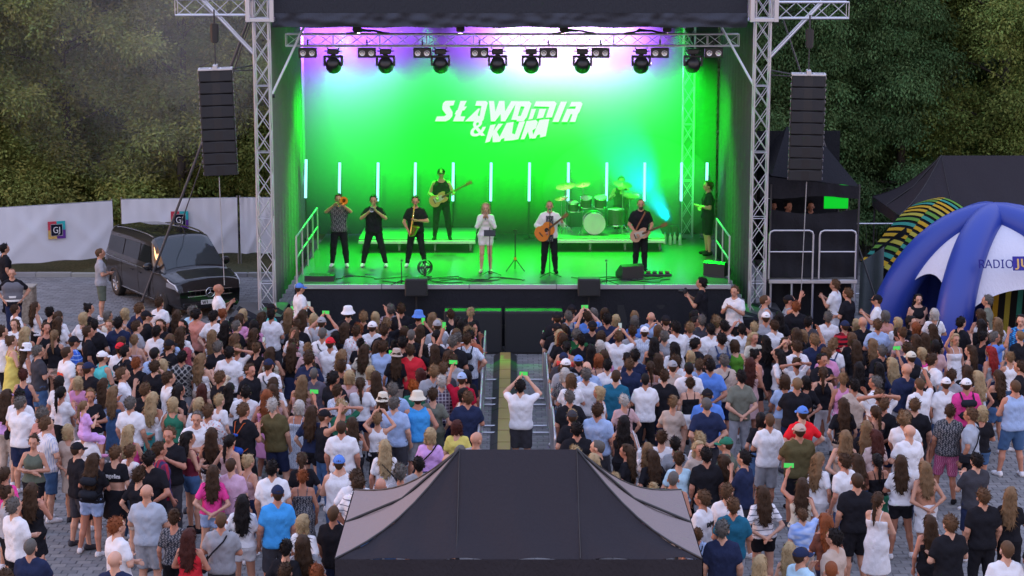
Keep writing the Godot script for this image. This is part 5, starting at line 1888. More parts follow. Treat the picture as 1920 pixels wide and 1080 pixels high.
func surroundings() -> void:
	# trees: light ash on the banner side, dark spruce and lime on the tent side
	var spots := [[-17.5, -14.5, 10.5, 3.2, 0, "yellowish ash tree above the emblem banner"], [-13.6, -15.0, 11.0, 3.0, 0, "broad ash tree rising behind the van"], [-10.2, -14.6, 10.5, 2.8, 0, "hazy ash tree behind the line array over the van"], [-7.4, -15.5, 10.0, 2.6, 2, "lime tree beside the stage behind the plain banner"],
		[-15.6, -17.5, 12.0, 3.0, 2, "tall dark lime tree behind the ash trees"], [-11.8, -18.0, 12.0, 3.0, 2, "tall lime tree between the ash trees behind the van"], [-8.6, -18.5, 12.0, 3.0, 2, "lime tree deep behind the truss tower"], [-19.8, -16.0, 11.0, 3.0, 0, "ash tree at the banner fence's far end"],
		[6.8, -13.5, 10.5, 2.6, 1, "dark spruce right behind the wing platform"], [9.3, -14.4, 11.5, 2.9, 1, "dark spruce with bare twigs behind the line array"], [12.0, -14.8, 11.5, 2.9, 1, "dense spruce above the rear black canopy's corner"], [14.9, -15.0, 11.0, 3.0, 2, "yellow green lime tree above the rear black canopy"], [17.6, -15.6, 11.0, 3.0, 2, "lime tree beyond the rear black canopy"],
		[8.0, -18.0, 12.5, 3.0, 1, "tall spruce in the second row behind wing platform"], [11.0, -18.4, 12.5, 3.0, 1, "tall spruce in the second row behind line array"], [14.0, -18.6, 12.5, 3.1, 1, "tall spruce in the second row behind rear canopy"], [17.2, -19.0, 12.5, 3.1, 1, "tall spruce at the second row's end"]]
	for s in spots: tree(Vector3(s[0], 0.0, s[1]), s[2], s[3], s[4], s[5])
	smoke()
	banners()
	van()
	wing()
	tents()
	aisle()
	# concrete pillar near the guard
	var pil := thing("concrete_pillar", "rough square concrete pillar beside the vested guard", "pillar", at_y(53, 606, 0.0))
	var pm := mb()
	pm.bbox(Vector3(0.4, 0.92, 0.4), 0.03, T(Vector3(0, 0.46, 0)))
	part(pil, "shaft", pm, textured(noise_tex(256, 0.03, [[0.0, 0.16, 0.13, 0.1], [0.6, 0.25, 0.21, 0.17], [1.0, 0.33, 0.29, 0.24]], 21), 1.2, 0.95))
	var cp := mb()
	cp.bbox(Vector3(0.44, 0.05, 0.44), 0.012, T(Vector3(0, 0.945, 0)))
	part(pil, "cap_stone", cp, mat(0.3, 0.27, 0.23, 0.95))

func text_mesh(s: String, size: float, depth := 0.01, serif := false, bold := true) -> TextMesh:
	var t := TextMesh.new()
	t.text = s
	var f := SystemFont.new()
	f.font_names = PackedStringArray(["Droid Serif" if serif else "Droid Sans"])
	f.font_weight = 700 if bold else 400
	t.font = f
	t.font_size = 48
	t.pixel_size = size / 48.0
	t.depth = depth
	return t

func banners() -> void:
	var white := mat(0.62, 0.63, 0.68, 0.85)
	var defs := [[at_y(-30, 499, 0.42), at_y(213, 481, 0.42), 1.55, 118, "white banner with the small square emblem", 1], [at_y(231, 478, 0.45), at_y(447, 474, 0.45), 1.5, 113, "white banner half hidden behind the van", 2], [at_y(452, 474, 0.45), at_y(560, 474, 0.45), 1.5, 113, "white banner end beside the truss tower", 0]]
	for k in 3:
		var d: Array = defs[k]
		var a: Vector3 = d[0]; var b: Vector3 = d[1]
		var dir := (b - a).normalized()
		var nor := dir.cross(Vector3.UP).normalized() * -1.0
		if nor.z < 0: nor = -nor
		var h := 1.62
		var o := thing("banner", d[4], "banner", a, 0, "white banners on the site fence")
		var l := a.distance_to(b)
		var s := mb()
		s.sheet(110, 26, func(u, v):
			var w: float = 0.02 * sin(u * 4.0 + v * 2.0 + k) * sin(v * PI) + 0.03 * pow(absf(sin((u * 2.6 + v * 1.0) * PI)), 9.0) * sin(v * PI) + 0.03 * pow(absf(sin((u * 1.7 - v * 0.8 + 0.3) * PI)), 14.0) + 0.008 * sin(u * 61.0) * v * v
			return dir * l * u + Vector3(0, v * h - 0.03 * sin(u * PI * 6.0) * (1.0 - v) * 0.6, 0) + nor * (w + 0.05), false, 0.003)
		part(o, "sheet", s, white)
		var fr := thing("site_fence", "mesh fence panel holding the %s" % d[4], "fence", a)
		for q in [0.0, 1.0]: stick(fr, "post", dir * l * q + Vector3(0, -0.42, 0), dir * l * q + Vector3(0, h + 0.06, 0), 0.022, mat(0.3, 0.31, 0.32, 0.4, 0.7), 8)
		for y in [0.0, h]: stick(fr, "rail", Vector3(0, y, 0), dir * l + Vector3(0, y, 0), 0.016, mat(0.3, 0.31, 0.32, 0.4, 0.7))
		if d[5] > 0:
			var c: Vector3 = at_z(108, 432, (a.z + b.z) / 2 + 0.1) if k == 0 else at_z(337, 412, (a.z + b.z) / 2 + 0.1)
			c = a + dir * (c - a).dot(dir) + Vector3(0, c.y - a.y, 0) + nor * 0.13
			var e := thing("emblem", "square multicolour emblem printed on the %s" % d[4], "emblem", c)
			e.basis = Basis(dir, Vector3.UP, nor)
			var w := 0.25
			var cols := [[-1, 1, Color(0.5, 0.06, 0.09)], [1, 1, Color(0.04, 0.4, 0.42)], [1, -1, Color(0.12, 0.04, 0.25)], [-1, -1, Color(0.55, 0.36, 0.12)]]
			for q in cols:
				var m := mb()
				var sx: float = q[0]; var sy: float = q[1]
				m.prism(PackedVector2Array([Vector2(0, sy * w), Vector2(sx * w, sy * w), Vector2(sx * w, 0), Vector2(sx * w * 0.7, 0), Vector2(sx * w * 0.7, sy * w * 0.7), Vector2(0, sy * w * 0.7)]), 0.006)
				part(e, "corner", m, cloth(q[2].r, q[2].g, q[2].b))
			var m2 := mb()
			m2.box(Vector3(w * 1.24, w * 1.24, 0.008))
			part(e, "square", m2, cloth(0.012, 0.014, 0.03))
			part(e, "letters", text_mesh("GJ", 0.24, 0.008, false, false), cloth(0.75, 0.75, 0.78), T(Vector3(0, 0.0, 0.007)))

func van_pt(x: float, v: float, s: float, out := 0.0) -> Vector3:
	var top: float
	if x < -2.3: top = lerpf(1.55, 1.84, clampf((x + 2.56) / 0.26, 0, 1))
	elif x < 0.7: top = 1.84 + 0.06 * sin((x + 2.3) / 3.0 * PI * 0.6)
	elif x < 1.72: top = lerpf(1.89, 1.14, pow((x - 0.7) / 1.02, 1.25))
	elif x < 2.4: top = lerpf(1.14, 0.98, (x - 1.72) / 0.68)
	else: top = lerpf(0.98, 0.62, pow((x - 2.4) / 0.18, 1.6))
	var belt := minf(1.06, top - 0.1)
	var cabin := clampf((top - 1.1) / 0.7, 0, 1)
	var taper := 1.0
	if x > 1.6: taper = 1.0 - 0.16 * pow((x - 1.6) / 0.98, 2.2)
	if x < -2.2: taper = 1.0 - 0.06 * pow((-x - 2.2) / 0.36, 2.0)
	var prof := [Vector2(0.86, 0.26), Vector2(0.94, 0.36), Vector2(0.965, 0.7), Vector2(0.955, belt), Vector2(lerpf(0.9, 0.8, cabin), lerpf(belt + 0.02, top - 0.17, cabin)), Vector2(lerpf(0.82, 0.72, cabin), top - 0.05), Vector2(0.55, top), Vector2(0.0, top + 0.025)]
	var f := clampf(v, 0, 1) * 7.0
	var k := mini(int(f), 6)
	var a: Vector2 = prof[k]; var b: Vector2 = prof[k + 1]
	var q := a.lerp(b, f - k)
	var n := Vector2(b.y - a.y, a.x - b.x).normalized()
	q += n * out
	return Vector3(x, q.y, q.x * taper * s)

func van() -> void:
	var a := at_y(305, 592, 0.0)
	var c := at_y(212, 552, 0.0)
	var dir := (a - c).normalized()
	var mid := (a + c) / 2.0
	var side := Vector3(-dir.z, 0, dir.x)      # towards the far flank
	if side.x < 0: side = -side
	var o := thing("van", "glossy black passenger van parked before the white banners", "van", mid + side * 0.95 + dir * 0.1)
	o.basis = Basis(dir, Vector3.UP, dir.cross(Vector3.UP))
	var paint := StandardMaterial3D.new()
	paint.albedo_color = Color(0.012, 0.012, 0.014).linear_to_srgb()
	paint.roughness = 0.35
	paint.metallic_specular = 0.2
	paint.clearcoat_enabled = true
	paint.clearcoat = 1.0
	paint.clearcoat_roughness = 0.04
	var glass := mat(0.01, 0.012, 0.014, 0.04)
	var chrome := mat(0.7, 0.7, 0.72, 0.15, 1.0)
	var rub := mat(0.012, 0.012, 0.012, 0.8)
	var b := mb()
	for s in [-1.0, 1.0]:
		b.sheet(80, 28, func(u, v): return van_pt(-2.56 + 5.13 * u, v, s), s > 0)
	# nose and tail
	for e in [0.0, 1.0]:
		var x: float = -2.56 + 5.13 * e
		for k in 14:
			var p := van_pt(x, k / 14.0, 1.0); var q := van_pt(x, (k + 1) / 14.0, 1.0)
			b.quad(p, q, Vector3(x, q.y, -q.z), Vector3(x, p.y, -p.z), Vector3(e * 2 - 1, 0, 0))
	part(o, "body", b, paint)
	for s in [-1.0, 1.0]:
		for w in [[-2.2, -1.12], [-1.06, 0.02], [0.08, 0.95]]:
			var g := mb()
			var x0: float = w[0]; var x1: float = w[1]
			g.sheet(8, 6, func(u, v): return van_pt(lerpf(x0, x1 - (0.28 * v if x1 > 0.5 else 0.0), u), lerpf(3.22, 3.86, v) / 7.0, s, 0.008), s > 0, 0.004)
			part(o, "side_window", g, glass)
		var tr := mb()
		tr.tube(range(0, 9).map(func(k): return van_pt(lerpf(-2.45, 1.5, k / 8.0), 3.0 / 7.0, s, 0.008)), 0.014, 5)
		part(o, "chrome_strip", tr, chrome)
		var tr2 := mb()
		tr2.tube(range(0, 9).map(func(k): return van_pt(lerpf(-1.25, 1.1, k / 8.0), 0.9 / 7.0, s, 0.008)), 0.016, 5)
		part(o, "chrome_strip", tr2, chrome)
		var rl := mb()
		rl.tube(range(0, 9).map(func(k): return van_pt(lerpf(-2.1, 0.55, k / 8.0), 5.2 / 7.0, s, 0.05 * pow(maxf(0.0, sin(k / 8.0 * PI)), 0.4))), 0.02, 6)
		part(o, "roof_rail", rl, chrome)
		for x in [-0.35, 0.22]:
			var h := mb()
			h.bbox(Vector3(0.2, 0.035, 0.035), 0.012, T(van_pt(x, 2.6 / 7.0, s, 0.02)))
			part(o, "door_handle", h, paint)
		for x in [-1.15, 0.05, 1.12]:
			var sm := mb()
			sm.tube(range(0, 7).map(func(k): return van_pt(x, lerpf(0.6, 3.0, k / 6.0) / 7.0, s, 0.001)), 0.006, 4)
			part(o, "door_seam", sm, rub)
		var mr := mb()
		mr.ell(V0, Vector3(0.08, 0.11, 0.13), 12, 8, T(van_pt(1.08, 3.2 / 7.0, s, 0.15)))
		mr.bar(van_pt(1.08, 3.05 / 7.0, s), van_pt(1.08, 3.1 / 7.0, s, 0.1), 0.03)
		part(o, "wing_mirror", mr, paint)
		for x in [-1.68, 1.62]:
			var wh := mb()
			wh.lathe([Vector2(0.2, -0.1), Vector2(0.3, -0.11), Vector2(0.345, -0.08), Vector2(0.345, 0.08), Vector2(0.3, 0.11), Vector2(0.2, 0.1)], 28, T(Vector3(x, 0.345, 0.85 * s), 0, 90))
			var wn := part(o, "wheel", wh, rub)
			var rim := mb()
			rim.lathe([Vector2(0.215, 0.09 * s), Vector2(0.2, 0.1 * s), Vector2(0.19, 0.06 * s), Vector2(0.0, 0.05 * s)], 24, T(Vector3(x, 0.345, 0.85 * s), 0, 90))
			for k in 5: rim.bbox(Vector3(0.05, 0.2, 0.03), 0.01, T(Vector3(x, 0.345, 0.85 * s + 0.095 * s), 0, 0, k * 72.0) * T(Vector3(0, 0.1, 0)))
			part(wn, "rim", rim, mat(0.45, 0.45, 0.47, 0.3, 0.9))
			var arch := mb()
			var pts := []
			for k in 13: pts.append(Vector3(x + 0.4 * cos(PI * k / 12.0), 0.345 + 0.4 * sin(PI * k / 12.0), 0.955 * s * (0.965 if x > 0 else 1.0)))
			arch.tube(pts, 0.035, 6)
			part(o, "wheel_arch", arch, rub)
		var hl := mb()
		hl.sheet(10, 4, func(u, v): return van_pt(lerpf(2.02, 2.5, u), lerpf(2.35, 3.15 - 0.4 * (1.0 - u), v) / 7.0, s, 0.014), s > 0, 0.006)
		var hn := part(o, "headlight", hl, mat(0.28, 0.3, 0.33, 0.08, 0.3))
		var dl := mb()
		dl.tube(range(0, 6).map(func(k): return van_pt(lerpf(2.06, 2.48, k / 5.0), lerpf(3.0, 2.95, k / 5.0) / 7.0, s, 0.02)), 0.012, 5)
		part(hn, "running_light", dl, mat(0.75, 0.77, 0.8, 0.2))
	var ws := mb()
	ws.sheet(10, 14, func(u, v): 
		var x: float = lerpf(0.86, 1.66, u)
		var s2 := 1.0 if v > 0.5 else -1.0
		return van_pt(x, lerpf(7.0, 5.05, absf(v - 0.5) * 2.0) / 7.0, s2, 0.012), true)
	part(o, "windscreen", ws, mat(0.03, 0.04, 0.045, 0.04))
	var gr := mb()
	for k in 9: gr.bbox(Vector3(0.02, 0.2, 0.012), 0.002, T(Vector3(2.575, 0.66, -0.52 + k * 0.13)))
	part(o, "grille", gr, rub)
	for y in [0.58, 0.72]:
		var gb := mb()
		gb.bbox(Vector3(0.03, 0.03, 1.2), 0.008, T(Vector3(2.585, y, 0)))
		part(o, "grille_bar", gb, chrome)
	var em := thing("van_badge", "", "")
	remove_child(em)
	em.name = "badge"
	o.add_child(em)
	em.transform = T(Vector3(2.605, 0.66, 0), 90)
	var ring := mb()
	ring.tube(range(0, 25).map(func(k): return Vector3(0.12 * cos(TAU * k / 24.0), 0.12 * sin(TAU * k / 24.0), 0)), 0.012, 6, false)
	part(em, "ring", ring, chrome)
	var star := mb()
	for k in 3:
		var d := Vector3(sin(TAU * k / 3.0), cos(TAU * k / 3.0), 0)
		star.tube([V0, d * 0.115], [0.022, 0.004], 6)
	part(em, "star", star, chrome)
	var pl := mb()
	pl.bbox(Vector3(0.02, 0.11, 0.52), 0.004, T(Vector3(2.6, 0.42, 0)))
	var pn := part(o, "number_plate", pl, mat(0.7, 0.7, 0.7, 0.5))
	part(pn, "plate_letters", text_mesh("W1", 0.11, 0.004), mat(0.02, 0.02, 0.02, 0.5), T(Vector3(2.612, 0.42, 0.15), 90))
	var bu := mb()
	bu.bbox(Vector3(0.1, 0.16, 1.5), 0.04, T(Vector3(2.55, 0.36, 0)))
	part(o, "bumper", bu, paint)

func wing() -> void:
	# platform beside the stage, with the monitor desk under a black shelter
	var z1 := 0.15
	var xa := at_z(1442, 525, z1).x
	var xb := at_z(1606, 525, z1).x
	var y := at_z(1500, 524, z1).y
	var o := thing("wing_platform", "railed side platform on silver legs with black cloth", "platform", Vector3((xa + xb) / 2, 0, z1))
	var w := xb - xa
	var d := mb()
	d.bbox(Vector3(w, 0.08, 3.0), 0.01, T(Vector3(0, y - 0.04, -1.5)))
	part(o, "deck", d, mat(0.12, 0.11, 0.1, 0.7))
	var ed := mb()
	ed.bbox(Vector3(w + 0.02, 0.09, 0.04), 0.008, T(Vector3(0, y - 0.045, 0.03)))
	part(o, "edge_profile", ed, ALU)
	for k in 5:
		for zz in [0.0, -2.9]: stick(o, "leg", Vector3(-w / 2 + 0.04 + k * (w - 0.08) / 4, 0, zz), Vector3(-w / 2 + 0.04 + k * (w - 0.08) / 4, y - 0.08, zz), 0.028, ALU, 8)
	for k in 2:
		var a := at_z(1441 if k == 0 else 1535, 523, z1 + 0.08) - o.position
		var b := at_z(1523 if k == 0 else 1603, 523, z1 + 0.08) - o.position
		var h := 1.14
		var r := mb()
		r.tube([a, a + Vector3(0, h - 0.1, 0), a + Vector3(0.03, h - 0.03, 0), a + Vector3(0.1, h, 0), b + Vector3(-0.1, h, 0), b + Vector3(-0.03, h - 0.03, 0), b + Vector3(0, h - 0.1, 0), b], 0.024, 8)
		var rp := part(o, "guard_rail", r, ALU)
		stick(rp, "mid_rail", a + Vector3(0, 0.64, 0), b + Vector3(0, 0.64, 0), 0.02, ALU, 8)
	var wl := mb()
	wl.sheet(50, 14, func(u, v):
		var top: float = 1.62 - 0.12 * sin(u * PI)
		return Vector3(-w / 2 + w * u, y + 0.02 + v * top, -0.18 + 0.035 * sin(u * 31.0 + v * 3.0) * (1.0 - 0.5 * v) + 0.03 * sin(v * 14.0 + u * 5.0)), true, 0.005)
	part(o, "cloth_front", wl, DRAPE)
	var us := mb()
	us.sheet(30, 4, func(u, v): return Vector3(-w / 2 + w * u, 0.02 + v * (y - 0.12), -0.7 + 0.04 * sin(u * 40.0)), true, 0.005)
	part(o, "added_dark_sheet", us, DRAPE)  # added black sheet, stands in for the darkness below the deck
	# shelter
	var sh := thing("monitor_shelter", "black peaked shelter over the side platform", "tent", o.position)
	var rf := mb()
	var ey := at_z(1500, 368, z1 - 0.2).y
	var py := at_z(1500, 285, z1 - 1.3).y
	for q in [[Vector3(-w / 2, ey + 0.5, 0), Vector3(w / 2, ey + 0.25, 0), Vector3(0.2, py + 0.4, -1.4), Vector3(-0.5, py + 0.6, -1.4)], [Vector3(w / 2, ey + 0.25, 0), Vector3(w / 2, ey + 0.25, -2.9), Vector3(0.2, py + 0.4, -1.4), Vector3(0.2, py + 0.4, -1.4)], [Vector3(-w / 2, ey + 0.5, 0), Vector3(-w / 2, ey + 0.5, -2.9), Vector3(-0.5, py + 0.6, -1.4), Vector3(-0.5, py + 0.6, -1.4)], [Vector3(-w / 2, ey + 0.5, -2.9), Vector3(w / 2, ey + 0.25, -2.9), Vector3(0.2, py + 0.4, -1.4), Vector3(-0.5, py + 0.6, -1.4)]]:
		rf.quad(q[0], q[1], q[2], q[3])
	part(sh, "roof", rf, DRAPE)
	var va := mb()
	va.sheet(40, 6, func(u, v): return Vector3(-w / 2 - 0.25 + (w + 0.25) * u, ey + v * lerpf(0.5, 0.25, u) - 0.03 * sin(u * 8.0) * (1.0 - v), 0.0 + 0.02 * sin(u * 40.0)), true, 0.005)
	part(sh, "valance", va, DRAPE)
	for s in [-1.0, 1.0]:
		for zz in [0.0, -2.9]: stick(sh, "leg", Vector3(s * w / 2, y, zz), Vector3(s * w / 2, ey + 0.3, zz), 0.025, DARK)
	var bk := mb()
	bk.box(Vector3(w, 3.2, 0.02), T(Vector3(0, y + 1.6, -2.92)))
	part(sh, "back_wall", bk, cloth(0.02, 0.022, 0.026))
	# monitor desk and a lit screen
	var mx := thing("mixing_desk", "mixing desk under the black shelter", "mixing desk", o.position + Vector3(-0.1, y, -1.3))
	var mm := mb()
	mm.bbox(Vector3(1.5, 0.15, 0.7), 0.02, T(Vector3(0, 1.05, 0), 0, 12))
	mm.bbox(Vector3(1.3, 1.0, 0.5), 0.02, T(Vector3(0, 0.5, 0)))
	part(mx, "console", mm, BLACK)
	var gs := thing("green_screen", "lit green screen glowing inside the black shelter", "screen", o.position + Vector3(0.75, y + 1.75, -1.6))
	var sc := mb()
	sc.bbox(Vector3(0.62, 0.62, 0.05), 0.01)
	part(gs, "frame", sc, BLACK)
	var sf := mb()
	sf.box(Vector3(0.58, 0.58, 0.004), T(Vector3(0, 0, 0.03)))
	part(gs, "display", sf, glow(0.0, 0.8, 0.03, 0.75))
	var bn := thing("white_strip", "white cloth strip hung inside the black shelter", "cloth", o.position + Vector3(-0.5, y + 1.93, -0.6))
	var bs := mb()
	bs.prism(PackedVector2Array([Vector2(-0.6, 0.08), Vector2(0.55, 0.08), Vector2(0.2, 0.0), Vector2(-0.55, -0.12)]), 0.01)
	part(bn, "cloth", bs, cloth(0.6, 0.62, 0.7))

func gazebo(called: String, label: String, c: Vector3, w: float, d: float, ridge: float, eave: float, top: float, m: Material, inner: Material, ry := 0.0) -> void:
	var o := thing(called, label, "tent", c, ry)
	var sag := 0.2
	# front and back slopes with two seams, side slopes curved in
	for s in [1.0, -1.0]:
		for k in 3:
			var f := mb()
			f.sheet(24, 24, func(u, v):
				var xr: float
				var xe: float
				var e0: float = [-w / 2, -ridge / 2, ridge / 2][k]; var e1: float = [-ridge / 2, ridge / 2, w / 2][k]
				var r0: float = [-ridge / 2, -ridge / 2, ridge / 2][k]; var r1: float = [-ridge / 2, ridge / 2, ridge / 2][k]
				xe = lerpf(e0, e1, u); xr = lerpf(r0, r1, u)
				var yy: float = lerpf(eave, top, v) - sag * sin(v * PI) * (absf(xe) / (w / 2)) + 0.02 * sin(xe * 7.0 + v * 6.0) * (1.0 - v) - 0.035 * sin(v * PI) * sin(u * PI) + 0.012 * sin(v * 26.0 - absf(xe) * 9.0) * pow(absf(xe) / (w / 2), 2.0) * (1.0 - v)
				return Vector3(lerpf(xe, xr, v), yy, s * lerpf(d / 2, 0.0, v)), s < 0, 0.004)
			part(o, "roof_panel", f, m)
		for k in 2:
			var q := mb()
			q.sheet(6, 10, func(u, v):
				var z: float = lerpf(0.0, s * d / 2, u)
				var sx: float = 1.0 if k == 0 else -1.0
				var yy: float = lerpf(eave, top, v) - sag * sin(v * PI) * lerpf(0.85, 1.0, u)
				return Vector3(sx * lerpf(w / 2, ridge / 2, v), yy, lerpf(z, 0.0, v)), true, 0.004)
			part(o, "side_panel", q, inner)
		var va := mb()
		va.sheet(30, 3, func(u, v): return Vector3(-w / 2 + w * u, eave - 0.28 + 0.28 * v, s * (d / 2 + 0.012) + 0.012 * sin(u * 30.0) * (1.0 - v)), true, 0.004)
		part(o, "valance", va, m)
		var ve := mb()
		ve.sheet(20, 3, func(u, v): return Vector3(s * (w / 2 + 0.012) + 0.01 * sin(u * 20.0) * (1.0 - v), eave - 0.28 + 0.28 * v, -d / 2 + d * u), true, 0.004)
		part(o, "valance", ve, m)
		for x in [-1.0, 1.0]:
			stick(o, "leg", Vector3(x * (w / 2 - 0.05), 0, s * (d / 2 - 0.05)), Vector3(x * (w / 2 - 0.05), eave, s * (d / 2 - 0.05)), 0.025, DARK)
			# piping along the hips
			var hp := mb()
			var pts := []
			for k in 9:
				var v := k / 8.0
				pts.append(Vector3(x * lerpf(w / 2, ridge / 2, v), lerpf(eave, top, v) - sag * sin(v * PI) + 0.006, s * lerpf(d / 2, 0.0, v)))
			hp.tube(pts, 0.014, 5)
			part(o, "piping", hp, BLACK)
	for x in [-1.0, 1.0]:
		for s in [-1.0, 1.0]:
			var sm := mb()
			sm.tube([Vector3(x * ridge / 2, eave + 0.004, s * d / 2), Vector3(x * ridge / 2, lerpf(eave, top, 0.5) - sag * ridge / w + 0.005, s * d / 4), Vector3(x * ridge / 2, top + 0.004, 0)], 0.008, 4)
			part(o, "seam", sm, BLACK)
		var rd := mb()
		rd.tube([Vector3(x * w / 2, eave + 0.004, 0.0), Vector3(x * lerpf(w / 2, ridge / 2, 0.5), lerpf(eave, top, 0.5) - sag * 0.83, 0), Vector3(x * ridge / 2, top, 0)], 0.02, 5)
		part(o, "rib", rd, BLACK)

func tents() -> void:
	var dk := cloth(0.034, 0.031, 0.036)
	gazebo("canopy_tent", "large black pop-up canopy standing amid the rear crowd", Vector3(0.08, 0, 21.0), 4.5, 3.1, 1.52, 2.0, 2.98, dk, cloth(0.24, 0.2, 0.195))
	gazebo("canopy_tent", "black pop-up canopy behind the blue inflatable tent", at_z(1862, 400, -9.0) * Vector3(1, 0, 1), 6.0, 4.0, 3.0, 2.15, 3.55, dk, dk)
	# blue inflatable tent
	var ctr := Vector3(at_z(1862, 400, 0.6).x, 0, 0.6)
	var top := at_z(1862, 408, 0.6).y
	var o := thing("inflatable_tent", "blue inflatable dome tent with white lettered walls", "tent", ctr)
	var feet := [Vector3(-2.45, 0, 0.1), Vector3(-1.3, 0, 1.9), Vector3(2.4, 0, 1.9), Vector3(3.0, 0, -0.6), Vector3(-0.8, 0, -2.8)]
	var arch := func(f: Vector3, t: float) -> Vector3:
		return Vector3(f.x * pow(maxf(0.0, cos(t * PI / 2)), 1.1), top * sin(t * PI / 2), f.z * pow(maxf(0.0, cos(t * PI / 2)), 1.1))
	var blue := mat(0.018, 0.045, 0.3, 0.42)
	for k in feet.size():
		var l := mb()
		var pts := []
		var rad := []
		for j in 15:
			pts.append(arch.call(feet[k], j / 14.0)); rad.append(lerpf(0.44, 0.36, j / 14.0))
		l.tube(pts, rad, 18)
		part(o, "air_leg", l, blue)
	var cap := mb()
	cap.ell(Vector3(0, top - 0.02, 0), Vector3(0.42, 0.32, 0.42), 18, 10)
	part(o, "crown", cap, blue)
	var whitem := cloth(0.58, 0.59, 0.68)
	for k in 2:
		var p := mb()
		p.sheet(28, 20, func(u, v):
			var low: float = 0.38 * pow(maxf(0.0, sin(u * PI)), 0.3) if k == 1 else 0.43 * pow(maxf(0.0, sin(u * PI)), 0.35)
			var t: float = lerpf(minf(low, 0.92), 0.93, v)
			var a: Vector3 = arch.call(feet[k], t); var b: Vector3 = arch.call(feet[k + 1], t)
			var q := a.lerp(b, u)
			var outw := Vector3(q.x, 0, q.z).normalized() * 0.12 * sin(u * PI)
			return q + outw, true, 0.006)
		part(o, "wall", p, whitem)
	for k in [2, 3]:
		var p := mb()
		p.sheet(16, 10, func(u, v):
			var t: float = lerpf(0.02, 0.93, v)
			return (arch.call(feet[k], t) as Vector3).lerp(arch.call(feet[(k + 1)], t), u), true, 0.006)
		part(o, "rear_wall", p, blue)
	var bw := mb()
	bw.sheet(16, 10, func(u, v):
		var t: float = lerpf(0.02, 0.93, v)
		return (arch.call(feet[4], t) as Vector3).lerp(arch.call(feet[0], t), u), true, 0.006)
	part(o, "rear_wall", bw, blue)
	var tp := at_z(1867, 495, ctr.z + 1.9) - ctr
	part(o, "lettering", text_mesh("RADIO", 0.27, 0.02, false, false), cloth(0.03, 0.03, 0.2), T(tp, 0, -22))
	var pb := mb()
	pb.bbox(Vector3(0.62, 0.32, 0.02), 0.005)
	var pt := at_z(1925, 494, ctr.z + 1.9) - ctr
	var plate := part(o, "logo_plate", pb, cloth(0.05, 0.045, 0.28), T(pt, 0, -22))
	part(plate, "logo_letters", text_mesh("JU", 0.26, 0.02), cloth(0.6, 0.4, 0.16), T(Vector3(-0.1, 0, 0.015)))
	# striped hood tent behind it
	var sx := thing("striped_tent", "black hooded tent with yellow and green stripes", "tent")
	var cols := [[0.5, 0.3, 0.03], [0.42, 0.36, 0.06], [0.05, 0.26, 0.2], [0.5, 0.3, 0.03], [0.13, 0.28, 0.05]]
	var hood := func(u: float, v: float) -> Vector3:
		# u across the hood, v along its back from the low end to the crest
		var px := lerpf(1622, 1770, pow(maxf(v, 0.0), 0.85)) + (u - 0.5) * lerpf(20, 70, v) + u * lerpf(70, 10, v)
		var py := lerpf(490, 378, sin(v * PI / 2)) + u * lerpf(50, 14, v) - 14.0 * sin(u * PI)
		return at_z(px, py, -4.6 - 1.2 * v + 1.2 * u)
	var under := mb()
	under.sheet(12, 20, func(u, v): return hood.call(u, v) - Vector3(0, 0.02, 0.03), true, 0.006)
	part(sx, "hood", under, cloth(0.016, 0.018, 0.02))
	for k in 15:
		for half in 2:
			var s := mb()
			s.sheet(6, 2, func(u, v): return hood.call((u + half) * 0.5, (k + 0.12 + v * 0.55) / 15.0 - (0.012 if half else 0.0)), true, 0.006)
			var c: Array = cols[(k * 2 + half) % 5]
			part(sx, "stripe", s, cloth(c[0], c[1], c[2]))
	var leg := mb()
	leg.sheet(8, 10, func(u, v):
		return at_z(lerpf(1608, 1652, u) + 6.0 * v, lerpf(620, lerpf(492, 462, u), v), -4.0 + 0.2 * u + 0.08 * sin(u * 9.0)), true, 0.006)
	part(sx, "grey_flap", leg, cloth(0.13, 0.15, 0.15))
	var wl := mb()
	wl.sheet(8, 10, func(u, v): return at_z(lerpf(1640, 1700, u), lerpf(620, lerpf(470, 425, u), v), -4.5 + 0.06 * sin(u * 9.0)), true, 0.006)
	part(sx, "side_wall", wl, cloth(0.015, 0.017, 0.02))
	# striped panels leaning inside the blue tent
	var pn := thing("striped_board", "leaning board with slanted stripes inside the blue tent", "board", Vector3(11.9, 0, 0.2))
	var bd := mb()
	bd.box(Vector3(1.5, 1.9, 0.04), T(Vector3(0, 0.95, 0)))
	part(pn, "board", bd, cloth(0.02, 0.02, 0.022))
	for k in 5:
		var s := mb()
		s.prism(PackedVector2Array([Vector2(-0.7 + k * 0.28, 0.05), Vector2(-0.58 + k * 0.28, 0.05), Vector2(-0.5 + k * 0.28, 1.85), Vector2(-0.62 + k * 0.28, 1.85)]), 0.012, T(Vector3(0, 0, 0.028)))
		var c: Array = cols[k]
		part(pn, "stripe", s, cloth(c[0], c[1], c[2]))
	# wire fence panel between shelter and hood
	var fe := thing("wire_fence", "open wire fence panel behind the striped tent", "fence", at_z(1638, 440, -6.5) * Vector3(1, 0, 1))
	for y in [0.1, 2.0]: stick(fe, "rail", Vector3(-1.0, y, 0), Vector3(1.2, y, 0), 0.02, ALU)
	for k in 9: stick(fe, "wire", Vector3(-1.0 + k * 0.27, 0.1, 0), Vector3(-1.0 + k * 0.27, 2.0, 0), 0.006, DARK, 4)

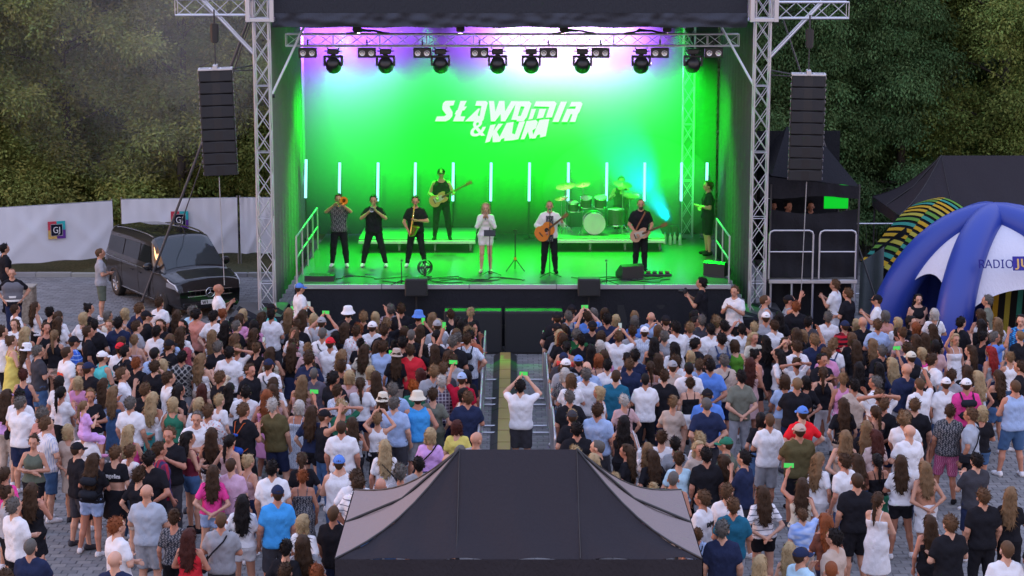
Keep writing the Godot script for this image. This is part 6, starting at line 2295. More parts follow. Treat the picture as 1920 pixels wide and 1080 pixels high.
func aisle() -> void:
	# yellow topped cable ramp down the aisle
	var o := thing("cable_ramp", "yellow and black cable ramp running down the aisle", "cable ramp")
	var x := at_y(946, 760, 0.05).x
	for k in 13:
		var z := 1.6 + k * 0.92
		var b := mb()
		b.prism(PackedVector2Array([Vector2(-0.26, 0), Vector2(0.26, 0), Vector2(0.13, 0.06), Vector2(-0.13, 0.06)]), 0.9, T(Vector3(x, 0.034, z)))
		var s := part(o, "ramp_segment", b, mat(0.02, 0.02, 0.022, 0.7))
		var y := mb()
		y.bbox(Vector3(0.24, 0.012, 0.88), 0.004, T(Vector3(x, 0.1, z)))
		part(s, "yellow_lid", y, mat(0.33, 0.24, 0.07, 0.65))
	# barriers either side
	for side in [-1, 1]:
		for k in 4:
			var z0 := 3.6 + k * 2.35
			var xx := -0.58 if side < 0 else 0.68 + 0.02 * k
			var br := thing("crowd_barrier", "steel crowd barrier along the aisle, %s, %s side" % [["next to the subwoofers", "second from the subwoofers", "third from the subwoofers", "next to the black canopy"][k], "trumpet" if side < 0 else "guitar"], "barrier", Vector3(xx, 0, z0), 0, "aisle barriers")
			var f := mb()
			f.tube([Vector3(0, 0.1, 0), Vector3(0, 1.02, 0), Vector3(0, 1.1, 0.08), Vector3(0, 1.1, 2.14), Vector3(0, 1.02, 2.22), Vector3(0, 0.1, 2.22)], 0.02, 8)
			part(br, "frame", f, ALU)
			stick(br, "rail", Vector3(0, 0.2, 0), Vector3(0, 0.2, 2.22), 0.014, ALU)
			for j in 14: stick(br, "bar", Vector3(0, 0.2, 0.16 + j * 0.146), Vector3(0, 1.1, 0.16 + j * 0.146), 0.007, ALU, 5)
			for q in [0.2, 2.0]: stick(br, "foot", Vector3(-0.32, 0.055, q), Vector3(0.32, 0.055, q), 0.02, ALU)

func smoke() -> void:
	var puffs := [[Vector3(0, 4.9, -4.6), Vector3(10.6, 6.4, 6.2), 0.006, "haze filling the stage"], [Vector3(3.1, 2.9, -6.4), Vector3(4.6, 3.0, 2.4), 0.09, "thicker smoke around the drum kit"]]
	rng.seed = 64
	for k in 3:
		puffs.append([Vector3(-7.4 - k * 1.5, 7.2 - 0.3 * k, -6.0 - 0.9 * k), Vector3(5.0 + 1.6 * k, 5.0 + 1.2 * k, 4.0), 0.02 - 0.003 * k, "thin smoke puff drifting past the line array"])
	for d in puffs:
		var f := FogVolume.new()
		f.name = numbered("smoke")
		add_child(f)
		f.shape = RenderingServer.FOG_VOLUME_SHAPE_ELLIPSOID if d[0].x != 0.0 else RenderingServer.FOG_VOLUME_SHAPE_BOX
		f.size = d[1]
		f.position = d[0]
		var m := FogMaterial.new()
		m.density = d[2]
		m.albedo = Color(0.9, 0.9, 0.9)
		f.material = m
		tag(f, d[3], "smoke", "drifting smoke", "stuff")

# ---------------------------------------------------------------- the band
func player(label: String, px: float, py: float, y: float, ry: float, d: Dictionary, size := 1.0) -> Node3D:
	var p := at_y(px, py, y)
	var o := thing("person", label, "person", Vector3(p.x, y, p.z), ry, "people on the stage")
	o.scale = Vector3.ONE * size
	var base := {"fem": false, "arms": arm_pose(0), "legs": stand(), "key": label, "lkey": label, "style": "s", "hair": "db", "top": ["t", "bk"], "bot": ["r", "bk"], "skin": 0, "shoe": "wh", "face": true}
	base.merge(d, true)
	dress_up(o, base)
	return o

func guitar_shape(l: float, w: float, waist: float, horns: float) -> PackedVector2Array:
	var q := PackedVector2Array()
	for k in 28:
		var a := TAU * k / 28.0
		var y := -cos(a) * l / 2
		var r := w / 2 * pow(absf(sin(a)), 0.7) * (1.0 - waist * exp(-pow((y - l * 0.06) / (l * 0.14), 2.0)) - 0.2 * clampf(y / l, 0, 1))
		q.append(Vector2(signf(sin(a)) * r, y + (horns if y > l * 0.3 and absf(sin(a)) > 0.3 else 0.0)))
	return q

func guitar(kind: String, label: String, at: Transform3D, c: Array, deep: float, l: float, w: float, neck: float) -> void:
	var o := thing(kind, label, "guitar", V0)
	o.transform = at
	var b := mb()
	b.prism(guitar_shape(l, w, 0.3 if kind == "acoustic_guitar" else 0.38, 0.0 if kind == "acoustic_guitar" else 0.05), deep)
	part(o, "body", b, mat(c[0], c[1], c[2], 0.22))
	var n := mb()
	n.bbox(Vector3(0.05, neck, 0.025), 0.008, T(Vector3(0, l / 2 + neck / 2 - 0.12, deep / 2 + 0.006)))
	part(o, "neck", n, mat(0.1, 0.045, 0.02, 0.4))
	var h := mb()
	h.bbox(Vector3(0.08, 0.17, 0.02), 0.008, T(Vector3(0, l / 2 + neck - 0.05, deep / 2 - 0.002)))
	for k in 6: h.bar(Vector3(-0.055 if k % 2 else 0.055, l / 2 + neck - 0.1 + 0.025 * k, deep / 2), Vector3(-0.03 if k % 2 else 0.03, l / 2 + neck - 0.1 + 0.025 * k, deep / 2), 0.008, 5)
	part(o, "headstock", h, mat(0.2, 0.09, 0.03, 0.35))
	var g := mb()
	if kind == "acoustic_guitar":
		g.lathe([Vector2(0.0, 0.004), Vector2(0.055, 0.004), Vector2(0.055, 0.0)], 18, T(Vector3(0, 0.06, deep / 2), 0, 90))
		part(o, "sound_hole", g, mat(0.02, 0.012, 0.01, 0.8))
	else:
		g.prism(PackedVector2Array([Vector2(-0.09, -0.08), Vector2(0.03, -0.12), Vector2(0.07, 0.02), Vector2(0.05, 0.16), Vector2(-0.06, 0.14)]), 0.006, T(Vector3(0.0, 0.0, deep / 2 + 0.003)))
		part(o, "pickguard", g, mat(0.4, 0.38, 0.33, 0.4))
	var br := mb()
	br.bbox(Vector3(0.13, 0.025, 0.012), 0.004, T(Vector3(0, -l * 0.22, deep / 2 + 0.008)))
	part(o, "bridge", br, mat(0.05, 0.025, 0.015, 0.5))

func mic_stand(label: String, p: Vector3, h: float, mic := true) -> void:
	var o := thing("microphone_stand", label, "microphone stand", p)
	stick(o, "pole", Vector3(0, 0.02, 0), Vector3(0, h, 0), 0.011, BLACK)
	for k in 3:
		var a := 0.4 + k * TAU / 3
		stick(o, "leg", Vector3(0, 0.1, 0), Vector3(0.3 * cos(a), 0.012, 0.3 * sin(a)), 0.011, BLACK)
	if mic:
		var m := mb()
		m.tube([Vector3(0, h, 0), Vector3(0, h + 0.03, -0.13)], [0.013, 0.018], 8)
		m.ell(Vector3(0, h + 0.035, -0.15), Vector3(0.028, 0.028, 0.03), 10, 8)
		part(o, "microphone", m, mat(0.06, 0.06, 0.065, 0.35, 0.5))

func band() -> void:
	var wide := [Vector3(-0.19, 0.5, -0.02), Vector3(-0.28, 0.085, 0.02), Vector3(0.19, 0.5, -0.02), Vector3(0.28, 0.085, 0.02)]
	var gold := mat(0.6, 0.36, 0.1, 0.2, 0.95)
	# players face the audience: turned half round, so their right hand is on the picture's left
	var P := player("person in dark floral shirt playing trombone", 637, 500, SH, 180, {"arms": [Vector3(-0.3, 1.36, -0.13), Vector3(-0.09, 1.56, -0.26), Vector3(0.3, 1.36, -0.16), Vector3(0.08, 1.55, -0.33)], "legs": [Vector3(-0.14, 0.5, -0.04), Vector3(-0.17, 0.085, 0.02), Vector3(0.14, 0.5, -0.04), Vector3(0.18, 0.085, 0.02)], "top": ["t", "fl"], "bot": ["r", "bk"]}, 1.02)
	var tb := thing("trombone", "brass trombone raised by the floral shirt player", "trombone", P.position + Vector3(0, 1.62, 0.18))
	var m := mb()
	m.tube([Vector3(0.0, 0.0, 0), Vector3(0.05, 0.02, 0.65), Vector3(0.07, 0.0, 0.7), Vector3(0.09, -0.03, 0.65), Vector3(0.04, -0.05, 0.05)], 0.011, 6)
	m.tube([Vector3(0.0, 0.0, 0), Vector3(0.1, 0.05, -0.2), Vector3(0.16, 0.09, -0.22), Vector3(0.17, 0.1, -0.1), Vector3(0.17, 0.09, 0.2)], 0.011, 6)
	part(tb, "slide", m, gold)
	var bell := mb()
	bell.lathe([Vector2(0.014, 0.0), Vector2(0.02, 0.12), Vector2(0.045, 0.22), Vector2(0.1, 0.28), Vector2(0.104, 0.282), Vector2(0.094, 0.275), Vector2(0.04, 0.215)], 20, T(Vector3(0.17, 0.09, 0.1), 0, 90))
	part(tb, "bell", bell, gold)
	P = player("person in black t-shirt playing trumpet with wide stance", 702, 500, SH, 180, {"arms": [Vector3(-0.3, 1.22, -0.14), Vector3(-0.06, 1.44, -0.26), Vector3(0.3, 1.22, -0.14), Vector3(0.05, 1.44, -0.27)], "legs": wide, "hair": "bk"}, 1.0)
	var tr := thing("trumpet", "silver trumpet held by the wide stance player", "trumpet", P.position + Vector3(0, 1.55, 0.14))
	m = mb()
	m.tube([Vector3(0, 0.02, 0), Vector3(0, 0, 0.16), Vector3(0, -0.03, 0.34)], [0.009, 0.009, 0.012], 6)
	m.tube([Vector3(0, -0.09, 0.1), Vector3(0, -0.11, 0.32), Vector3(0, -0.07, 0.35), Vector3(0, -0.03, 0.33)], 0.009, 6)
	for k in 3: m.bar(Vector3(0.0, -0.11, 0.15 + 0.035 * k), Vector3(0.0, 0.03, 0.17 + 0.035 * k), 0.013)
	part(tr, "tubing", m, mat(0.6, 0.6, 0.6, 0.2, 0.9))
	bell = mb()
	bell.lathe([Vector2(0.012, 0.0), Vector2(0.02, 0.08), Vector2(0.055, 0.15), Vector2(0.062, 0.155), Vector2(0.05, 0.145)], 16, T(Vector3(0, -0.03, 0.33), 0, 97))
	part(tr, "bell", bell, mat(0.6, 0.6, 0.6, 0.2, 0.9))
	P = player("person in black t-shirt playing saxophone", 780, 500, SH, 180, {"arms": [Vector3(-0.3, 1.15, -0.06), Vector3(-0.03, 1.2, -0.26), Vector3(0.29, 1.13, -0.04), Vector3(0.17, 0.93, -0.24)], "legs": [Vector3(-0.15, 0.5, -0.02), Vector3(-0.22, 0.085, 0.02), Vector3(0.15, 0.5, -0.02), Vector3(0.22, 0.085, 0.02)]}, 0.99)
	var sx := thing("saxophone", "golden saxophone hanging before the black t-shirt player", "saxophone", P.position)
	m = mb()
	m.tube([Vector3(0.0, 1.55, 0.14), Vector3(0.0, 1.56, 0.2), Vector3(-0.02, 1.5, 0.24), Vector3(-0.08, 1.05, 0.26), Vector3(-0.11, 0.9, 0.27), Vector3(-0.09, 0.82, 0.32), Vector3(-0.04, 0.85, 0.36), Vector3(0.0, 0.98, 0.37), Vector3(0.02, 1.06, 0.39)], [0.01, 0.013, 0.018, 0.035, 0.042, 0.045, 0.05, 0.065, 0.1], 12)
	part(sx, "tube", m, gold)
	m = mb()
	for k in 9: m.ell(Vector3(-0.03 - 0.006 * k, 1.4 - 0.055 * k, 0.275), Vector3(0.018, 0.018, 0.012), 8, 5)
	part(sx, "keys", m, mat(0.75, 0.6, 0.3, 0.15, 0.95))
	P = player("person in black tank top and cap playing bass on riser", 828, 450, SH + 0.355, 180, {"arms": [Vector3(-0.3, 1.18, -0.04), Vector3(-0.3, 1.18, -0.3), Vector3(0.29, 1.14, 0.0), Vector3(0.12, 1.06, -0.24)], "style": "k", "hair": "bk", "top": ["k", "bk"], "shoe": "bk", "legs": [Vector3(-0.16, 0.5, -0.02), Vector3(-0.2, 0.085, 0.02), Vector3(0.13, 0.5, -0.02), Vector3(0.17, 0.085, 0.02)]}, 1.05)
	guitar("bass_guitar", "long necked bass guitar of the player on the riser", Transform3D(Basis.from_euler(Vector3(0, 0, deg_to_rad(-62))), P.position + Vector3(-0.08, 1.08, 0.25)), [0.45, 0.27, 0.1], 0.045, 0.46, 0.34, 0.72)
	P = player("person with blonde hair in sparkling silver jacket and shorts singing", 911, 511, SH, 180, {"fem": true, "arms": [Vector3(-0.22, 1.18, -0.12), Vector3(-0.05, 1.42, -0.22), Vector3(0.22, 1.18, -0.12), Vector3(0.05, 1.42, -0.22)], "style": "l", "hair": "bl", "top": ["J", mat(0.72, 0.68, 0.7, 0.4)], "bot": ["j", mat(0.72, 0.68, 0.7, 0.4)], "shoe": "be", "skin": 1}, 0.965)
	mic_stand("microphone stand before the blonde singer", P.position + Vector3(0.1, 0, 0.35), 1.15, false)
	var ms := thing("music_rest", "small dark rest on the singer's stand", "stand", P.position + Vector3(0.1, 1.02, 0.37))
	m = mb()
	m.bbox(Vector3(0.28, 0.16, 0.02), 0.004, T(V0, 0, -30))
	part(ms, "plate", m, BLACK)
	var hm := thing("microphone", "hand microphone of the blonde singer", "microphone", P.position + Vector3(0, 1.46, 0.22))
	m = mb()
	m.tube([Vector3(0, -0.14, 0.04), Vector3(0, 0.0, 0)], [0.014, 0.019], 8)
	m.ell(Vector3(0, 0.02, 0), Vector3(0.027, 0.03, 0.027), 10, 8)
	part(hm, "capsule", m, mat(0.1, 0.1, 0.1, 0.3, 0.6))
	P = player("person in white jacket playing acoustic guitar at microphone", 1030, 512, SH, 180, {"arms": [Vector3(-0.32, 1.18, -0.02), Vector3(-0.3, 1.28, -0.27), Vector3(0.31, 1.16, 0.02), Vector3(0.1, 1.04, -0.26)], "style": "z", "hair": "br", "top": ["J", cloth(0.72, 0.7, 0.7)], "shoe": "bk", "legs": [Vector3(-0.12, 0.5, -0.02), Vector3(-0.15, 0.085, 0.02), Vector3(0.12, 0.5, -0.02), Vector3(0.15, 0.085, 0.02)]}, 1.0)
	guitar("acoustic_guitar", "orange acoustic guitar of the white jacket player", Transform3D(Basis.from_euler(Vector3(0, 0, deg_to_rad(-52))), P.position + Vector3(-0.12, 1.06, 0.27)), [0.6, 0.19, 0.03], 0.1, 0.5, 0.42, 0.42)
	var shirt := thing("shirt_front", "patterned dark shirt front under the white jacket", "shirt", P.position)
	m = mb()
	m.sheet(6, 10, func(u, v): return Vector3(lerpf(-0.09, 0.09, u), 0.8 + 0.62 * v, 0.168 - 0.02 * absf(u - 0.5) - 0.04 * maxf(0.0, v - 0.7)), false, 0.004)
	part(shirt, "cloth", m, fabric("fl"))
	mic_stand("microphone stand before the white jacket player", P.position + Vector3(0.0, 0, 0.5), 1.56)
	P = player("person with beard in black t-shirt playing electric guitar", 1200, 508, SH, 180, {"arms": [Vector3(-0.28, 1.14, -0.02), Vector3(-0.2, 1.0, -0.26), Vector3(0.28, 1.14, 0.0), Vector3(0.1, 0.94, -0.24)], "style": "z", "hair": "db", "shoe": "bk"}, 1.0)
	var bdm := mb()
	bdm.ell(Vector3(0, 1.56, -0.075), Vector3(0.052, 0.055, 0.05), 12, 8)
	part(P, "beard", bdm, mat(0.06, 0.035, 0.022, 0.8))
	guitar("electric_guitar", "cream electric guitar of the bearded player", Transform3D(Basis.from_euler(Vector3(0, 0, deg_to_rad(-68))), P.position + Vector3(-0.06, 0.92, 0.24)), [0.5, 0.3, 0.2], 0.045, 0.42, 0.32, 0.5)
	var sp := mb()
	sp.tube([Vector3(0.16, 0.95, -0.2), Vector3(0.04, 1.2, -0.175), Vector3(-0.09, 1.42, -0.1), Vector3(-0.1, 1.49, 0.0), Vector3(0.0, 1.3, 0.16)], 0.022, 6)
	part(P, "guitar_strap", sp, mat(0.2, 0.07, 0.03, 0.7))
	player("person in black clothes standing at the stage's dark end", 1326, 478, SH, 100, {"arms": arm_pose(1), "top": ["t", "bk"], "bot": ["h", "bk"], "shoe": "bk"}, 1.08)
	var dp := at_y(1160, 440, SH + 0.355)
	P = player("person seated behind the drum kit", 1160, 436, SH + 0.1, 180, {"arms": [Vector3(-0.3, 1.2, -0.08), Vector3(-0.2, 1.25, -0.34), Vector3(0.3, 1.2, -0.08), Vector3(0.22, 1.3, -0.32)], "top": ["k", "bk"], "shoes": false}, 1.0)
	P.position = Vector3(P.position.x, SH - 0.02, -6.55)
	drums(Vector3(2.15, SH + 0.356, -5.75))
	# small things on the deck
	mic_stand("short microphone stand at the stage front below the brass", at_y(753, 533, SH), 0.5)
	mic_stand("short microphone stand at the stage front below the guitarist", at_y(1137, 533, SH), 0.5)
	mic_stand("tall boom stand beside the drum riser", at_y(1070, 452, SH + 0.05) * Vector3(1, 0, 1) + Vector3(0, SH, 0.2), 1.9)
	var o := thing("music_stand", "black tripod stand with orange collar between the singers", "stand", at_y(966, 508, SH))
	stick(o, "pole", Vector3(0, 0.3, 0), Vector3(0, 1.0, 0), 0.014, BLACK)
	for k in 3: stick(o, "leg", Vector3(0, 0.3, 0), Vector3(0.26 * cos(k * TAU / 3 + 0.5), 0.01, 0.26 * sin(k * TAU / 3 + 0.5)), 0.012, BLACK)
	m = mb()
	m.lathe([Vector2(0.03, 0.27), Vector2(0.036, 0.3), Vector2(0.03, 0.34)], 12)
	part(o, "collar", m, mat(0.75, 0.25, 0.02, 0.5))
	m = mb()
	m.bbox(Vector3(0.1, 0.04, 0.03), 0.008, T(Vector3(0, 1.0, 0)))
	part(o, "clip", m, BLACK)
	o = thing("floor_fan", "small dark floor fan in front of the saxophonist", "fan", at_y(797, 520, SH), 30)
	m = mb()
	for r in [0.06, 0.12, 0.18]: m.tube(range(0, 21).map(func(k): return Vector3(r * cos(TAU * k / 20.0), 0.24 + r * sin(TAU * k / 20.0), 0.06 - r * 0.1)), 0.008, 5, false)
	m.lathe([Vector2(0.18, -0.06), Vector2(0.19, 0.0), Vector2(0.18, 0.06)], 20, T(Vector3(0, 0.24, 0), 0, 90))
	part(o, "cage", m, DARK)
	m = mb()
	for k in 4: m.bbox(Vector3(0.07, 0.14, 0.008), 0.003, T(Vector3(0, 0.24, 0), 0, 0, k * 90.0) * T(Vector3(0, 0.09, 0), 25))
	part(o, "blades", m, mat(0.05, 0.05, 0.055, 0.4))
	m = mb()
	m.bbox(Vector3(0.3, 0.03, 0.16), 0.01, T(Vector3(0, 0.015, 0)))
	m.bar(Vector3(0, 0.02, 0), Vector3(0, 0.1, 0), 0.02)
	part(o, "foot", m, DARK)
	o = thing("pedal_board", "long pedal board at the bearded guitarist's feet", "pedal board", at_y(1222, 517, SH))
	m = mb()
	m.bbox(Vector3(0.95, 0.07, 0.24), 0.015, T(Vector3(0, 0.04, 0), 0, 6))
	part(o, "case", m, DARK)
	for k in 6:
		m = mb()
		m.bbox(Vector3(0.1, 0.05, 0.15), 0.01, T(Vector3(-0.38 + k * 0.15, 0.1, 0)))
		part(o, "pedal", m, mat(0.06 + 0.05 * (k % 3), 0.06, 0.08, 0.4))
	for k in 3:
		var w := thing("stage_monitor", ["black wedge monitor at the stage's dark end", "black wedge monitor beside the pedal board", "low black floor box at the brass players' front"][k], "loudspeaker", at_y([1345, 1180, 600][k], [515, 520, 524][k], SH), [-30, 20, 0][k])
		m = mb()
		m.prism(PackedVector2Array([Vector2(-0.22, 0), Vector2(0.2, 0), Vector2(0.2, 0.12), Vector2(-0.1, 0.34 if k < 2 else 0.12), Vector2(-0.22, 0.3 if k < 2 else 0.12)]), 0.55 if k < 2 else 0.7, T(V0, 90))
		part(w, "cabinet", m, mat(0.02, 0.02, 0.022, 0.4))
		m = mb()
		m.bbox(Vector3(0.5, 0.012, 0.3), 0.004, T(Vector3(0, 0.235 if k < 2 else 0.125, -0.05), 0, -36 if k == 9 else 0))
		if k == 2: part(w, "grille", m, mat(0.03, 0.03, 0.032, 0.8))
	rng.seed = 31
	for k in 9:
		var c := mb()
		var p := Vector3(rng.randf_range(-4.2, 4.2), SH + 0.012, rng.randf_range(-0.9, -0.3))
		var pts := []
		for j in 12: pts.append(p + Vector3(0.16 * j - 0.9 + 0.14 * sin(j * 1.3 + k), 0, 0.22 * sin(j * 0.8 + k * 2.0)))
		c.tube(pts, 0.011, 5)
		solo("stage_cable", c, BLACK, "loose black cable lying on the deck front", "cable", "cables on the deck")
	for k in 4:
		var w := thing("water_bottle", "clear plastic water bottle beside the drum riser", "bottle", Vector3(4.05 + k * 0.13, SH, -6.2 + 0.15 * (k % 2)), 0, "bottles by the drum riser")
		m = mb()
		m.lathe([Vector2(0.0, 0.0), Vector2(0.045, 0.0), Vector2(0.045, 0.2), Vector2(0.018, 0.26), Vector2(0.018, 0.29)], 12)
		part(w, "bottle", m, mat(0.5, 0.55, 0.52, 0.1))
		m = mb()
		m.lathe([Vector2(0.02, 0.285), Vector2(0.02, 0.31), Vector2(0.0, 0.312)], 10)
		part(w, "screw_cap", m, mat(0.1, 0.2, 0.6, 0.5))

func drums(p: Vector3) -> void:
	var o := thing("drum_kit", "shiny drum kit with cymbals on the riser", "drum kit", p)
	var shell := mat(0.1, 0.1, 0.105, 0.12, 0.5)
	var chrome := mat(0.7, 0.7, 0.72, 0.18, 1.0)
	var skinm := mat(0.55, 0.53, 0.5, 0.5)
	var bits := [[Vector3(0, 0.3, 0.15), 0.29, 0.42, 90.0, "bass_drum"], [Vector3(-0.22, 0.85, 0.2), 0.15, 0.24, 18.0, "rack_tom"], [Vector3(0.16, 0.85, 0.2), 0.16, 0.26, 18.0, "rack_tom"], [Vector3(-0.55, 0.72, 0.1), 0.14, 0.22, 14.0, "rack_tom"], [Vector3(0.58, 0.42, -0.05), 0.22, 0.42, 0.0, "floor_tom"], [Vector3(-0.42, 0.62, -0.25), 0.18, 0.15, 0.0, "snare_drum"]]
	for b in bits:
		var m := mb()
		var r: float = b[1]; var h: float = b[2]
		var x := T(b[0], 0, b[3])
		m.lathe([Vector2(r, -h / 2), Vector2(r, h / 2)], 24, x)
		var d := part(o, b[4], m, shell)
		for s in [-1.0, 1.0]:
			var hp := mb()
			hp.lathe([Vector2(r, h / 2 * s - 0.015), Vector2(r + 0.012, h / 2 * s - 0.012), Vector2(r + 0.012, h / 2 * s + 0.012), Vector2(r, h / 2 * s + 0.015)], 24, x)
			part(d, "hoop", hp, chrome)
			var sk := mb()
			sk.lathe([Vector2(r, h / 2 * s), Vector2(0.0, h / 2 * s + 0.003 * s)], 24, x)
			part(d, "drum_head", sk, skinm)
	for c in [[Vector3(-0.75, 1.25, 0.0), 0.26], [Vector3(0.75, 1.3, 0.0), 0.25], [Vector3(-0.3, 1.32, 0.2), 0.2], [Vector3(0.95, 1.0, -0.3), 0.27], [Vector3(-0.85, 0.9, -0.25), 0.18]]:
		var q: Vector3 = c[0]
		var r: float = c[1]
		var m := mb()
		m.lathe([Vector2(0.0, 0.03), Vector2(0.04, 0.025), Vector2(0.06, 0.008), Vector2(r, -0.012), Vector2(r, -0.015), Vector2(0.05, 0.0)], 24, T(q, 0, 14, 10 if q.x < 0 else -10))
		var cy := part(o, "cymbal", m, mat(0.55, 0.38, 0.14, 0.25, 0.95))
		stick(cy, "cymbal_stand", Vector3(q.x, 0.0, q.z), q, 0.011, chrome)
		for k in 3: stick(cy, "stand_leg", Vector3(q.x, 0.25, q.z), Vector3(q.x + 0.2 * cos(k * 2.1), 0.01, q.z + 0.2 * sin(k * 2.1)), 0.009, chrome)

func extra(label: String, px: float, py: float, yaw: float, d: Dictionary, size := 1.0, y := 0.0, z := INF) -> Node3D:
	var tall := 1.772 * size * (0.93 if d.get("fem", false) else 1.0)
	var p := at_y(px, py, y + tall)
	if z != INF: p = at_z(px, py, z)
	var o := thing("person", label, "person", Vector3(p.x, y, p.z), -yaw, "people beside the stage")
	var s := size * (0.93 if d.get("fem", false) else 1.0)
	o.scale = Vector3(s, s, s)
	if z != INF: o.scale = Vector3.ONE * s
	var base := {"fem": false, "arms": arm_pose(0), "legs": stand(), "key": "false0", "lkey": "s", "style": "s", "hair": "db", "top": ["t", "bk"], "bot": ["r", "bk"], "skin": 0, "shoe": "bk", "face": true}
	base.merge(d, true)
	if d.has("pose"):
		base.arms = arm_pose(d.pose); base.key = "%s%d" % [base.fem, d.pose]
	dress_up(o, base)
	return o

func side_people() -> void:
	extra("person in black t-shirt standing at the banner fence", 8, 457, 60, {"hair": "bk"}, 1.02)
	var g := extra("bald guard in grey reflective vest beside the pillar", 22, 502, 170, {"style": "z", "hair": "br", "pose": 4, "bot": ["r", "nv"]}, 1.0)
	var v := mb()
	var ve := sdf([[Vector3(-0.11, 1.3, 0.0), Vector3(0.11, 1.3, 0.0), 0.155, 0.155, 0.05], [Vector3(-0.085, 1.08, 0.0), Vector3(0.085, 1.08, 0.0), 0.155, 0.155, 0.08]], [[Vector3(0, -1, 0), -0.95], [Vector3(0, 1.525, 0.0), 0.12, 0], [Vector3(-0.24, 1.43, 0), 0.1, 0], [Vector3(0.24, 1.43, 0), 0.1, 0]], 0.025)
	part(g, "safety_vest", ve, cloth(0.14, 0.14, 0.16))
	for y in [1.0, 1.09]:
		v = mb()
		v.lathe([Vector2(0.162, -0.025), Vector2(0.164, 0.0), Vector2(0.162, 0.025)], 24, Transform3D(Basis.from_scale(Vector3(1.5, 1, 1)), Vector3(0, y, 0)))
		part(g, "reflective_band", v, mat(0.7, 0.7, 0.68, 0.4))
	extra("person in grey t-shirt and khaki shorts beside the van", 187, 465, 75, {"style": "z", "hair": "br", "pose": 1, "top": ["t", "gy"], "bot": ["h", "ol"], "shoe": "wh"}, 1.04)
	extra("bald bearded person in white polo by the ballast block", 409, 532, 70, {"style": "b", "top": ["t", "wh"], "skin": 2, "pose": 5}, 1.0)
	extra("person in blue cap and black vest at the stage foot", 562, 530, 60, {"style": "k", "hair": "bu", "top": ["t", "wh"]}, 0.98)
	var ph := extra("photographer in black t-shirt facing the subwoofers", 1316, 520, -70, {"hair": "bk", "pose": 5}, 1.04)
	var cm := thing("photo_camera", "black camera held by the photographer at the stage", "camera", ph.position + Vector3(-0.36, 1.5, -0.12), 70)
	v = mb()
	v.bbox(Vector3(0.14, 0.1, 0.07), 0.015)
	v.bbox(Vector3(0.06, 0.035, 0.05), 0.01, T(Vector3(0, 0.065, 0)))
	part(cm, "body", v, BLACK)
	v = mb()
	v.lathe([Vector2(0.0, 0.0), Vector2(0.038, 0.0), Vector2(0.042, 0.12), Vector2(0.036, 0.125), Vector2(0.0, 0.11)], 16, T(Vector3(0, 0, -0.03), 0, -90))
	part(cm, "lens", v, BLACK)
	extra("person in white t-shirt filming with phone at the barrier", 1378, 536, -150, {"hair": "br", "pose": 5, "top": ["t", "wh"]}, 1.0)
	extra("person in white shirt filming below the wing platform", 1566, 524, -60, {"hair": "br", "pose": 5, "top": ["t", "wh"], "bot": ["h", "wh"]}, 0.99)
	extra("person in black t-shirt with backpack below the wing platform", 1590, 540, -50, {"hair": "br", "pose": 1, "bot": ["h", "bk"]}, 1.02)
	extra("person in black cap and white t-shirt reading a phone", 1645, 552, -75, {"style": "k", "hair": "bk", "top": ["t", "wh"], "pose": 5, "bot": ["h", "nv"]}, 0.99)
	extra("pale person with black hair inside the blue tent", 1722, 551, 175, {"fem": true, "style": "l", "hair": "bk", "top": ["J", "bk"], "skin": 1}, 1.0)
	extra("dark clothed person under the lettered tent wall", 1810, 545, -60, {"hair": "bk", "pose": 1, "skin": 2}, 1.0)
	extra("person in grey green t-shirt under the lettered tent wall", 1852, 553, -70, {"hair": "gy", "top": ["t", "og"]}, 1.0)
	for k in 3: extra(["bearded technician under the black shelter", "technician bending beneath the black shelter", "dark haired technician at the mixing desk"][k], [1478, 1520, 1450][k], [372, 392, 390][k], [150, 180, 170][k], {"hair": "bk", "skin": 2}, 0.98 - 0.04 * k, 1.56, -1.2 - 0.5 * k)
	# child carried on shoulders
	var p := at_y(160, 826, 1.5)
	var fa := thing("person", "person in white t-shirt carrying a child on the shoulders", "person", Vector3(p.x, 0, p.z), -30, "concert crowd")
	dress_up(fa, {"fem": false, "arms": arm_pose(5), "legs": stand(), "key": "false5", "lkey": "s", "style": "s", "hair": "br", "top": ["t", "wh"], "bot": ["h", "nv"], "skin": 0, "shoe": "wh"})
	var ch := thing("person", "child in lilac dress riding on someone's shoulders", "person", Vector3(p.x, 0.98, p.z) + Vector3(0.02, 0, 0.1), -50, "concert crowd")
	ch.scale = Vector3.ONE * 0.68
	var sit := [Vector3(-0.17, 0.82, -0.36), Vector3(-0.19, 0.45, -0.3), Vector3(0.17, 0.82, -0.36), Vector3(0.19, 0.45, -0.3)]
	dress_up(ch, {"fem": true, "arms": arm_pose(5), "legs": sit, "key": "sitting child", "lkey": "sit", "style": "p", "hair": "lb", "top": ["t", "pu"], "bot": ["j", "pu"], "skin": 1, "shoe": "pk"})
	# small dog held up
	var dg := at_y(412, 705, 1.5)
	var dog := thing("dog", "small cream dog lifted above the crowd", "dog", Vector3(dg.x, 1.25, dg.z), -40)
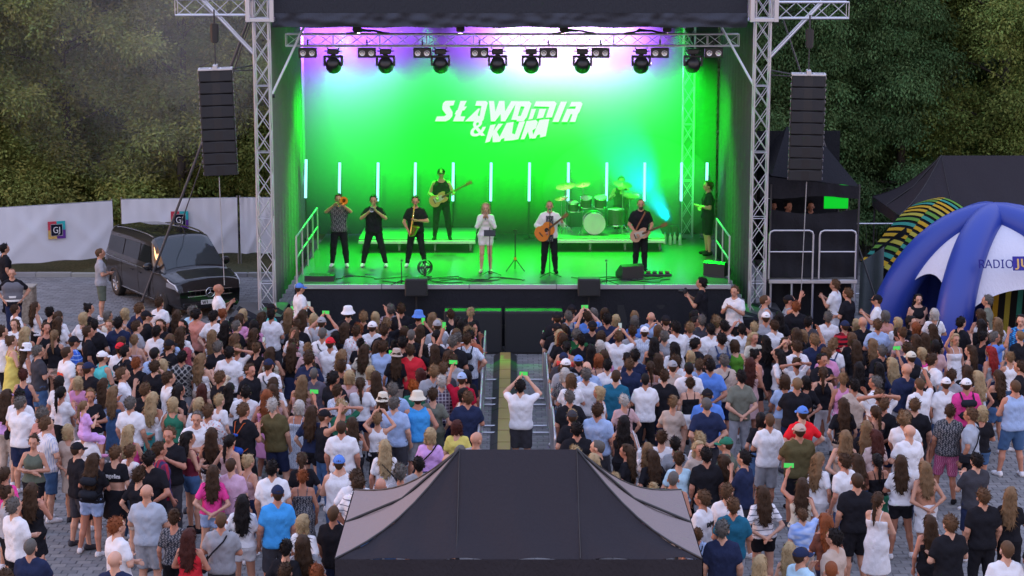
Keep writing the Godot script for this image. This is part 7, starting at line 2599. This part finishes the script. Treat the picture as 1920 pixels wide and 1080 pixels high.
	var db := sdf([[Vector3(0, 0, 0.12), Vector3(0, 0.06, -0.1), 0.08, 0.085, 0.03], [Vector3(0, 0.1, -0.12), Vector3(0, 0.17, -0.16), 0.055, 0.06, 0.03], [Vector3(0, 0.18, -0.17), Vector3(0, 0.155, -0.25), 0.06, 0.028, 0.02], [Vector3(-0.045, 0.23, -0.15), Vector3(-0.06, 0.19, -0.14), 0.02, 0.018, 0.01], [Vector3(0.045, 0.23, -0.15), Vector3(0.06, 0.19, -0.14), 0.02, 0.018, 0.01],
		[Vector3(-0.05, 0, -0.1), Vector3(-0.05, -0.14, -0.12), 0.03, 0.022, 0.02], [Vector3(0.05, 0, -0.1), Vector3(0.05, -0.14, -0.12), 0.03, 0.022, 0.02], [Vector3(-0.05, -0.02, 0.13), Vector3(-0.055, -0.09, 0.09), 0.045, 0.03, 0.02], [Vector3(-0.055, -0.09, 0.09), Vector3(-0.05, -0.17, 0.13), 0.028, 0.02, 0.02], [Vector3(0.05, -0.02, 0.13), Vector3(0.055, -0.09, 0.09), 0.045, 0.03, 0.02], [Vector3(0.055, -0.09, 0.09), Vector3(0.05, -0.17, 0.13), 0.028, 0.02, 0.02], [Vector3(0, 0.06, 0.2), Vector3(0, 0.16, 0.25), 0.022, 0.016, 0.02]], [], 0.014, 0.006)
	part(dog, "body", db, mat(0.5, 0.42, 0.3, 0.9))
	v = mb()
	v.ell(Vector3(0, 0.165, -0.277), Vector3(0.012, 0.01, 0.008), 8, 6)
	for s in [-1.0, 1.0]: v.ell(Vector3(0.025 * s, 0.2, -0.222), Vector3(0.009, 0.009, 0.007), 8, 6)
	part(dog, "eyes_and_nose", v, mat(0.01, 0.01, 0.01, 0.3))

func _ready() -> void:
	rng.seed = 5
	var cam := Camera3D.new()
	cam.name = "camera"
	add_child(cam)
	cam.position = Vector3(0, CAM_Y, CAM_Z)
	cam.rotation = Vector3(-pitch, 0, 0)
	cam.fov = rad_to_deg(2.0 * atan(540.0 / F))
	cam.far = 400.0
	cam.current = true
	var env := Environment.new()
	env.background_mode = Environment.BG_SKY
	var sky := Sky.new()
	var sm := ProceduralSkyMaterial.new()
	sm.sky_top_color = Color(0.64, 0.69, 0.84)
	sm.sky_horizon_color = Color(0.92, 0.8, 0.72)
	sm.sky_curve = 0.22
	sm.ground_bottom_color = Color(0.12, 0.12, 0.11)
	sm.ground_horizon_color = Color(0.3, 0.28, 0.27)
	sky.sky_material = sm
	env.sky = sky
	env.background_energy_multiplier = 2.65
	env.tonemap_mode = Environment.TONE_MAPPER_LINEAR
	env.tonemap_exposure = 1.0
	env.volumetric_fog_enabled = true
	env.volumetric_fog_density = 0.0
	env.sdfgi_enabled = true
	env.ssao_enabled = true
	env.ssil_enabled = true
	var we := WorldEnvironment.new()
	we.name = "world"
	we.environment = env
	add_child(we)
	var sun := DirectionalLight3D.new()
	sun.name = "sun"
	add_child(sun)
	sun.rotation_degrees = Vector3(-11, -98, 0)
	sun.light_color = Color(1.0, 0.72, 0.52)
	sun.light_energy = 0.45
	sun.light_angular_distance = 12.0
	sun.shadow_enabled = true
	ALU = mat(0.55, 0.56, 0.6, 0.38, 0.75)
	DARK = mat(0.03, 0.03, 0.034, 0.5)
	BLACK = mat(0.014, 0.014, 0.016, 0.5)
	DRAPE = cloth(0.022, 0.023, 0.028)
	DRAPE.cull_mode = BaseMaterial3D.CULL_DISABLED
	ground()
	stage()
	speakers()
	surroundings()
	band()
	crowd()
	side_people()
